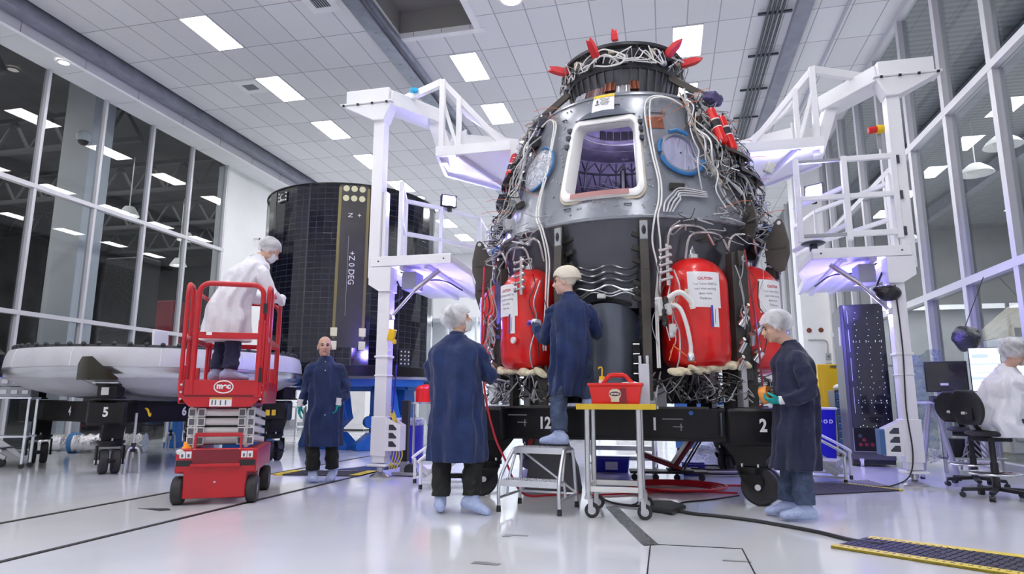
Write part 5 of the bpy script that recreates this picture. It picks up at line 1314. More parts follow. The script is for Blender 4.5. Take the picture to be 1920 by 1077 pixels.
def hand(name, par, mt, wrist, fdir, palm_n, side, curl=.35, k=1.0, spread=.06):
    """glove or hand: fdir points to the fingertips, palm_n out of the palm, side +1 when the thumb lies at fdir x palm_n"""
    w = V(wrist); f = V(fdir).normalized(); n = (V(palm_n) - f * V(palm_n).dot(f)).normalized(); s = f.cross(n) * side
    mb = MB(); mt3 = Matrix((s, f, n)).transposed()
    mb.ell(w + f * .045 * k, (.041 * k, .056 * k, .017 * k), 18, 12, mt3); mb.ell(w + f * .068 * k, (.041 * k, .026 * k, .015 * k), 18, 12, mt3); mb.cyl(w - f * .03 * k, w + f * .03 * k, .030 * k, .032 * k, n=16)
    for q, (off, L) in enumerate(((.029, .078), (.0095, .088), (-.0105, .082), (-.029, .064))):
        p = w + f * (.086 - .006 * abs(q - 1)) * k + s * off * k; a = spread * (1.3 - q) * .9; ang = 0; pts = [p - f * .02 * k, p]; cu = curl * (1 + .12 * q)
        for seg, fr in ((0, .45), (1, .32), (2, .25)):
            ang += cu * (1.0, 1.15, .8)[seg]; d = (f * math.cos(ang) + n * math.sin(ang) + s * a).normalized(); p = p + d * L * fr * k; pts.append(p)
        mb.tube(pts, [.0105 * k, .0103 * k, .0098 * k, .009 * k, .0075 * k], 10)
    b0 = w + f * .022 * k + s * .030 * k; d1 = (f * .62 + s * .72 + n * .25).normalized(); d2 = (f * .9 + s * .30 + n * (.3 + curl * .5)).normalized()
    mb.tube([b0 - d1 * .012, b0 + d1 * .034 * k, b0 + d1 * .040 * k + d2 * .030 * k, b0 + d1 * .040 * k + d2 * .056 * k], [.016 * k, .0135 * k, .011 * k, .008 * k], 10)
    return mb.build(name, mt, par, remesh=.0048, smoothing=2)
def shoe(par, an, yaw, pitch=0, roll=0, L=.29, mt='shoe_cover', name='shoe_cover', seed=0):
    m = Matrix.Rotation(R(yaw), 3, 'Z') @ Matrix.Rotation(R(pitch), 3, 'X'); a = V(an); X = m @ V((1, 0, 0)); Y = m @ V((0, 1, 0)); Z = m @ V((0, 0, 1))
    mb = MB(); rings = []
    for y, hw, zc, hz in ((-.095, .012, -.045, .015), (-.088, .036, -.04, .042), (-.05, .048, -.025, .060), (0, .052, -.015, .070), (.05, .052, -.028, .057), (.10, .056, -.042, .042), (.15, .056, -.050, .034), (.185, .044, -.055, .027), (.20, .016, -.06, .014)):
        rings.append((a + Y * y + Z * zc, X * hw * 1.06, Z * hz))
    v0 = 0; mb.loft(rings, 24)
    for v in mb.bm.verts: v.co += X * wob(v.co, .005, (30, 30, 30), seed) + Z * abs(wob(v.co, .003, (40, 40, 40), seed + 3))
    mb.tube([a + Z * .02, a + Z * .07], [.055, .050], 18)
    return mb.build(name, mt, par, remesh=.009, smoothing=1)
def coatmesh(par, mt, rings, sleeves, seed, amp=.034, fold=.024, vox=.011, collar=None):
    mb = MB(); shell(mb, rings, amp=amp, seed=seed, fold=fold)
    for pts, rr in sleeves: tlimb(mb, pts, rr, n=18, amp=.030, seed=seed + 5)
    if collar: mb.tube(collar[0], collar[1], 20)
    return mb.build('coat', mt, par, remesh=vox, smoothing=1)
def person(label, loc, yaw, J, coat, trousers, skin='skin', net=None, maskon=False, head=(0, 0), hands={}, hairc='hair_dark', brow='hair_dark', seed=0, widths=None, shoes=None, hair=True, covers='shoe_cover'):
    t = thing('person', label, 'person', loc)
    fd = V((-math.sin(R(yaw)), math.cos(R(yaw)), 0)); rt_ = V((math.cos(R(yaw)), math.sin(R(yaw)), 0)); up_ = V((0, 0, 1))
    J = {k: V(v) for k, v in J.items()}
    H = J['head']; hm = head_matrix(yaw + head[0], head[1])
    # one continuous body: head, neck, trunk, limbs
    mb = MB(); head_into(mb, H, hm)
    mb.tube(catmull([H + hm @ V((0, -.02, -.02)), H + hm @ V((0, -.018, -.09)), J['neck'] + up_ * .02, J['neck'] - up_ * .05], 4), [.056] * 5 + [.054] * 4 + [.06] * 4, 18)
    tr = J['neck'] - J['pelvis']
    mb.loft([(J['pelvis'] - up_ * .05, rt_ * .13, fd * .09), (J['pelvis'] + tr * .3, rt_ * .12, fd * .085), (J['pelvis'] + tr * .75, rt_ * .14, fd * .09), (J['pelvis'] + tr * .93, rt_ * .09, fd * .06), (J['neck'], rt_ * .06, fd * .055)], 20)
    for s in ('L', 'R'):
        tlimb(mb, [J['sh' + s], J['el' + s], J['wr' + s]], [.038, .036, .028], 4, 12)
        tlimb(mb, [J['hip' + s], J['kn' + s], J['an' + s]], [.075, .052, .038], 4, 12)
    body = mb.build('body', skin, t, remesh=.0075, smoothing=2)
    if hands.get('face', True): face_parts(H, hm, body, brow)
    if hair: hair_cap(H, hm, body, hairc)
    if net: hairnet(H, hm, t, seed=seed, **net)
    if maskon:
        mb = MB(); mb.grid(lambda u, v: H + hm @ V(((.075 - .03 * v * 0) * math.sin((u - .5) * 2.6) * (1 - .25 * v), .012 + .098 * math.cos((u - .5) * 2.6) - .02 * v + .012 * math.sin(v * PI), -.022 - .095 * v)), 14, 8); mb.build('face_mask', 'mask', t)
        for s in (-1, 1): MB().tube([H + hm @ V((s * .070, .040, -.03)), H + hm @ V((s * .082, -.0, .0)), H + hm @ V((s * .080, -.02, -.02))], .003, 5).build('mask_strap', 'mask', t)
    W = widths or dict(neck=(.075, .07), shoulder=(.185, .10), chest=(.215, .145), waist=(.205, .15), hip=(.215, .165), hem=(.245, .19))
    tl = (J['neck'] - J['pelvis']); hem = J['hem']
    cr = rt_ if 'shR' not in J else (J['shR'] - J['shL']).normalized()
    rings = [(J['neck'] + up_ * .035 + tl.normalized() * .0, rt_, fd, *W['neck']), (J['neck'] - tl * .03, cr, fd, W['shoulder'][0] * .66, W['shoulder'][1] * .9), (J['neck'] - tl * .12, cr, fd, W['shoulder'][0], W['shoulder'][1] * 1.1), (J['neck'] - tl * .27, cr, fd, *W['chest']), (J['neck'] - tl * .60, rt_, fd, *W['waist']), (J['pelvis'] - tl * .05, rt_, fd, *W['hip']), (J['pelvis'].lerp(hem, .5), rt_, fd, (W['hip'][0] + W['hem'][0]) / 2, (W['hip'][1] + W['hem'][1]) / 2), (hem, rt_, fd, *W['hem'])]
    sl = []
    for s in ('L', 'R'):
        e = J['wr' + s].lerp(J['el' + s], .10)
        sl.append(([J['sh' + s] + (J['neck'] - J['sh' + s]) * .42 - V((0, 0, .055)), J['sh' + s] - V((0, 0, .05)), J['el' + s], e], [.060, .074, .068, .050]))
    coatmesh(t, coat, rings, sl, seed)
    c = MB()
    c.tube([J['neck'] + up_ * .02, J['neck'] + up_ * .055 + fd * .006], [.074, .066], 22); c.build('collar', coat, t, remesh=.01)
    mb = MB()
    for s in ('L', 'R'):
        a = J['an' + s]; tlimb(mb, [J['hip' + s], J['kn' + s], a + (J['kn' + s] - a) * .10], [.086, .080, .084], 8, 18, .024, seed + 9)
    mb.build('trousers', trousers, t, remesh=.011, smoothing=1)
    if hands.get('snaps'):
        for k, (z_, dp) in enumerate(hands['snaps']):
            p_ = J['pelvis'].lerp(J['neck'], (z_ - J['pelvis'].z) / (J['neck'].z - J['pelvis'].z)) + fd * dp; MB().ell(p_, (.009, .009, .009), 10, 8).build('snap_button', 'alu', t)
    for s in ('L', 'R'):
        q = (shoes or {}).get(s, (yaw, 0)); shoe(t, J['an' + s], q[0], q[1], mt=covers, seed=seed + (3 if s == 'L' else 0))
        h = hands.get(s)
        if h:
            mt_, nm, fdir, pn, side, curl = h; w_ = J['wr' + s]; d = V(fdir).normalized()
            hand(nm, t, mt_, w_, d, pn, side, curl)
            MB().tube([w_ - d * .075, w_ - d * .035, w_ + d * .012], [.042, .038, .036], 16).build('cuff', 'cuff', t)
    return t
# man in blue coat, seen from behind, left of the step stool
person('person in long blue coat and white hair net seen from behind beside the step stool', (-1.86, 5.74, 0), -12,
    dict(head=(-.005, .03, 1.715), neck=(-.01, -.01, 1.545), pelvis=(.0, -.01, .98), hem=(.015, .0, .44), shL=(-.20, .0, 1.46), elL=(-.27, .10, 1.17), wrL=(-.14, .32, 1.16), shR=(.19, -.02, 1.47), elR=(.275, .10, 1.20), wrR=(.15, .33, 1.24),
         hipL=(-.10, 0, .92), knL=(-.125, .0, .52), anL=(-.13, -.03, .095), hipR=(.10, 0, .92), knR=(.15, .0, .50), anR=(.165, -.04, .115)),
    'coat_blue', 'trousers_black', head=(-48, 14), net=dict(grow=1.14, low=-.125, front=.045), maskon=True, seed=1,
    widths=dict(neck=(.08, .075), shoulder=(.20, .12), chest=(.245, .165), waist=(.235, .175), hip=(.245, .19), hem=(.26, .21)), shoes=dict(L=(20, 0), R=(-100, -14)), hands=dict(face=False))
# woman stepping from the stool
person('person in blue coat and tan hair cap standing on the step stool', (-.92, 6.36, 0), 18,
    dict(head=(-.035, .02, 2.155), neck=(.015, .0, 1.985), pelvis=(.02, -.02, 1.47), hem=(-.03, .02, 1.02), shL=(-.165, .02, 1.885), elL=(-.26, .14, 1.60), wrL=(-.40, .30, 1.79), shR=(.19, .02, 1.90), elR=(.26, .20, 1.66), wrR=(.16, .38, 1.75),
         hipL=(-.06, -.02, 1.41), knL=(-.09, -.06, 1.00), anL=(-.08, -.15, .655), hipR=(.09, 0, 1.42), knR=(.12, .30, 1.31), anR=(.13, .40, .985)),
    'coat_blue', 'denim', skin='skin_light', head=(72, -4), net=dict(mt='hairnet_tan', grow=1.13, low=.012, front=.058), seed=4,
    widths=dict(neck=(.07, .065), shoulder=(.165, .10), chest=(.19, .135), waist=(.175, .14), hip=(.19, .165), hem=(.155, .14)), shoes=dict(L=(75, 0), R=(10, 0)), hairc='hairnet_tan',
    hands=dict(L=('glove_purple', 'glove', (-.62, .75, .25), (-.1, .3, -1), -1, .45)))
# man at the right in profile
person('person in navy lab coat and white hair net in profile holding an orange roll', (1.04, 6.08, 0), 88,
    dict(head=(-.085, .0, 1.615), neck=(.02, .0, 1.445), pelvis=(.05, .0, .93), hem=(.01, .0, .41), shL=(.05, -.19, 1.36), elL=(.10, -.245, 1.05), wrL=(-.105, -.16, .985), shR=(.05, .19, 1.36), elR=(.05, .26, 1.06), wrR=(-.13, .12, 1.02),
         hipL=(.04, -.09, .88), knL=(.03, -.09, .50), anL=(.035, -.10, .10), hipR=(.03, .09, .88), knR=(-.03, .10, .50), anR=(-.05, .13, .10)),
    'coat_navy', 'denim', head=(4, -14), net=dict(grow=1.08, low=-.045, front=.045), seed=7, shoes=dict(L=(88, 0), R=(84, 0)),
    widths=dict(neck=(.075, .07), shoulder=(.18, .105), chest=(.215, .15), waist=(.205, .165), hip=(.21, .175), hem=(.22, .185)),
    hands=dict(L=('glove_teal', 'glove', (-1, .25, -.12), (0, .6, .8), -1, .55), R=('glove_teal', 'glove', (-1, -.25, .02), (0, -.8, .5), 1, .55)))
rl = thing('tape_roll', 'shiny orange roll held in the teal gloves of the man in profile', 'roll', (.84, 6.06, 1.03))
m3 = Euler((R(75), 0, R(60))).to_matrix()
mb = MB(); mb.lathe([(.03, -.035), (.072, -.035), (.075, -.03), (.075, .03), (.072, .035), (.03, .035), (.03, -.035)], n=32)
for v in mb.bm.verts: v.co = m3 @ v.co
mb.build('winding', 'orange_roll', rl)
mb = MB(); mb.lathe([(.0, -.03), (.03, -.037), (.03, .037), (.0, .03)], n=24)
for v in mb.bm.verts: v.co = m3 @ v.co
mb.build('core', 'maroon', rl)
# bald man walking
person('bald person in blue lab coat with teal gloves walking beside the red scissor lift', (-4.13, 7.42, 0), 205,
    dict(head=(-.045, .03, 1.645), neck=(-.03, .05, 1.475), pelvis=(.0, .05, .96), hem=(.0, .03, .42), shR=(-.175, -.05, 1.40), elR=(-.235, -.02, 1.11), wrR=(-.265, -.10, .91), shL=(.125, .12, 1.40), elL=(.205, .14, 1.12), wrL=(.185, .02, .93),
         hipR=(-.08, -.0, .90), knR=(-.085, -.06, .50), anR=(-.085, -.03, .10), hipL=(.08, .08, .90), knL=(.075, .09, .50), anL=(.08, .16, .115)),
    'coat_blue', 'trousers_black', head=(6, 1), net=None, hair=False, seed=11, shoes=dict(R=(212, 4), L=(196, -12)),
    widths=dict(neck=(.073, .068), shoulder=(.155, .09), chest=(.18, .125), waist=(.185, .14), hip=(.20, .155), hem=(.22, .175)),
    hands=dict(snaps=((1.45, .10), (1.34, .135), (.80, .165)), R=('glove_teal', 'glove', (-.05, -.1, -1), (.9, .2, 0), -1, .30), L=('glove_teal', 'glove', (-.10, -.08, -1), (-.9, -.1, 0), 1, .32)))
# man on the scissor lift
LZ = 1.165
person('person in white lab coat and hair net standing on the red scissor lift platform', (-4.60, 6.18, 0), -20,
    dict(head=(.30, .16, 2.635), neck=(.205, .06, 2.52), pelvis=(-.02, -.02, 2.03), hem=(-.055, -.02, 1.60), shL=(-.03, .10, 2.40), elL=(-.02, .30, 2.15), wrL=(.16, .46, 2.12), shR=(.35, -.02, 2.38), elR=(.44, .08, 2.10), wrR=(.42, .30, 2.08),
         hipL=(-.11, .03, LZ + .82), knL=(-.125, .04, LZ + .45), anL=(-.13, .0, LZ + .10), hipR=(.07, -.03, LZ + .82), knR=(.075, -.04, LZ + .45), anR=(.07, -.07, LZ + .10)),
    'coat_white', 'denim_dark', head=(-22, -30), net=dict(grow=1.05, low=-.05, front=.055), maskon=True, seed=15, shoes=dict(L=(-35, 0), R=(-50, 0)), covers='shoe_cover',
    widths=dict(neck=(.08, .075), shoulder=(.19, .11), chest=(.22, .155), waist=(.22, .165), hip=(.245, .19), hem=(.285, .22)), hands=dict(face=False))
# seated person at the right
SZ = .70
person('person in white coat and hair net sitting on a black chair at the right edge', (3.46, 7.82, 0), -75,
    dict(head=(.07, -.06, 1.475), neck=(.0, .0, 1.31), pelvis=(-.10, .03, .80), hem=(-.04, .03, .62), shL=(-.02, .19, 1.22), elL=(.16, .27, 1.00), wrL=(.36, .22, 1.03), shR=(.03, -.19, 1.22), elR=(.24, -.22, 1.08), wrR=(.22, -.16, 1.33),
         hipL=(-.02, .13, .78), knL=(.38, .18, .78), anL=(.36, .17, .36), hipR=(.0, -.10, .78), knR=(.40, -.14, .78), anR=(.38, -.12, .36)),
    'coat_white', 'denim_dark', head=(4, -8), net=dict(grow=1.12, low=-.085, front=.045), maskon=True, seed=21, shoes=dict(L=(-75, 0), R=(-75, 0)),
    widths=dict(neck=(.08, .075), shoulder=(.19, .11), chest=(.225, .17), waist=(.235, .19), hip=(.26, .23), hem=(.27, .24)),
    hands=dict(R=('glove_teal', 'glove', (-.25, .28, .9), (-.4, .5, 0), 1, .3), L=('glove_teal', 'glove', (1, -.1, -.1), (0, 0, -1), -1, .3)))
# ------------------------------------------------------------------ red scissor lift
SL = thing('scissor_lift', 'red scissor lift with raised railed platform and grey scissor stack', 'lift', (-4.47, 6.10, 0), R(27))
RP = 'red_paint'
def P_(name, fn, par, m_, bevel=.0, smooth=True, **k):
    mb = MB(); fn(mb); return mb.build(name, m_, par, bevel=bevel, smooth=smooth, **k)
ch = P_('chassis', lambda m: (m.prism([(-.36, .30), (-.28, .30), (-.28, .06), (.28, .06), (.28, .30), (.36, .30), (.36, .40), (.33, .52), (-.33, .52), (-.36, .40)], -.585, -.555, 'XZ'), m.box((0, .02, .22), (.50, 1.15, .22)), m.box((-.30, .0, .40), (.12, 1.15, .22)), m.box((.30, 0, .40), (.12, 1.15, .22))), SL, RP, .012)
P_('front_recess', lambda m: m.box((0, -.588, .43), (.42, .012, .16)), ch, 'dark_red')
P_('step_lip', lambda m: m.box((0, -.60, .365), (.44, .05, .03)), ch, RP, .004)
for s in (-1, 1):
    P_('vent_slot', lambda m: m.box((s * .275, -.587, .385), (.15, .012, .055)), ch, 'black_plastic')
    for k in range(2): P_('decal', lambda m: m.box((s * (.245 + .055 * k), -.587, .462), (.048, .008, .062)), ch, 'decal_white'); P_('decal_print', lambda m: m.box((s * (.245 + .055 * k), -.592, .455), (.018, .004, .03)), ch, 'ink_dark')
    for y in (-.48, .46):
        w = P_('wheel', lambda m: m.lathe([(.06, -.05), (.115, -.05), (.13, -.035), (.13, .035), (.115, .05), (.06, .05), (.06, -.05)], (s * .33, y, .13), n=28, axis='X'), SL, 'rubber')
        P_('wheel_hub', lambda m: m.cyl((s * .33 - .045, y, .13), (s * .33 + .045, y, .13), .065, n=20), w, 'cable_grey')
    for z in (.12, .33): P_('bolt', lambda m: m.cyl((s * .33, -.592, z + .05), (s * .33, -.58, z + .05), .012, n=8), ch, 'alu')
for x, z in ((0, .21), (-.2, .505), (.2, .505)): P_('bolt', lambda m: m.cyl((x, -.592, z), (x, -.58, z), .010, n=8), ch, 'alu')
bc = P_('beacon', lambda m: (m.cyl((-.30, -.45, .51), (-.30, -.45, .53), .04, n=16), m.cyl((-.30, -.45, .53), (-.30, -.45, .575), .03, .026, n=16)), SL, 'amber')
P_('reflector', lambda m: m.ell((-.325, -.588, .49), (.035, .006, .025)), ch, 'off_white')
# scissor stack
for k, z in enumerate((.585, .675, .765, .855)):
    c_ = P_('cross_tube', lambda m: m.cyl((-.27, -.42, z), (.27, -.42, z), .036, n=16), SL, 'off_white')
    for x in (-.27, -.185, .185, .27): P_('tube_link', lambda m: m.prism([(x - .035, z - .04), (x + .035, z - .04), (x + .035, z + .04), (x - .035, z + .04)], -.47, -.455, 'XZ'), c_, 'off_white')
    for x in (-.27, -.185, .185, .27): P_('link_hole', lambda m: m.box((x, -.472, z), (.048, .004, .058)), c_, 'ink_dark')
for s in (-1, 1):
    for k in range(4):
        z = .545 + k * .09
        P_('scissor_arm', lambda m: (m.bar((s * .235, -.46, z), (s * .235, .46, z + .07), .035, .055), m.bar((s * .28, -.46, z + .07), (s * .28, .46, z), .035, .055)), SL, 'off_white', .004)
P_('scissor_core', lambda m: m.box((0, .05, .70), (.36, .8, .32)), SL, 'black_plastic')
P_('access_ladder', lambda m: (m.box((0, -.52, .645), (.42, .06, .035)), m.box((-.205, -.54, .54), (.02, .03, .22)), m.box((.205, -.54, .54), (.02, .03, .22))), SL, RP, .004)
# platform
pf = P_('platform', lambda m: (m.box((0, 0, 1.14), (.74, 1.16, .03)), m.prism([(-.385, 1.16), (.385, 1.16), (.385, 1.02), (.28, .91), (-.28, .91), (-.385, 1.02)], -.595, -.575, 'XZ'), m.box((-.375, 0, 1.05), (.02, 1.17, .22)), m.box((.375, 0, 1.05), (.02, 1.17, .22)), m.box((0, .585, 1.05), (.75, .02, .22)), m.box((0, 0, .93), (.5, 1.1, .05))), SL, RP, .008)
P_('gate_plate', lambda m: m.box((0, -.605, 1.095), (.66, .018, .145)), pf, RP, .004)
P_('painted_gap_shade', lambda m: (m.box((0, -.598, 1.012), (.66, .006, .012)), m.box((-.34, -.598, 1.09), (.012, .006, .14)), m.box((.34, -.598, 1.09), (.012, .006, .14))), pf, 'dark_red')  # dark red strips paint the shade in the gap round the gate plate
for x in (-.36, .36):
    for z in (1.12, 1.05, .985): P_('bolt', lambda m: m.cyl((x, -.605, z), (x, -.59, z), .011, n=8), pf, 'alu')
P_('safety_decal', lambda m: m.box((.0, -.598, .957), (.20, .006, .085)), pf, 'decal_white'); P_('decal_band', lambda m: m.box((.0, -.6015, .99), (.20, .004, .018)), pf, 'decal_orange')
for k, x in enumerate((-.075, -.045, .0, .045)):
    P_('pictogram', lambda m: (m.box((x, -.602, .945), (.012, .003, .035)), m.ell((x, -.602, .968), (.007, .003, .007), 8, 6)), pf, 'ink_dark', smooth=False)
T = [2 * PI * i / 40 for i in range(40)]
P_('logo_ring', lambda m: m.tube([(.02 + .085 * math.cos(t), -.617, 1.10 + .058 * math.sin(t)) for t in T], .006, 6, closed=True), pf, 'decal_white')
lettering('mec', .075, (.02, -.616, 1.108), (1, 0, 0), (0, 0, 1), 'decal_white', pf, 'logo_lettering', bold=.004, sx=1.0)
# rails: front gate loop and side loops
def loop(x0, x1, y0, y1, zb, zt, r=.021, k=.10):
    a, b = V((x0, y0, zb)), V((x1, y1, zb)); d = (b - a).normalized(); u = V((0, 0, 1))
    pts = [a, a + u * (zt - zb - k)]
    for i in range(1, 7): t = PI / 2 * i / 6; pts.append(a + d * k * (1 - math.cos(t)) + u * (zt - zb - k + k * math.sin(t)))
    for i in range(0, 7): t = PI / 2 * i / 6; pts.append(b - d * k * (1 - math.sin(t)) + u * (zt - zb - k + k * math.cos(t)))
    pts.append(b); return pts
P_('front_rail', lambda m: m.tube(loop(-.27, .325, -.60, -.60, 1.03, 2.115, .026), .026, 10), SL, RP)
P_('front_mid_rail', lambda m: m.box((.03, -.60, 1.60), (.56, .03, .062)), SL, RP, .004)
P_('rail_label', lambda m: m.box((-.15, -.617, 1.615), (.05, .003, .03)), SL, 'decal_white')
P_('rail_plate', lambda m: m.box((.33, -.60, 1.38), (.07, .03, .76)), SL, RP, .005)
for s in (-1, 1):
    for y0, y1 in ((-.58, -.36), (-.30, .52)):
        P_('side_rail', lambda m: m.tube(loop(s * .375, s * .375, y0, y1, 1.06, 2.11 if y0 < -.5 else 2.08, k=.07), .021, 10), SL, RP)
    P_('side_mid_rail', lambda m: m.box((s * .375, -.05, 1.58), (.028, 1.1, .05)), SL, RP, .004)
    P_('rail_socket', lambda m: m.box((s * .375, -.45, 1.20), (.04, .05, .22)), SL, RP, .004); P_('rail_socket', lambda m: m.box((s * .375, .1, 1.20), (.04, .05, .22)), SL, RP, .004)
P_('back_rail', lambda m: m.tube(loop(-.36, .36, .56, .56, 1.06, 2.08), .021, 10), SL, RP)
P_('back_mid_rail', lambda m: m.box((0, .56, 1.58), (.70, .028, .05)), SL, RP, .004)
P_('control_clip', lambda m: m.box((.352, -.618, 1.88), (.035, .012, .10)), SL, 'black_plastic'); P_('control_clip', lambda m: m.box((.345, -.62, 1.22), (.03, .012, .14)), SL, 'black_plastic')

# ------------------------------------------------------------------ step stool
def tread(m, x0, x1, y0, y1, z):
    m.box(((x0 + x1) / 2, (y0 + y1) / 2, z - .012), (x1 - x0, y1 - y0, .022))
    for y in (y0, y1): m.box(((x0 + x1) / 2, y, z - .025), (x1 - x0, .012, .055))
    nx = int((x1 - x0) / .045)
    for i in range(nx):
        for j in range(max(2, int((y1 - y0) / .05))): m.cyl((x0 + .03 + i * .045, y0 + .03 + j * .05, z - .002), (x0 + .03 + i * .045, y0 + .03 + j * .05, z + .010), .012, .008, n=6)
ST = thing('step_stool', 'two-step aluminium stool with serrated treads in front of the dolly', 'stool', (-1.175, 6.07, 0), R(-9))
P_('upper_tread', lambda m: tread(m, -.235, .235, .02, .26, .545), ST, 'alu', smooth=False)
P_('lower_tread', lambda m: tread(m, -.27, .27, -.24, -.06, .275), ST, 'alu', smooth=False)
for s in (-1, 1):
    P_('side_frame', lambda m: (m.tube(catmull([(s * .285, -.25, .03), (s * .28, -.24, .27), (s * .25, -.02, .50), (s * .245, .06, .53), (s * .245, .20, .53), (s * .26, .25, .48), (s * .285, .265, .03)], 5), .016, 10), m.tube([(s * .26, -.08, .27), (s * .24, .06, .51)], .013, 8), m.tube([(s * .285, -.25, .12), (s * .285, .265, .12)], .012, 8), m.tube([(s * .27, -.07, .26), (s * .28, -.06, .12)], .012, 8)), ST, 'alu')
    for y in (-.25, .265): P_('rubber_foot', lambda m: m.cyl((s * .285, y, 0), (s * .285, y, .055), .022, .019, n=14), ST, 'black_plastic')
P_('brace', lambda m: (m.tube([(-.24, .22, .50), (.28, .265, .13)], .012, 8), m.tube([(-.285, .265, .12), (.285, .265, .12)], .012, 8)), ST, 'alu')

# ------------------------------------------------------------------ cart with red tool caddy
CT = thing('work_cart', 'narrow steel cart on casters with gold film on its table top', 'cart', (-.46, 6.0, 0), R(0))
P_('table_top', lambda m: m.box((.03, 0, .925), (.66, .54, .035)), CT, 'off_white', .004)
P_('gold_edge', lambda m: (m.box((.03, -.275, .927), (.67, .014, .048)), m.box((-.303, 0, .927), (.014, .55, .048)), m.box((.363, 0, .927), (.014, .55, .048)), m.box((.03, -.20, .9455), (.67, .14, .004))), CT, 'gold_film', smooth=False)
for x in (-.22, .22):
    for y in (-.24, .24):
        P_('leg', lambda m: m.cyl((x, y, .17), (x, y, .91), .024, n=16), CT, 'stainless')
        c_ = P_('caster', lambda m: (m.cyl((x, y, .15), (x, y, .18), .032, n=16), m.box((x + .02, y - .027, .10), (.04, .006, .11)), m.box((x + .02, y + .027, .10), (.04, .006, .11))), CT, 'cable_silver')
        P_('wheel', lambda m: m.cyl((x + .03, y - .018, .062), (x + .03, y + .018, .062), .062, n=24), c_, 'rubber')
        P_('wheel_hub', lambda m: m.cyl((x + .03, y - .021, .062), (x + .03, y + .021, .062), .034, n=18), c_, 'cable_silver')
P_('lower_rail', lambda m: (m.box((0, -.24, .235), (.40, .02, .045)), m.box((0, .24, .235), (.40, .02, .045)), m.box((-.22, 0, .235), (.02, .44, .045)), m.box((.22, 0, .235), (.02, .44, .045))), CT, 'off_white', .003)
TB = thing('tool_caddy', 'red plastic tool caddy with handle on the gold-edged cart', 'tool box', (-.435, 5.92, .948))
def tub(m):
    rs = []
    for z, w_, d_ in ((0, .40, .24), (.155, .455, .275), (.158, .475, .295), (.182, .48, .30), (.182, .45, .27), (.02, .39, .23)):
        rs.append([m.bm.verts.new((sx * w_ / 2, sy * d_ / 2, z)) for sx, sy in ((-1, -1), (1, -1), (1, 1), (-1, 1))])
    for a, b in zip(rs, rs[1:]): m.bridge(a, b)
    m._face(rs[0][::-1]); m._face(rs[-1])
P_('tub', tub, TB, 'tank_red', .008)
P_('handle', lambda m: (m.prism([(-.145, .17), (-.10, .17), (-.045, .235), (.075, .235), (.13, .17), (.18, .17), (.095, .262), (.06, .275), (-.04, .275), (-.07, .262)], -.015, .015, 'XZ')), TB, 'tank_red', .008)
lb = P_('label', lambda m: m.prism([(-.035, .02), (.035, .02), (.035, .05), (.048, .065), (.052, .09), (.045, .115), (.02, .13), (-.02, .13), (-.045, .115), (-.052, .09), (-.048, .065), (-.035, .05)], -.148, -.142, 'XZ'), TB, 'gasket', smooth=False)
P_('label_band', lambda m: (m.ell((0, -.149, .088), (.047, .003, .020), 16, 8)), lb, 'maroon'); P_('label_print', lambda m: [m.box((-.03 + .012 * i, -.152, .088), (.008, .002, .014)) for i in range(6)] and None, lb, 'off_white', smooth=False)
P_('tub_notch', lambda m: m.box((.07, -.135, .07), (.05, .02, .14)), TB, 'dark_red', .004)
bt = thing('applicator_bottle', 'small bottle with hooked yellow nozzle in the red caddy', 'bottle', (-.56, 5.94, .99))
P_('bottle_body', lambda m: m.cyl((0, 0, 0), (0, 0, .17), .034, .03, n=16), bt, 'off_white'); P_('cap', lambda m: m.cyl((0, 0, .16), (0, 0, .205), .03, .024, n=16), bt, 'yellow'); P_('nozzle', lambda m: m.tube([(0, 0, .2), (.004, 0, .265), (.0, 0, .285), (-.025, 0, .285), (-.028, 0, .27)], .006, 8), bt, 'yellow')
mb = MB(); mb.box((-.31, 5.93, 1.132), (.12, .16, .012), (.1, -.08, .3)); tag(mb.build('folded_wipe', 'paper', bevel=.004), 'folded white wipe lying on the right edge of the red caddy', 'wipe')
sh_ = shoe(None, (-.83, 6.62, .985), 60, 0, name='spare_shoe_cover'); bpy.data.objects.remove(sh_)
# ------------------------------------------------------------------ black server rack, right
RK = thing('server_rack', 'tall black rack cabinet with rows of tiny lights and glossy front', 'cabinet', (3.10, 11.6, 0), R(-7))
P_('cabinet', lambda m: m.box((0, .1, 1.30), (.60, 1.0, 2.40)), RK, 'rack_side', .01)
P_('glass_door', lambda m: m.box((.02, -.41, 1.36), (.56, .03, 2.28)), RK, 'rack_black', .006)
P_('side_panel', lambda m: m.box((-.302, .1, 1.3), (.01, .98, 2.36)), RK, 'rack_side')
P_('plinth', lambda m: m.box((0, .1, .10), (.58, .98, .13)), RK, 'black_plastic')
pos = []
for x in (-.11, .065, .215):
    for k in range(20): pos.append((x + (.02 if k % 3 == 1 else 0), .62 + k * .092))
for z in (1.92, 1.90, 1.0, .96, 1.20, .60):
    for x in (-.15, -.06, .03, .16, .24): pos.append((x, z))
mb = MB()
for x, z in pos: mb.box((x, -.4285, z), (.007, .004, .007))
mb.build('indicator_lights', 'led_dot', RK, smooth=False, kind='stuff')
mb = MB()
for z0, z1 in ((2.2, 2.4), (1.75, 2.1), (1.3, 1.65), (.8, 1.2)): mb.box((-.205, -.428, (z0 + z1) / 2), (.007, .003, z1 - z0))
mb.build('light_strip', 'lav_leg', RK, smooth=False)
fp = P_('connector_panel', lambda m: m.box((0, -.43, .40), (.52, .006, .36)), RK, 'black_paint')
for i, (x, z) in enumerate(((-.17, .46), (-.17, .33), (-.09, .33), (-.01, .33), (-.12, .40))): P_('connector', lambda m: m.cyl((x, -.445, z), (x, -.43, z), .028, n=16), fp, 'dark_red' if i else 'dark_steel')
mb = MB()
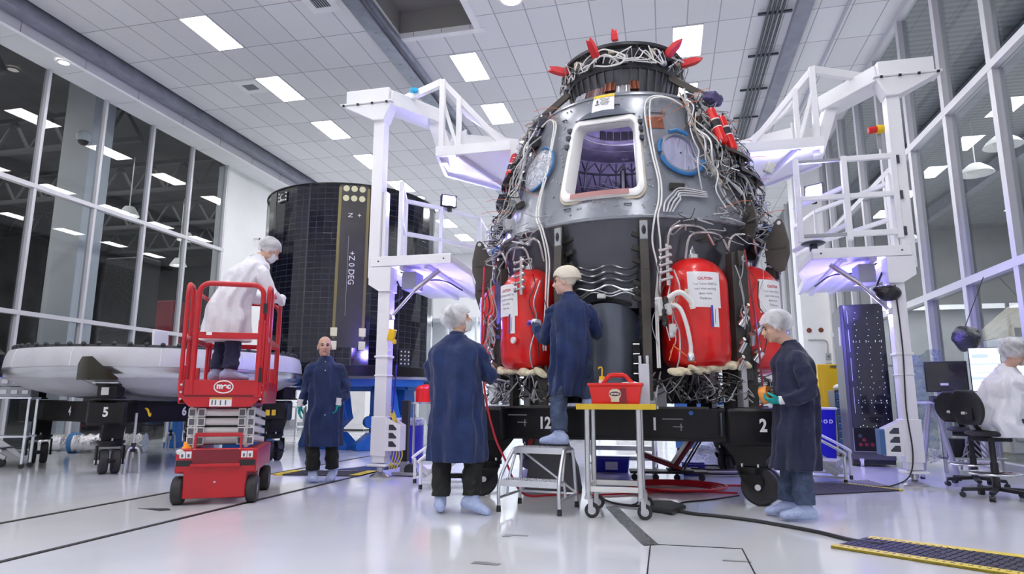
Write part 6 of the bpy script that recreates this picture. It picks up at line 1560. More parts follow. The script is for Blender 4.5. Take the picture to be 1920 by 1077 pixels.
for i in range(5):
    for j in range(6): mb.box((.08 + .024 * i, -.435, .38 + .024 * j), (.010, .006, .010))
mb.build('terminal_block', 'cable_grey', fp, smooth=False)
P_('panel_edge', lambda m: (m.box((-.26, -.433, .40), (.008, .008, .36)), m.box((0, -.433, .225), (.52, .008, .008))), fp, 'cable_grey')
c_ = P_('caster', lambda m: (m.cyl((-.19, -.40, .05), (-.15, -.40, .05), .05, n=18), m.box((-.17, -.38, .10), (.06, .06, .04))), RK, 'off_white')
P_('paper_tag', lambda m: m.box((-.31, -.20, 2.02), (.006, .16, .30)), RK, 'paper')
# ------------------------------------------------------------------ bin, cabinets by the right pier
FB = thing('waste_bin', 'blue bin marked FOD with white liner left of the black rack', 'bin', (2.62, 12.45, 0), R(8))
def taper(m, z0, z1, w0, w1):
    A = [m.bm.verts.new((sx * w0 / 2, sy * w0 / 2, z0)) for sx, sy in ((-1, -1), (1, -1), (1, 1), (-1, 1))]; B = [m.bm.verts.new((sx * w1 / 2, sy * w1 / 2, z1)) for sx, sy in ((-1, -1), (1, -1), (1, 1), (-1, 1))]
    m.bridge(A, B); m._face(A); m._face(B)
P_('bin_body', lambda m: taper(m, .0, .86, .30, .36), FB, 'bin_blue', .03)
P_('liner', lambda m: [m.tube([(sx * .18, sy * .18, .86 - .0 * i) for sx, sy in ((-1, -1), (1, -1), (1, 1), (-1, 1))], .022, 6, closed=True)] and m.ell((-.2, -.06, .72), (.05, .08, .17)), FB, 'paper')
lettering('F O D', .085, (.0, -.178, .64), (1, 0, 0), (0, -.04, 1), 'mark_white', FB, 'bin_lettering', bold=.004, off=.004)
YC = thing('yellow_cabinet', 'tall yellow cabinet behind the blue drawer unit beside the right pier', 'cabinet', (3.16, 14.2, 0))
P_('body', lambda m: m.box((0, 0, .86), (.46, .4, 1.70)), YC, 'yellow', .01); P_('door', lambda m: m.box((.02, -.205, .9), (.34, .012, 1.4)), YC, 'yellow', .004); P_('latch', lambda m: m.box((.08, -.215, 1.66), (.14, .02, .03)), YC, 'ink_dark')
DU = thing('drawer_unit', 'blue tool drawer unit in front of the yellow cabinet', 'cabinet', (3.22, 13.4, 0))
P_('body', lambda m: m.box((0, 0, .60), (.42, .5, 1.18)), DU, 'rack_side', .006)
for k in range(8):
    d_ = P_('drawer', lambda m: m.box((0, -.262, .14 + k * .135), (.38, .02, .12)), DU, 'drawer_blue', .006); P_('handle', lambda m: m.box((0, -.278, .185 + k * .135), (.36, .016, .016)), d_, 'alu')
tag(MB().ell((3.2, 13.35, 1.24), (.16, .12, .07)).build('white_pouch', 'paper'), 'white pouch lying on top of the blue drawer unit', 'bag')
cb_ = thing('conduit_box', 'grey electrical outlet boxes with bent conduit on the white pier', 'outlet', (4.55, 20.24, 2.1))
P_('box', lambda m: (m.box((0, -.04, .15), (.14, .08, .2)), m.box((0, -.04, -.12), (.14, .08, .2))), cb_, 'cable_grey', .01)
P_('conduit', lambda m: m.tube(catmull([(0, -.04, .25), (0, -.04, .52), (-.08, -.04, .62), (-.5, -.04, .64)]), .022, 8), cb_, 'cable_grey'); P_('outlet_face', lambda m: (m.cyl((0, -.085, .15), (0, -.08, .15), .035, n=14), m.cyl((0, -.085, -.12), (0, -.08, -.12), .035, n=14)), cb_, 'ink_dark')
for i, (x, lab) in enumerate(((4.10, 'left of two small copper-coloured discs on the white pier'), (4.42, 'right of two small copper-coloured discs on the white pier'))):
    tag(MB().cyl((x, 20.235, 3.02), (x, 20.25, 3.02), .07, n=16).build('wall_disc', 'copper'), lab, 'fitting')
# ------------------------------------------------------------------ desk, screens and chairs at the right edge
DK = thing('desk', 'white table with splayed lavender legs at the right glass wall', 'table', (3.85, 9.75, 0), R(-18))
P_('table_top', lambda m: m.box((.15, 0, .965), (1.7, .72, .03)), DK, 'table_white', .006)
for x, y, dx in ((-.45, -.28, -.16), (-.45, .28, -.16), (-.40, -.28, .18), (.75, -.28, -.12), (.75, .28, .12)):
    l_ = P_('leg', lambda m: m.cyl((x, y, .95), (x + dx, y * 1.05, .02), .030, n=14), DK, 'lav_leg'); P_('leg_foot', lambda m: m.cyl((x + dx, y * 1.05, 0), (x + dx, y * 1.05, .03), .03, n=12), l_, 'black_plastic')
def monitor(loc, rz, w_, h_, lab, lit, z0=.985):
    t = thing('monitor', lab, 'screen', (*loc, z0), rz)
    P_('casing', lambda m: m.box((0, 0, .12 + h_ / 2), (w_, .03, h_)), t, 'black_plastic', .008)
    if lit:
        s = P_('screen', lambda m: m.box((0, -.017, .12 + h_ / 2), (w_ - .02, .004, h_ - .02)), t, 'screen', smooth=False)
        P_('window_panel', lambda m: (m.box((0, -.0205, .12 + h_ * .62), (w_ - .02, .003, .014)), m.box((-.05, -.0205, .12 + h_ * .80), (w_ * .5, .003, .05)), m.box((0, -.0205, .12 + h_ * .42), (w_ * .7, .003, .012)), m.box((.03, -.0205, .12 + h_ * .18), (w_ * .6, .003, .07)), m.box((0, -.0205, .12 + h_ * .30), (w_ - .02, .003, .03))), s, 'screen_ink', smooth=False)
    else:
        P_('screen', lambda m: m.box((0, -.017, .12 + h_ / 2), (w_ - .03, .004, h_ - .03)), t, 'rack_black', smooth=False); P_('badge', lambda m: m.box((-.03, -.02, .22), (.09, .003, .03)), t, 'paper', smooth=False)
    P_('stand', lambda m: (m.box((0, .02, .06), (.05, .03, .14)), m.box((0, .02, .006), (.22, .16, .012))), t, 'black_plastic', .004)
monitor((3.60, 9.72), R(-14), .48, .40, 'dark switched-off screen at the left end of the desk', False)
monitor((3.97, 9.48), R(-14), .34, .56, 'bright lit upright screen behind the seated person', True)
monitor((4.42, 9.35), R(-22), .40, .56, 'bright lit screen at the right picture edge', True)
P_('phone', lambda m: m.box((3.42, 9.55, 1.01), (.18, .14, .06), (.2, 0, 0)), None, 'black_plastic', .01); o = bpy.data.objects['phone']; o.name = 'desk_phone'; tag(o, 'black desk phone in front of the dark screen', 'phone')
def chair(loc, rz, lab):
    t = thing('drafting_chair', lab, 'chair', loc, rz, )
    def back(u, v):
        a = (u - .5) * 2.2; w_ = .235 * (math.sin(PI * (.12 + .80 * v)) ** .5)
        return V((w_ * math.sin(a) / math.sin(1.1), -.25 + .08 * math.cos(a) - .03 * v, .74 + .36 * v))
    mb = MB(); mb.grid(back, 18, 12); o = mb.build('backrest', 'seat_black', t); s_ = o.modifiers.new('solid', 'SOLIDIFY'); s_.thickness = .025
    for z in (1.02, .86): P_('back_slot', lambda m: m.box((-.06, -.193 - .012, z), (.10, .02, .035)), o, 'off_white', .01)
    P_('back_bracket', lambda m: (m.bar((0, -.19, .80), (0, -.05, .60), .06, .02), m.box((0, -.2, .85), (.10, .03, .12))), t, 'black_plastic')
    P_('seat', lambda m: m.ell((0, .02, .655), (.25, .24, .045), 28, 10), t, 'seat_black'); P_('seat_pan', lambda m: m.box((0, 0, .60), (.26, .26, .05)), t, 'black_plastic', .01)
    P_('column', lambda m: (m.cyl((0, 0, .10), (0, 0, .60), .028, n=16), m.cyl((0, 0, .10), (0, 0, .36), .036, n=16)), t, 'black_plastic')
    fr_ = P_('foot_ring', lambda m: m.tube([(.24 * math.cos(q), .24 * math.sin(q), .25) for q in [2 * PI * i / 40 for i in range(40)]], .012, 8, closed=True), t, 'silver')
    P_('ring_spoke', lambda m: [m.tube([(0, 0, .25), (.24 * math.cos(q), .24 * math.sin(q), .25)], .010, 6) for q in (0, 2.1, 4.2)] and None, fr_, 'black_plastic')
    for k in range(5):
        q = k * 2 * PI / 5 + .4; d = V((math.cos(q), math.sin(q), 0))
        P_('base_arm', lambda m: m.bar(V((0, 0, .10)), d * .30 + V((0, 0, .08)), .05, .035), t, 'black_plastic', .006)
        P_('caster', lambda m: (m.cyl(d * .30 + V((-d.y, d.x, 0)) * .025 + V((0, 0, .028)), d * .30 - V((-d.y, d.x, 0)) * .025 + V((0, 0, .028)), .028, n=16), m.cyl(d * .30 + V((0, 0, .03)), d * .30 + V((0, 0, .08)), .01, n=8)), t, 'black_plastic')
    P_('lever', lambda m: m.tube([(.05, 0, .60), (.24, .0, .585)], .008, 6), t, 'black_plastic')
chair((3.26, 7.86, 0), R(-72), 'black drafting chair under the seated person in white')
chair((3.50, 8.95, 0), R(-55), 'empty black drafting chair behind the seated person')
bl = MB(); bl.ell((4.22, 10.55, 1.88), (.19, .17, .18), 22, 16)
for v in bl.bm.verts: v.co += (v.co - V((4.22, 10.55, 1.88))) * .22 * noise.noise(v.co * 9)
bl = bl.build('foil_bundle', 'foil_dark'); tag(bl, 'crumpled dark foil bundle hanging before the right glass above the screens', 'foil'); MB().cyl((4.22, 10.55, 2.04), (4.62, 10.75, 2.80), .006, n=6).build('cord', 'cable_black', bl)
sh = MB(); sh.grid(lambda u, v: V((3.30 + .75 * u, 10.75 + .35 * u + .06 * math.sin(u * 14 + v * 3), .12 + 1.60 * v + .05 * math.sin(u * 9))), 24, 12)
tag(sh.build('plastic_sheet', filmmat('teal_film', (.10, .22, .26), .45, .12)), 'hanging clear plastic sheet right of the tower mast', 'sheet')
sp_ = thing('test_equipment', 'cluttered equipment rack behind the white desk legs', 'equipment', (4.15, 10.6, 0))
P_('upright', lambda m: (m.box((-.35, 0, .45), (.04, .04, .9)), m.box((.35, 0, .45), (.04, .04, .9)), m.box((0, 0, .88), (.74, .3, .03)), m.box((0, 0, .2), (.74, .3, .03))), sp_, 'alu', .003)
P_('hose', lambda m: [m.tube(catmull([(-.3 + .1 * k, -.1, .05), (-.1, -.15, .3 + .1 * k), (.1 + .05 * k, -.12, .2), (.3, -.1, .55)]), .012, 6) for k in range(4)] and None, sp_, 'cable_grey'); P_('unit', lambda m: (m.box((-.1, .02, .34), (.34, .24, .26))), sp_, 'black_plastic', .01)
# ------------------------------------------------------------------ floor things at the front
def flat(name, lab, cat, poly, z, m_, grp=None):
    mb = MB(); mb.prism(poly, 0.001, z, 'XY'); return tag(mb.build(name, m_, smooth=False), lab, cat, grp)
def floormat(lab, corners, edge_sides, ew=.09):
    c = [V((*p, 0)) for p in corners]; cen = sum(c, V()) / 4
    t = thing('floor_mat', lab, 'mat', cen); mb = MB(); q = [p - cen for p in c]
    mb.prism([(p.x, p.y) for p in q], .001, .016, 'XY'); mb.build('pad', 'mat_dark', t, smooth=False)
    for i in edge_sides:
        a, b = q[i], q[(i + 1) % 4]; n = V((-(b - a).y, (b - a).x, 0)).normalized()
        mb = MB(); v = [a, b, b + n * ew, a + n * ew]
        mb.prism([(p.x, p.y) for p in v], .002, .0185, 'XY'); mb.build('yellow_edge', 'yellow_dull', t, smooth=False)
    st_ = MB(); e1, e2 = q[1] - q[0], q[3] - q[0]; n1, n2 = int(e1.length / .045), int(e2.length / .045)
    for i in range(1, n1):
        for j in range(1, n2):
            p = q[0] + e1 * i / n1 + e2 * j / n2; st_.box(p + V((0, 0, .0185)), (.026, .008, .003), (0, 0, .8 if (i + j) % 2 else -.8))
    st_.build('tread_stud', 'black_plastic', t, smooth=False, kind='stuff')
floormat('dark rubber floor mat with yellow edges in the front right corner', [(1.04, 4.98), (2.60, 3.95), (3.06, 4.50), (1.40, 5.40)], (0, 2))
floormat('dark floor mat with yellow end behind the man in profile', [(1.40, 7.62), (2.52, 8.28), (2.06, 8.78), (1.30, 8.55)], (1,), .06)
floormat('dark floor mat with yellow ends under the walking bald person', [(-5.10, 7.92), (-3.93, 8.05), (-3.93, 8.62), (-5.10, 8.45)], (1, 3), .14)
flat('floor_plate', 'dark square plate in the floor beside the left tower foot', 'plate', [(-4.65, 8.75), (-3.95, 8.75), (-3.9, 9.6), (-4.35, 9.6)], .006, mat('navy_plate', (.03, .04, .09), .4))
t = thing('floor_cable', 'thick black cable running over the floor to the front right mat', 'cable', (0, 0, 0))
MB().tube(catmull([(.02, 6.22, .022), (.18, 6.10, .014), (.36, 6.03, .014), (.61, 5.90, .014), (.79, 5.76, .014), (1.05, 5.5, .014), (1.24, 5.22, .014), (1.40, 5.12, .016)]), .014, 8).build('cable', 'cable_black', t)
MB().tube(catmull([(-.80, 7.25, .012), (-.73, 7.0, .012), (-.56, 6.58, .012), (-.36, 6.42, .012), (-.18, 6.42, .02)]), .011, 8).build('cable', 'cable_black', t)
MB().tube(catmull([(-.36, 6.42, .012), (-.30, 6.7, .03), (-.28, 6.9, .3), (-.27, 7.0, .62)]), .009, 8).build('cable', 'cable_black', t)
MB().tube(catmull([(.05, 6.55, .01), (.14, 6.8, .008), (.38, 7.02, .008), (.70, 7.4, .008)]), .008, 6).build('cable', 'cable_black', t)
mb = MB(); mb.prism([(-.24, 6.22), (.02, 6.02), (.14, 6.38), (.02, 6.62), (-.16, 6.62)], .002, .045, 'XY'); tag(mb.build('cable_cover', 'black_plastic', bevel=.018), 'flat black cable cover on the floor right of the cart', 'cover')
mb = MB()
mb.grid(lambda u, v: V((-.54 + .40 * u + (v - .5) * .10, 6.40 - 1.62 * u + (v - .5) * .05 - .1 * u * (1 - u), .004 + .007 * abs(noise.noise(V((u * 22, v * 7, 0))))) ), 50, 8); tag(mb.build('foil_tape', 'tape_foil'), 'crinkled silver tape strip stuck to the floor below the cart', 'tape')
for poly, lab in (([(-1.19, 4.90), (-1.02, 4.90), (-1.02, 4.87), (-1.13, 4.86), (-1.15, 4.82), (-1.20, 4.82)], 'grey tape scrap on the floor below the step stool'), ([(-1.18, 4.06), (-1.10, 4.06), (-1.08, 4.04), (-1.01, 4.03), (-1.02, 3.99), (-1.19, 3.99)], 'larger grey tape scrap nearest the bottom edge'),
                  ([(.30, 4.46), (.47, 4.46), (.47, 4.43), (.30, 4.43)], 'thin dark tape scrap inside the floor hatch outline')):
    flat('tape_scrap', lab, 'tape', poly, .003, 'tape_grey')
for poly, lab in (([(-4.72, 5.23), (-4.45, 5.30), (-4.36, 5.22), (-4.42, 5.16)], 'dark triangular floor patch by the front left wheel of the red lift'),):
    flat('floor_patch', lab, 'patch', poly, .003, 'tape_black')
mb = MB(); mb.box((.15, 4.815, .002), (.62, .008, .004)); mb.box((.455, 4.40, .002), (.008, .8, .004)); mb.box((-.145, 4.35, .002), (.008, .95, .004))
tag(mb.build('hatch_outline', 'tape_black', smooth=False), 'thin dark outline of a square floor hatch at the bottom edge', 'hatch')
# ------------------------------------------------------------------ steps
def steps(name, loc, rz, lab, n, w_, rise, run, m_='alu', rail=True):
    t = thing(name, lab, 'steps', loc, rz)
    for k in range(n): P_('tread', lambda m: (m.box((0, k * run, (k + 1) * rise), (w_, run * .95, .03)), m.box((0, k * run - run * .45, (k + 1) * rise - .03), (w_, .012, .06))), t, m_, smooth=False)
    top = (n) * rise
    for s in (-1, 1):
        P_('side_rail', lambda m: (m.bar((s * w_ / 2, -run * .5, rise * .4), (s * w_ / 2, (n - .4) * run, top), .035, .07), m.tube(catmull([(s * (w_ / 2 + .03), -run * .8, .03), (s * (w_ / 2 + .03), -run * .8, rise + .06), (s * (w_ / 2 + .03), -run * .6, rise + .16), (s * (w_ / 2 + .03), n * run, top + .30)], 5), .018, 8), m.bar((s * w_ / 2, (n - .5) * run, 0.03), (s * w_ / 2, (n - .5) * run, top), .035, .035), m.bar((s * (w_ / 2 + .03), -run * .8, .07), (s * (w_ / 2 + .03), n * run, .07), .025, .025)), t, m_)
        for y in (-run * .8, (n - .5) * run): P_('rubber_foot', lambda m: m.cyl((s * (w_ / 2 + (.03 if y < 0 else 0)), y, 0), (s * (w_ / 2 + (.03 if y < 0 else 0)), y, .05), .022, n=12), t, 'black_plastic')
    return t
steps('step_ladder', (-2.68, 7.45, 0), R(-62), 'white metal steps beside the left tower foot behind the man in blue', 3, .50, .2, .24, 'tower_white')
steps('step_ladder', (1.95, 9.15, 0), R(70), 'low aluminium steps behind the man in profile', 2, .5, .24, .28, 'alu')
steps('step_ladder', (-.66, 10.1, 0), R(180), 'aluminium steps under the capsule dolly seen between the cart legs', 3, .9, .16, .22, 'alu')
# ------------------------------------------------------------------ under and behind the capsule
CR = thing('creeper', 'dark red padded creeper seat on casters below the dolly', 'creeper', (-.02, 8.72, 0), R(6))
P_('frame', lambda m: (m.box((0, 0, .10), (.95, .30, .03)), m.box((.15, 0, .12), (.3, .4, .03))), CR, 'black_plastic', .006)
P_('seat_pad', lambda m: m.bar((-.38, 0, .34), (.16, 0, .14), .36, .06), CR, 'dark_red', .02); P_('back_pad', lambda m: m.bar((.05, 0, .14), (.42, 0, .66), .36, .06), CR, 'dark_red', .02); P_('stay', lambda m: (m.bar((.18, .1, .12), (.50, .1, .62), .02, .02), m.bar((.18, -.1, .12), (.50, -.1, .62), .02, .02)), CR, 'black_plastic')
for x in (-.42, -.16, .10, .40): P_('caster', lambda m: (m.cyl((x, -.13, .04), (x, -.10, .04), .04, n=16), m.box((x, -.115, .08), (.03, .03, .04))), CR, 'black_plastic')
HS_ = thing('air_hose', 'coiled dark red air hose lying on the floor under the dolly', 'hose', (0, 0, 0))
for k in range(4):
    MB().tube([(.05 + (.42 + .05 * k) * math.cos(q) , 7.80 + (.30 + .05 * k) * math.sin(q), .012 + .012 * k) for q in [2 * PI * i / 40 for i in range(40)]], .011, 6, closed=True).build('coil', 'hose_red', HS_)
MB().tube(catmull([(-.80, 7.02, .012), (-.42, 7.25, .012), (-.15, 7.45, .012), (.3, 7.5, .02), (.7, 7.55, .012)]), .011, 6).build('loose_end', 'hose_red', HS_)
MB().tube(catmull([(.40, 8.0, .012), (.6, 8.2, .012), (.9, 8.25, .012)]), .011, 6).build('loose_end', 'hose_red', HS_)
t = MB().tube(catmull([(-1.86, 6.62, 2.4), (-1.86, 6.55, 1.9), (-1.84, 6.5, 1.4), (-1.80, 6.50, 1.0), (-1.70, 6.50, .62), (-1.60, 6.52, .40), (-1.45, 6.65, .06), (-1.2, 6.95, .012), (-.95, 7.2, .012)]), .011, 8).build('air_hose', 'hose_red'); tag(t, 'bright red hose hanging down beside the man in the long blue coat', 'hose')
t = MB().tube(catmull([(.83, 6.83, 2.5), (.86, 6.76, 2.1), (.89, 6.70, 1.5), (.90, 6.68, 1.0), (.86, 6.70, .92)]), .010, 8).build('air_hose', 'dark_red'); tag(t, 'dark red hose hanging in front of the right-hand red tank', 'hose')
def tote(loc, lab, m_, sx=.42, sy=.3, sz=.16, rz=0):
    t = thing('storage_bin', lab, 'bin', loc, rz); mb = MB()
    A = []
    for z, k in ((0, .9), (sz, 1.0), (sz, .94), (.02, .86)): A.append([mb.bm.verts.new((a * sx / 2 * k, b * sy / 2 * k, z)) for a, b in ((-1, -1), (1, -1), (1, 1), (-1, 1))])
    for a, b in zip(A, A[1:]): mb.bridge(a, b)
    mb._face(A[0][::-1]); mb._face(A[-1]); mb.build('tub', m_, t, bevel=.01); P_('lip', lambda m: (m.box((0, -sy / 2, sz), (sx * 1.02, .02, .02)), m.box((0, sy / 2, sz), (sx * 1.02, .02, .02))), t, m_); P_('paper_label', lambda m: m.box((0, -sy / 2 * .99, sz * .5), (sx * .35, .01, sz * .6)), t, 'paper')
tote((-.78, 9.55, 0), 'blue plastic bin with white label under the dolly behind the cart', 'bin_blue', .48, .3, .18)
tote((.32, 9.4, 0), 'small blue bin right of the red creeper', 'bin_blue', .3, .25, .14)
cbg = MB(); cbg.ell((.72, 10.0, .22), (.42, .25, .22), 24, 14)
for v in cbg.bm.verts: v.co += (v.co - V((.72, 10.0, .22))) * .3 * noise.noise(v.co * 6)
tag(cbg.build('plastic_wrap', 'clear_bag'), 'heap of clear plastic wrap behind the red creeper', 'wrap')
wc = thing('cable_coil', 'pale cable coils lying behind the red creeper', 'cable', (.62, 9.45, 0))
for k in range(5): MB().tube([(.30 * (1 + .1 * k) * math.cos(q), .2 * (1 + .12 * k) * math.sin(q), .015 + .02 * k) for q in [2 * PI * i / 36 for i in range(36)]], .012, 6, closed=True).build('coil', ['cable_white', 'cable_black', 'cable_grey'][k % 3], wc)
jk = thing('floor_jack', 'dark equipment case marked OMEGA under the dolly behind the stool', 'equipment', (-1.24, 7.35, 0), R(4))
P_('body', lambda m: m.prism([(-.32, 0), (.30, 0), (.26, .25), (.12, .60), (-.20, .60), (-.26, .3)], -.18, .18, 'XZ'), jk, 'rack_side', .02)
lettering('OMEGA', .075, (.0, -.183, .555), (1, 0, .08), (-.08, 0, 1), 'mark_white', jk, 'brand_lettering', bold=.003, off=.003)
P_('emblem', lambda m: m.tube([(.0 + .075 * math.cos(q), -.186, .49 + .075 * math.sin(q)) for q in [PI + PI * i / 16 for i in range(17)]], .008, 6), jk, 'mark_white'); P_('warning_flag', lambda m: m.prism([(-.30, .42), (-.24, .60), (-.20, .60), (-.24, .42)], -.20, -.19, 'XZ'), jk, 'ink_red')
# left background between tower and blue coat
t = thing('black_post', 'black square post on a stand right of the left tower', 'post', (-3.42, 8.35, 0)); P_('post', lambda m: m.box((0, 0, .58), (.09, .09, .80)), t, 'black_plastic', .004); P_('base', lambda m: (m.box((0, 0, .10), (.10, .10, .16)), m.box((.02, 0, .03), (.30, .26, .04))), t, 'cable_grey', .006)
P_('wheel', lambda m: m.cyl((.12, -.12, .08), (.12, -.06, .08), .08, n=18), t, 'rubber')
bb = thing('blue_drum', 'blue plastic drum behind the black post', 'drum', (-4.15, 10.2, 0)); P_('barrel', lambda m: m.lathe([(0, 0), (.24, 0), (.27, .05), (.27, .62), (.24, .66), (0, .66)], n=28), bb, 'bin_blue'); P_('liner', lambda m: m.lathe([(.245, .55), (.285, .60), (.275, .68), (.24, .70)], n=28), bb, 'clear_bag')
tb = thing('side_table', 'small steel table behind the man in the long blue coat', 'table', (-3.72, 9.9, 0)); P_('table_top', lambda m: m.cyl((0, 0, .93), (0, 0, .95), .34, n=24), tb, 'stainless')
for x in (-.2, .2): P_('leg', lambda m: m.cyl((x, 0, 0), (x, 0, .93), .02, n=10), tb, 'stainless')
rd = thing('red_canister', 'red rounded canister standing on the small steel table', 'canister', (-3.70, 9.85, .955)); P_('body', lambda m: (m.cyl((0, 0, 0), (0, 0, .20), .17, n=24), m.ell((0, 0, .20), (.17, .17, .08))), rd, 'tank_red'); P_('cap', lambda m: m.cyl((0, 0, .27), (0, 0, .31), .05, n=14), rd, 'black_plastic')
for i, (x, y, s, m_, lab) in enumerate(((-12.0 + 1.6, 20.5, (1.4, .8, 1.45), 'white_paint', 'white equipment cabinet standing far behind the bald person'), (-9.0, 26.0, (1.2, .8, 1.3), 'grey_box', 'grey cabinet far back between drum and tower'), (-1.0, 24.0, (1.6, .8, 1.2), 'off_white', 'pale cabinet far behind the capsule dolly'), (1.6, 19.0, (1.2, .7, 1.0), 'drawer_blue', 'blue tool chest far behind the capsule dolly'), (-2.6, 17.5, (.9, .6, 1.1), 'grey_box', 'grey tool chest far behind the red tanks'), (.6, 14.2, (.9, .6, 1.25), 'drawer_blue', 'blue cabinet behind the capsule at the right'))):
    t = thing('equipment_cabinet', lab, 'cabinet', (x, y, 0)); P_('body', lambda m: m.box((0, 0, s[2] / 2 + .05), s), t, m_, .01); P_('plinth', lambda m: m.box((0, 0, .03), (s[0] * .95, s[1] * .9, .06)), t, 'black_plastic')
    for k in range(3): P_('door', lambda m: m.box((s[0] * (k - 1) * .32, -s[1] / 2 - .008, s[2] * .55), (s[0] * .29, .014, s[2] * .8)), t, m_, .004)
# ------------------------------------------------------------------ left clutter below the heat shield
LD = thing('rolling_ladder', 'grey metal rolling ladder at the left edge beside the black dolly', 'ladder', (-10.1, 7.9, 0), R(20))
for s in (-1, 1): P_('side_rail', lambda m: (m.bar((-.75, s * .2, .95), (.55, s * .2, .12), .04, .06), m.bar((-.75, s * .2, .06), (-.1, s * .2, .55), .035, .04), m.bar((-.70, s * .2, .95), (-.70, s * .2, .1), .03, .03)), LD, 'cable_silver', .003)
for k in range(4): P_('tread', lambda m: m.box((-.5 + .28 * k, 0, .80 - .18 * k), (.16, .40, .025)), LD, 'cable_silver', .003)
P_('red_tray', lambda m: m.box((-.28, 0, .80), (.35, .3, .05)), LD, 'red_paint', .006)
for x in (-.75, .5): P_('caster', lambda m: (m.cyl((x, -.22, .06), (x, -.18, .06), .06, n=16)), LD, 'rubber')
for k in range(2):
    t = thing('parts_organiser', ['upper grey case of small drawers stacked at the left edge', 'lower grey case of small drawers stacked at the left edge'][k], 'case', (-9.35, 7.75, 1.015 + .15 * (1 - k)), R(30)); P_('case', lambda m: m.box((0, 0, .07), (.55, .3, .14)), t, 'grey_box', .008); P_('lid', lambda m: m.box((0, 0, .135), (.56, .31, .012)), t, 'bin_blue' if k == 0 else 'grey_box')
    for i in range(4): P_('latch', lambda m: m.box((-.2 + .135 * i, -.155, .07), (.08, .02, .06)), t, 'cable_silver', .004)
t = thing('tool_trolley', 'dark trolley holding the grey drawer cases at the left edge', 'trolley', (-9.35, 7.75, 0), R(30)); P_('shelf', lambda m: m.box((0, 0, 1.0), (.6, .36, .025)), t, 'alu'); P_('shelf', lambda m: m.box((0, 0, .45), (.6, .36, .025)), t, 'alu')
for x in (-.27, .27):
    for y in (-.15, .15): P_('post', lambda m: m.box((x, y, .53), (.03, .03, .94)), t, 'alu'); P_('caster', lambda m: m.cyl((x, y - .015, .035), (x, y + .015, .035), .035, n=14), t, 'rubber')
dt = thing('foil_duct', 'crinkled silver foil duct with a blue band lying behind the left dolly', 'duct', (-10.6, 10.4, 0), R(24))
def ductr(m, x0, x1, r_):
    n = 28; rs = [m.ring((x0 + (x1 - x0) * i / n, .10 * math.sin(i * .4), r_ + .02), (0, r_ * (1 + .12 * math.sin(i * 2.3)), 0), (0, 0, r_ * (1 + .12 * math.cos(i * 2.9))), 20) for i in range(n + 1)]
    for a, b in zip(rs, rs[1:]): m.bridge(a, b)
    m._face(rs[0]); m._face(rs[-1])
P_('foil_tube', lambda m: ductr(m, -.8, 1.0, .16), dt, 'foil'); P_('blue_band', lambda m: m.cyl((-.32, 0, .18), (-.18, 0, .18), .19, n=24), dt, 'blue_film')
for i, (x, y, h_, lab) in enumerate(((-7.08, 7.66, .80, 'thin tripod stand in front of the black dolly beam marked 6'), (-9.6, 11.3, .85, 'thin tripod stand far behind the left dolly'), (-7.9, 13.4, .85, 'thin stand behind the red lift'))):
    t = thing('tripod_stand', lab, 'stand', (x, y, 0)); P_('pole', lambda m: m.cyl((0, 0, .20), (0, 0, h_), .018, n=10), t, 'cable_silver'); P_('collar', lambda m: m.cyl((0, 0, .28), (0, 0, .40), .03, n=12), t, 'black_plastic')
    for q in (0.4, 2.5, 4.6): P_('leg', lambda m: (m.tube(catmull([(0, 0, .34), (.07 * math.cos(q), .07 * math.sin(q), .30), (.10 * math.cos(q), .10 * math.sin(q), .03)]), .016, 8), m.cyl((.10 * math.cos(q), .10 * math.sin(q), 0), (.10 * math.cos(q), .10 * math.sin(q), .03), .022, n=10)), t, 'cable_silver')
for i, (x, y, rz, lab) in enumerate(((-10.2, 13.9, .2, 'low white bench far behind the heat shield dolly'), (-11.0, 16.6, .1, 'long white bench along the left glass'))):
    t = thing('bench', lab, 'bench', (x, y, 0), rz); P_('bench_top', lambda m: m.box((0, 0, .80), (2.2, .6, .05)), t, 'white_paint', .005); P_('shelf', lambda m: m.box((0, 0, .25), (2.1, .55, .04)), t, 'alu')
    for a in (-1, 1):
        for b in (-1, 1): P_('leg', lambda m: m.box((a * 1.0, b * .25, .39), (.05, .05, .78)), t, 'alu')
    for a, m_ in ((-.6, 'red_paint'), (.1, 'black_plastic'), (.6, 'grey_box')): P_('stored_case', lambda m: m.box((a, 0, .36), (.4, .4, .18)), t, m_, .01)
bs = thing('support_stand', 'blue steel frame behind the heat shield dolly', 'stand', (-9.3, 11.9, 0)); P_('rail', lambda m: (m.box((0, 0, 1.05), (1.7, .16, .20)), m.box((0, 1.1, 1.05), (1.7, .16, .2))), bs, 'stand_blue', .01)
for a in (-.7, .7): P_('leg', lambda m: (m.box((a, 0, .5), (.2, .2, 1.0)), m.box((a, 1.1, .5), (.2, .2, 1.0)), m.box((a, .55, .06), (.3, 1.4, .12))), bs, 'stand_blue', .01)
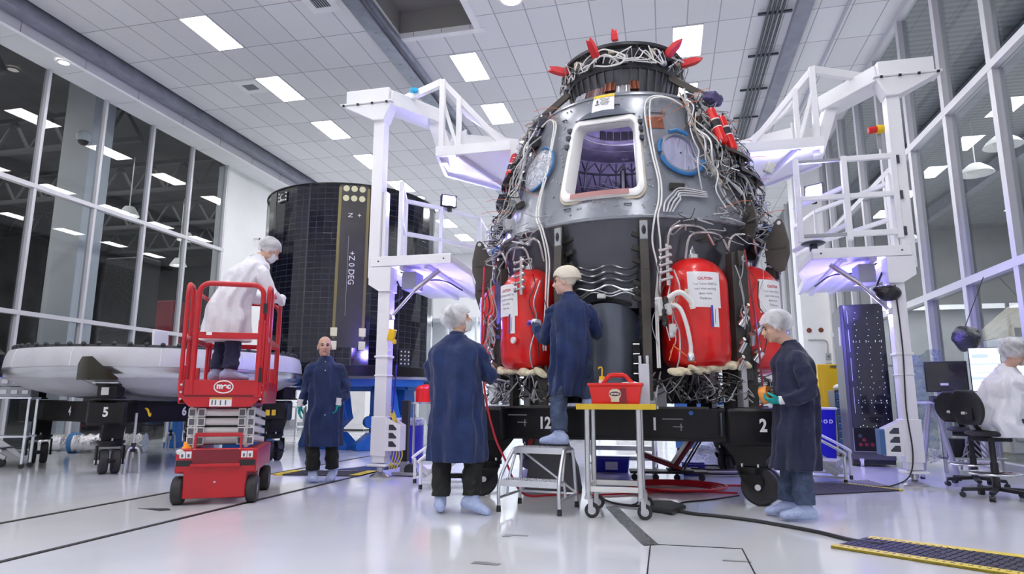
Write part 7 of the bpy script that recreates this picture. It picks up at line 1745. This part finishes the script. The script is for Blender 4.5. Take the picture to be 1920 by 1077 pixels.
# things in the hall behind the right glass
mw = thing('machine_cabinet', 'large white machine cabinet behind the right glass beside the mast', 'machine', (7.4, 15.2, 0)); P_('body', lambda m: (m.box((0, 0, 1.1), (2.2, 1.6, 2.2)), m.box((0, -.1, 2.3), (1.6, 1.2, .3))), mw, 'white_paint', .04); P_('hood', lambda m: m.prism([(-1.1, 2.2), (1.1, 2.2), (.8, 2.9), (-.2, 3.0)], -.7, .7, 'XZ'), mw, 'gasket', .03)
for k in range(3): P_('panel_door', lambda m: m.box((-.7 + .7 * k, -.81, 1.1), (.62, .02, 1.7)), mw, 'off_white', .01)
ra = thing('robot_arm', 'yellow and white jointed arm behind the right glass above the foil bundle', 'machine', (6.6, 12.6, 0)); P_('column', lambda m: (m.box((0, 0, 1.2), (.5, .5, 2.4)), m.box((.12, -.26, 1.7), (.2, .04, .3))), ra, 'off_white', .03); P_('red_panel', lambda m: m.box((.0, -.27, 1.9), (.18, .03, .36)), ra, 'red_paint'); P_('arm', lambda m: (m.bar((0, 0, 2.4), (-.2, 0, 2.9), .2, .2), m.bar((-.2, 0, 2.9), (.35, 0, 3.0), .16, .16), m.bar((.35, 0, 3.0), (.45, 0, 2.5), .12, .12)), ra, 'yellow_dull', .03)
dm = thing('dark_machine', 'dark machine frame behind the right glass at the right picture edge', 'machine', (7.2, 10.6, 0)); P_('body', lambda m: (m.box((0, 0, 1.0), (1.6, 1.2, 2.0)), m.box((.1, 0, 2.3), (1.2, .9, .8))), dm, 'rack_side', .03); P_('mast', lambda m: (m.box((-.6, -.2, 1.7), (.12, .12, 3.4)), m.bar((-.6, -.2, 3.3), (.5, -.2, 2.7), .1, .1)), dm, 'dark_steel'); P_('panel', lambda m: m.box((-.2, -.61, 1.2), (.7, .02, .6)), dm, 'cable_grey')
cv = thing('covered_equipment', 'dark wrapped equipment behind the left glass above the silver dish', 'equipment', (-15.2, 11.0, 0)); 
mb = MB(); mb.ell((0, 0, 1.3), (1.3, .9, 1.3), 24, 14)
for v in mb.bm.verts: v.co += (v.co - V((0, 0, 1.3))) * .25 * noise.noise(v.co * 2.5); v.co.z = max(.02, v.co.z)
mb.build('cover', 'foil_dark', cv); P_('frame', lambda m: (m.box((1.1, 0, .6), (.1, 1.2, 1.2)), m.box((-1.1, 0, .6), (.1, 1.2, 1.2))), cv, 'beam_grey')
for i, (x, y, w_, h_, m_, lab) in enumerate(((-17.5, 19.0, 2.0, 2.6, 'drawer_blue', 'blue machine far behind the left glass'), (-16.4, 17.0, 1.4, 5.4, 'foil_dark', 'tall dark wrapped column behind the left glass'), (-18.8, 20.5, 2.6, 4.6, 'dark_red', 'large dull red panel far behind the left glass'), (-15.0, 18.6, .9, 2.0, 'grey_box', 'grey machine close behind the left glass'))):
    t = thing('hall_machine', lab, 'machine', (x, y, 0)); P_('body', lambda m: m.box((0, 0, h_ / 2), (w_, .8, h_)), t, m_, .05); P_('base', lambda m: m.box((0, 0, .1), (w_ + .2, 1.0, .2)), t, 'dark_steel', .02)
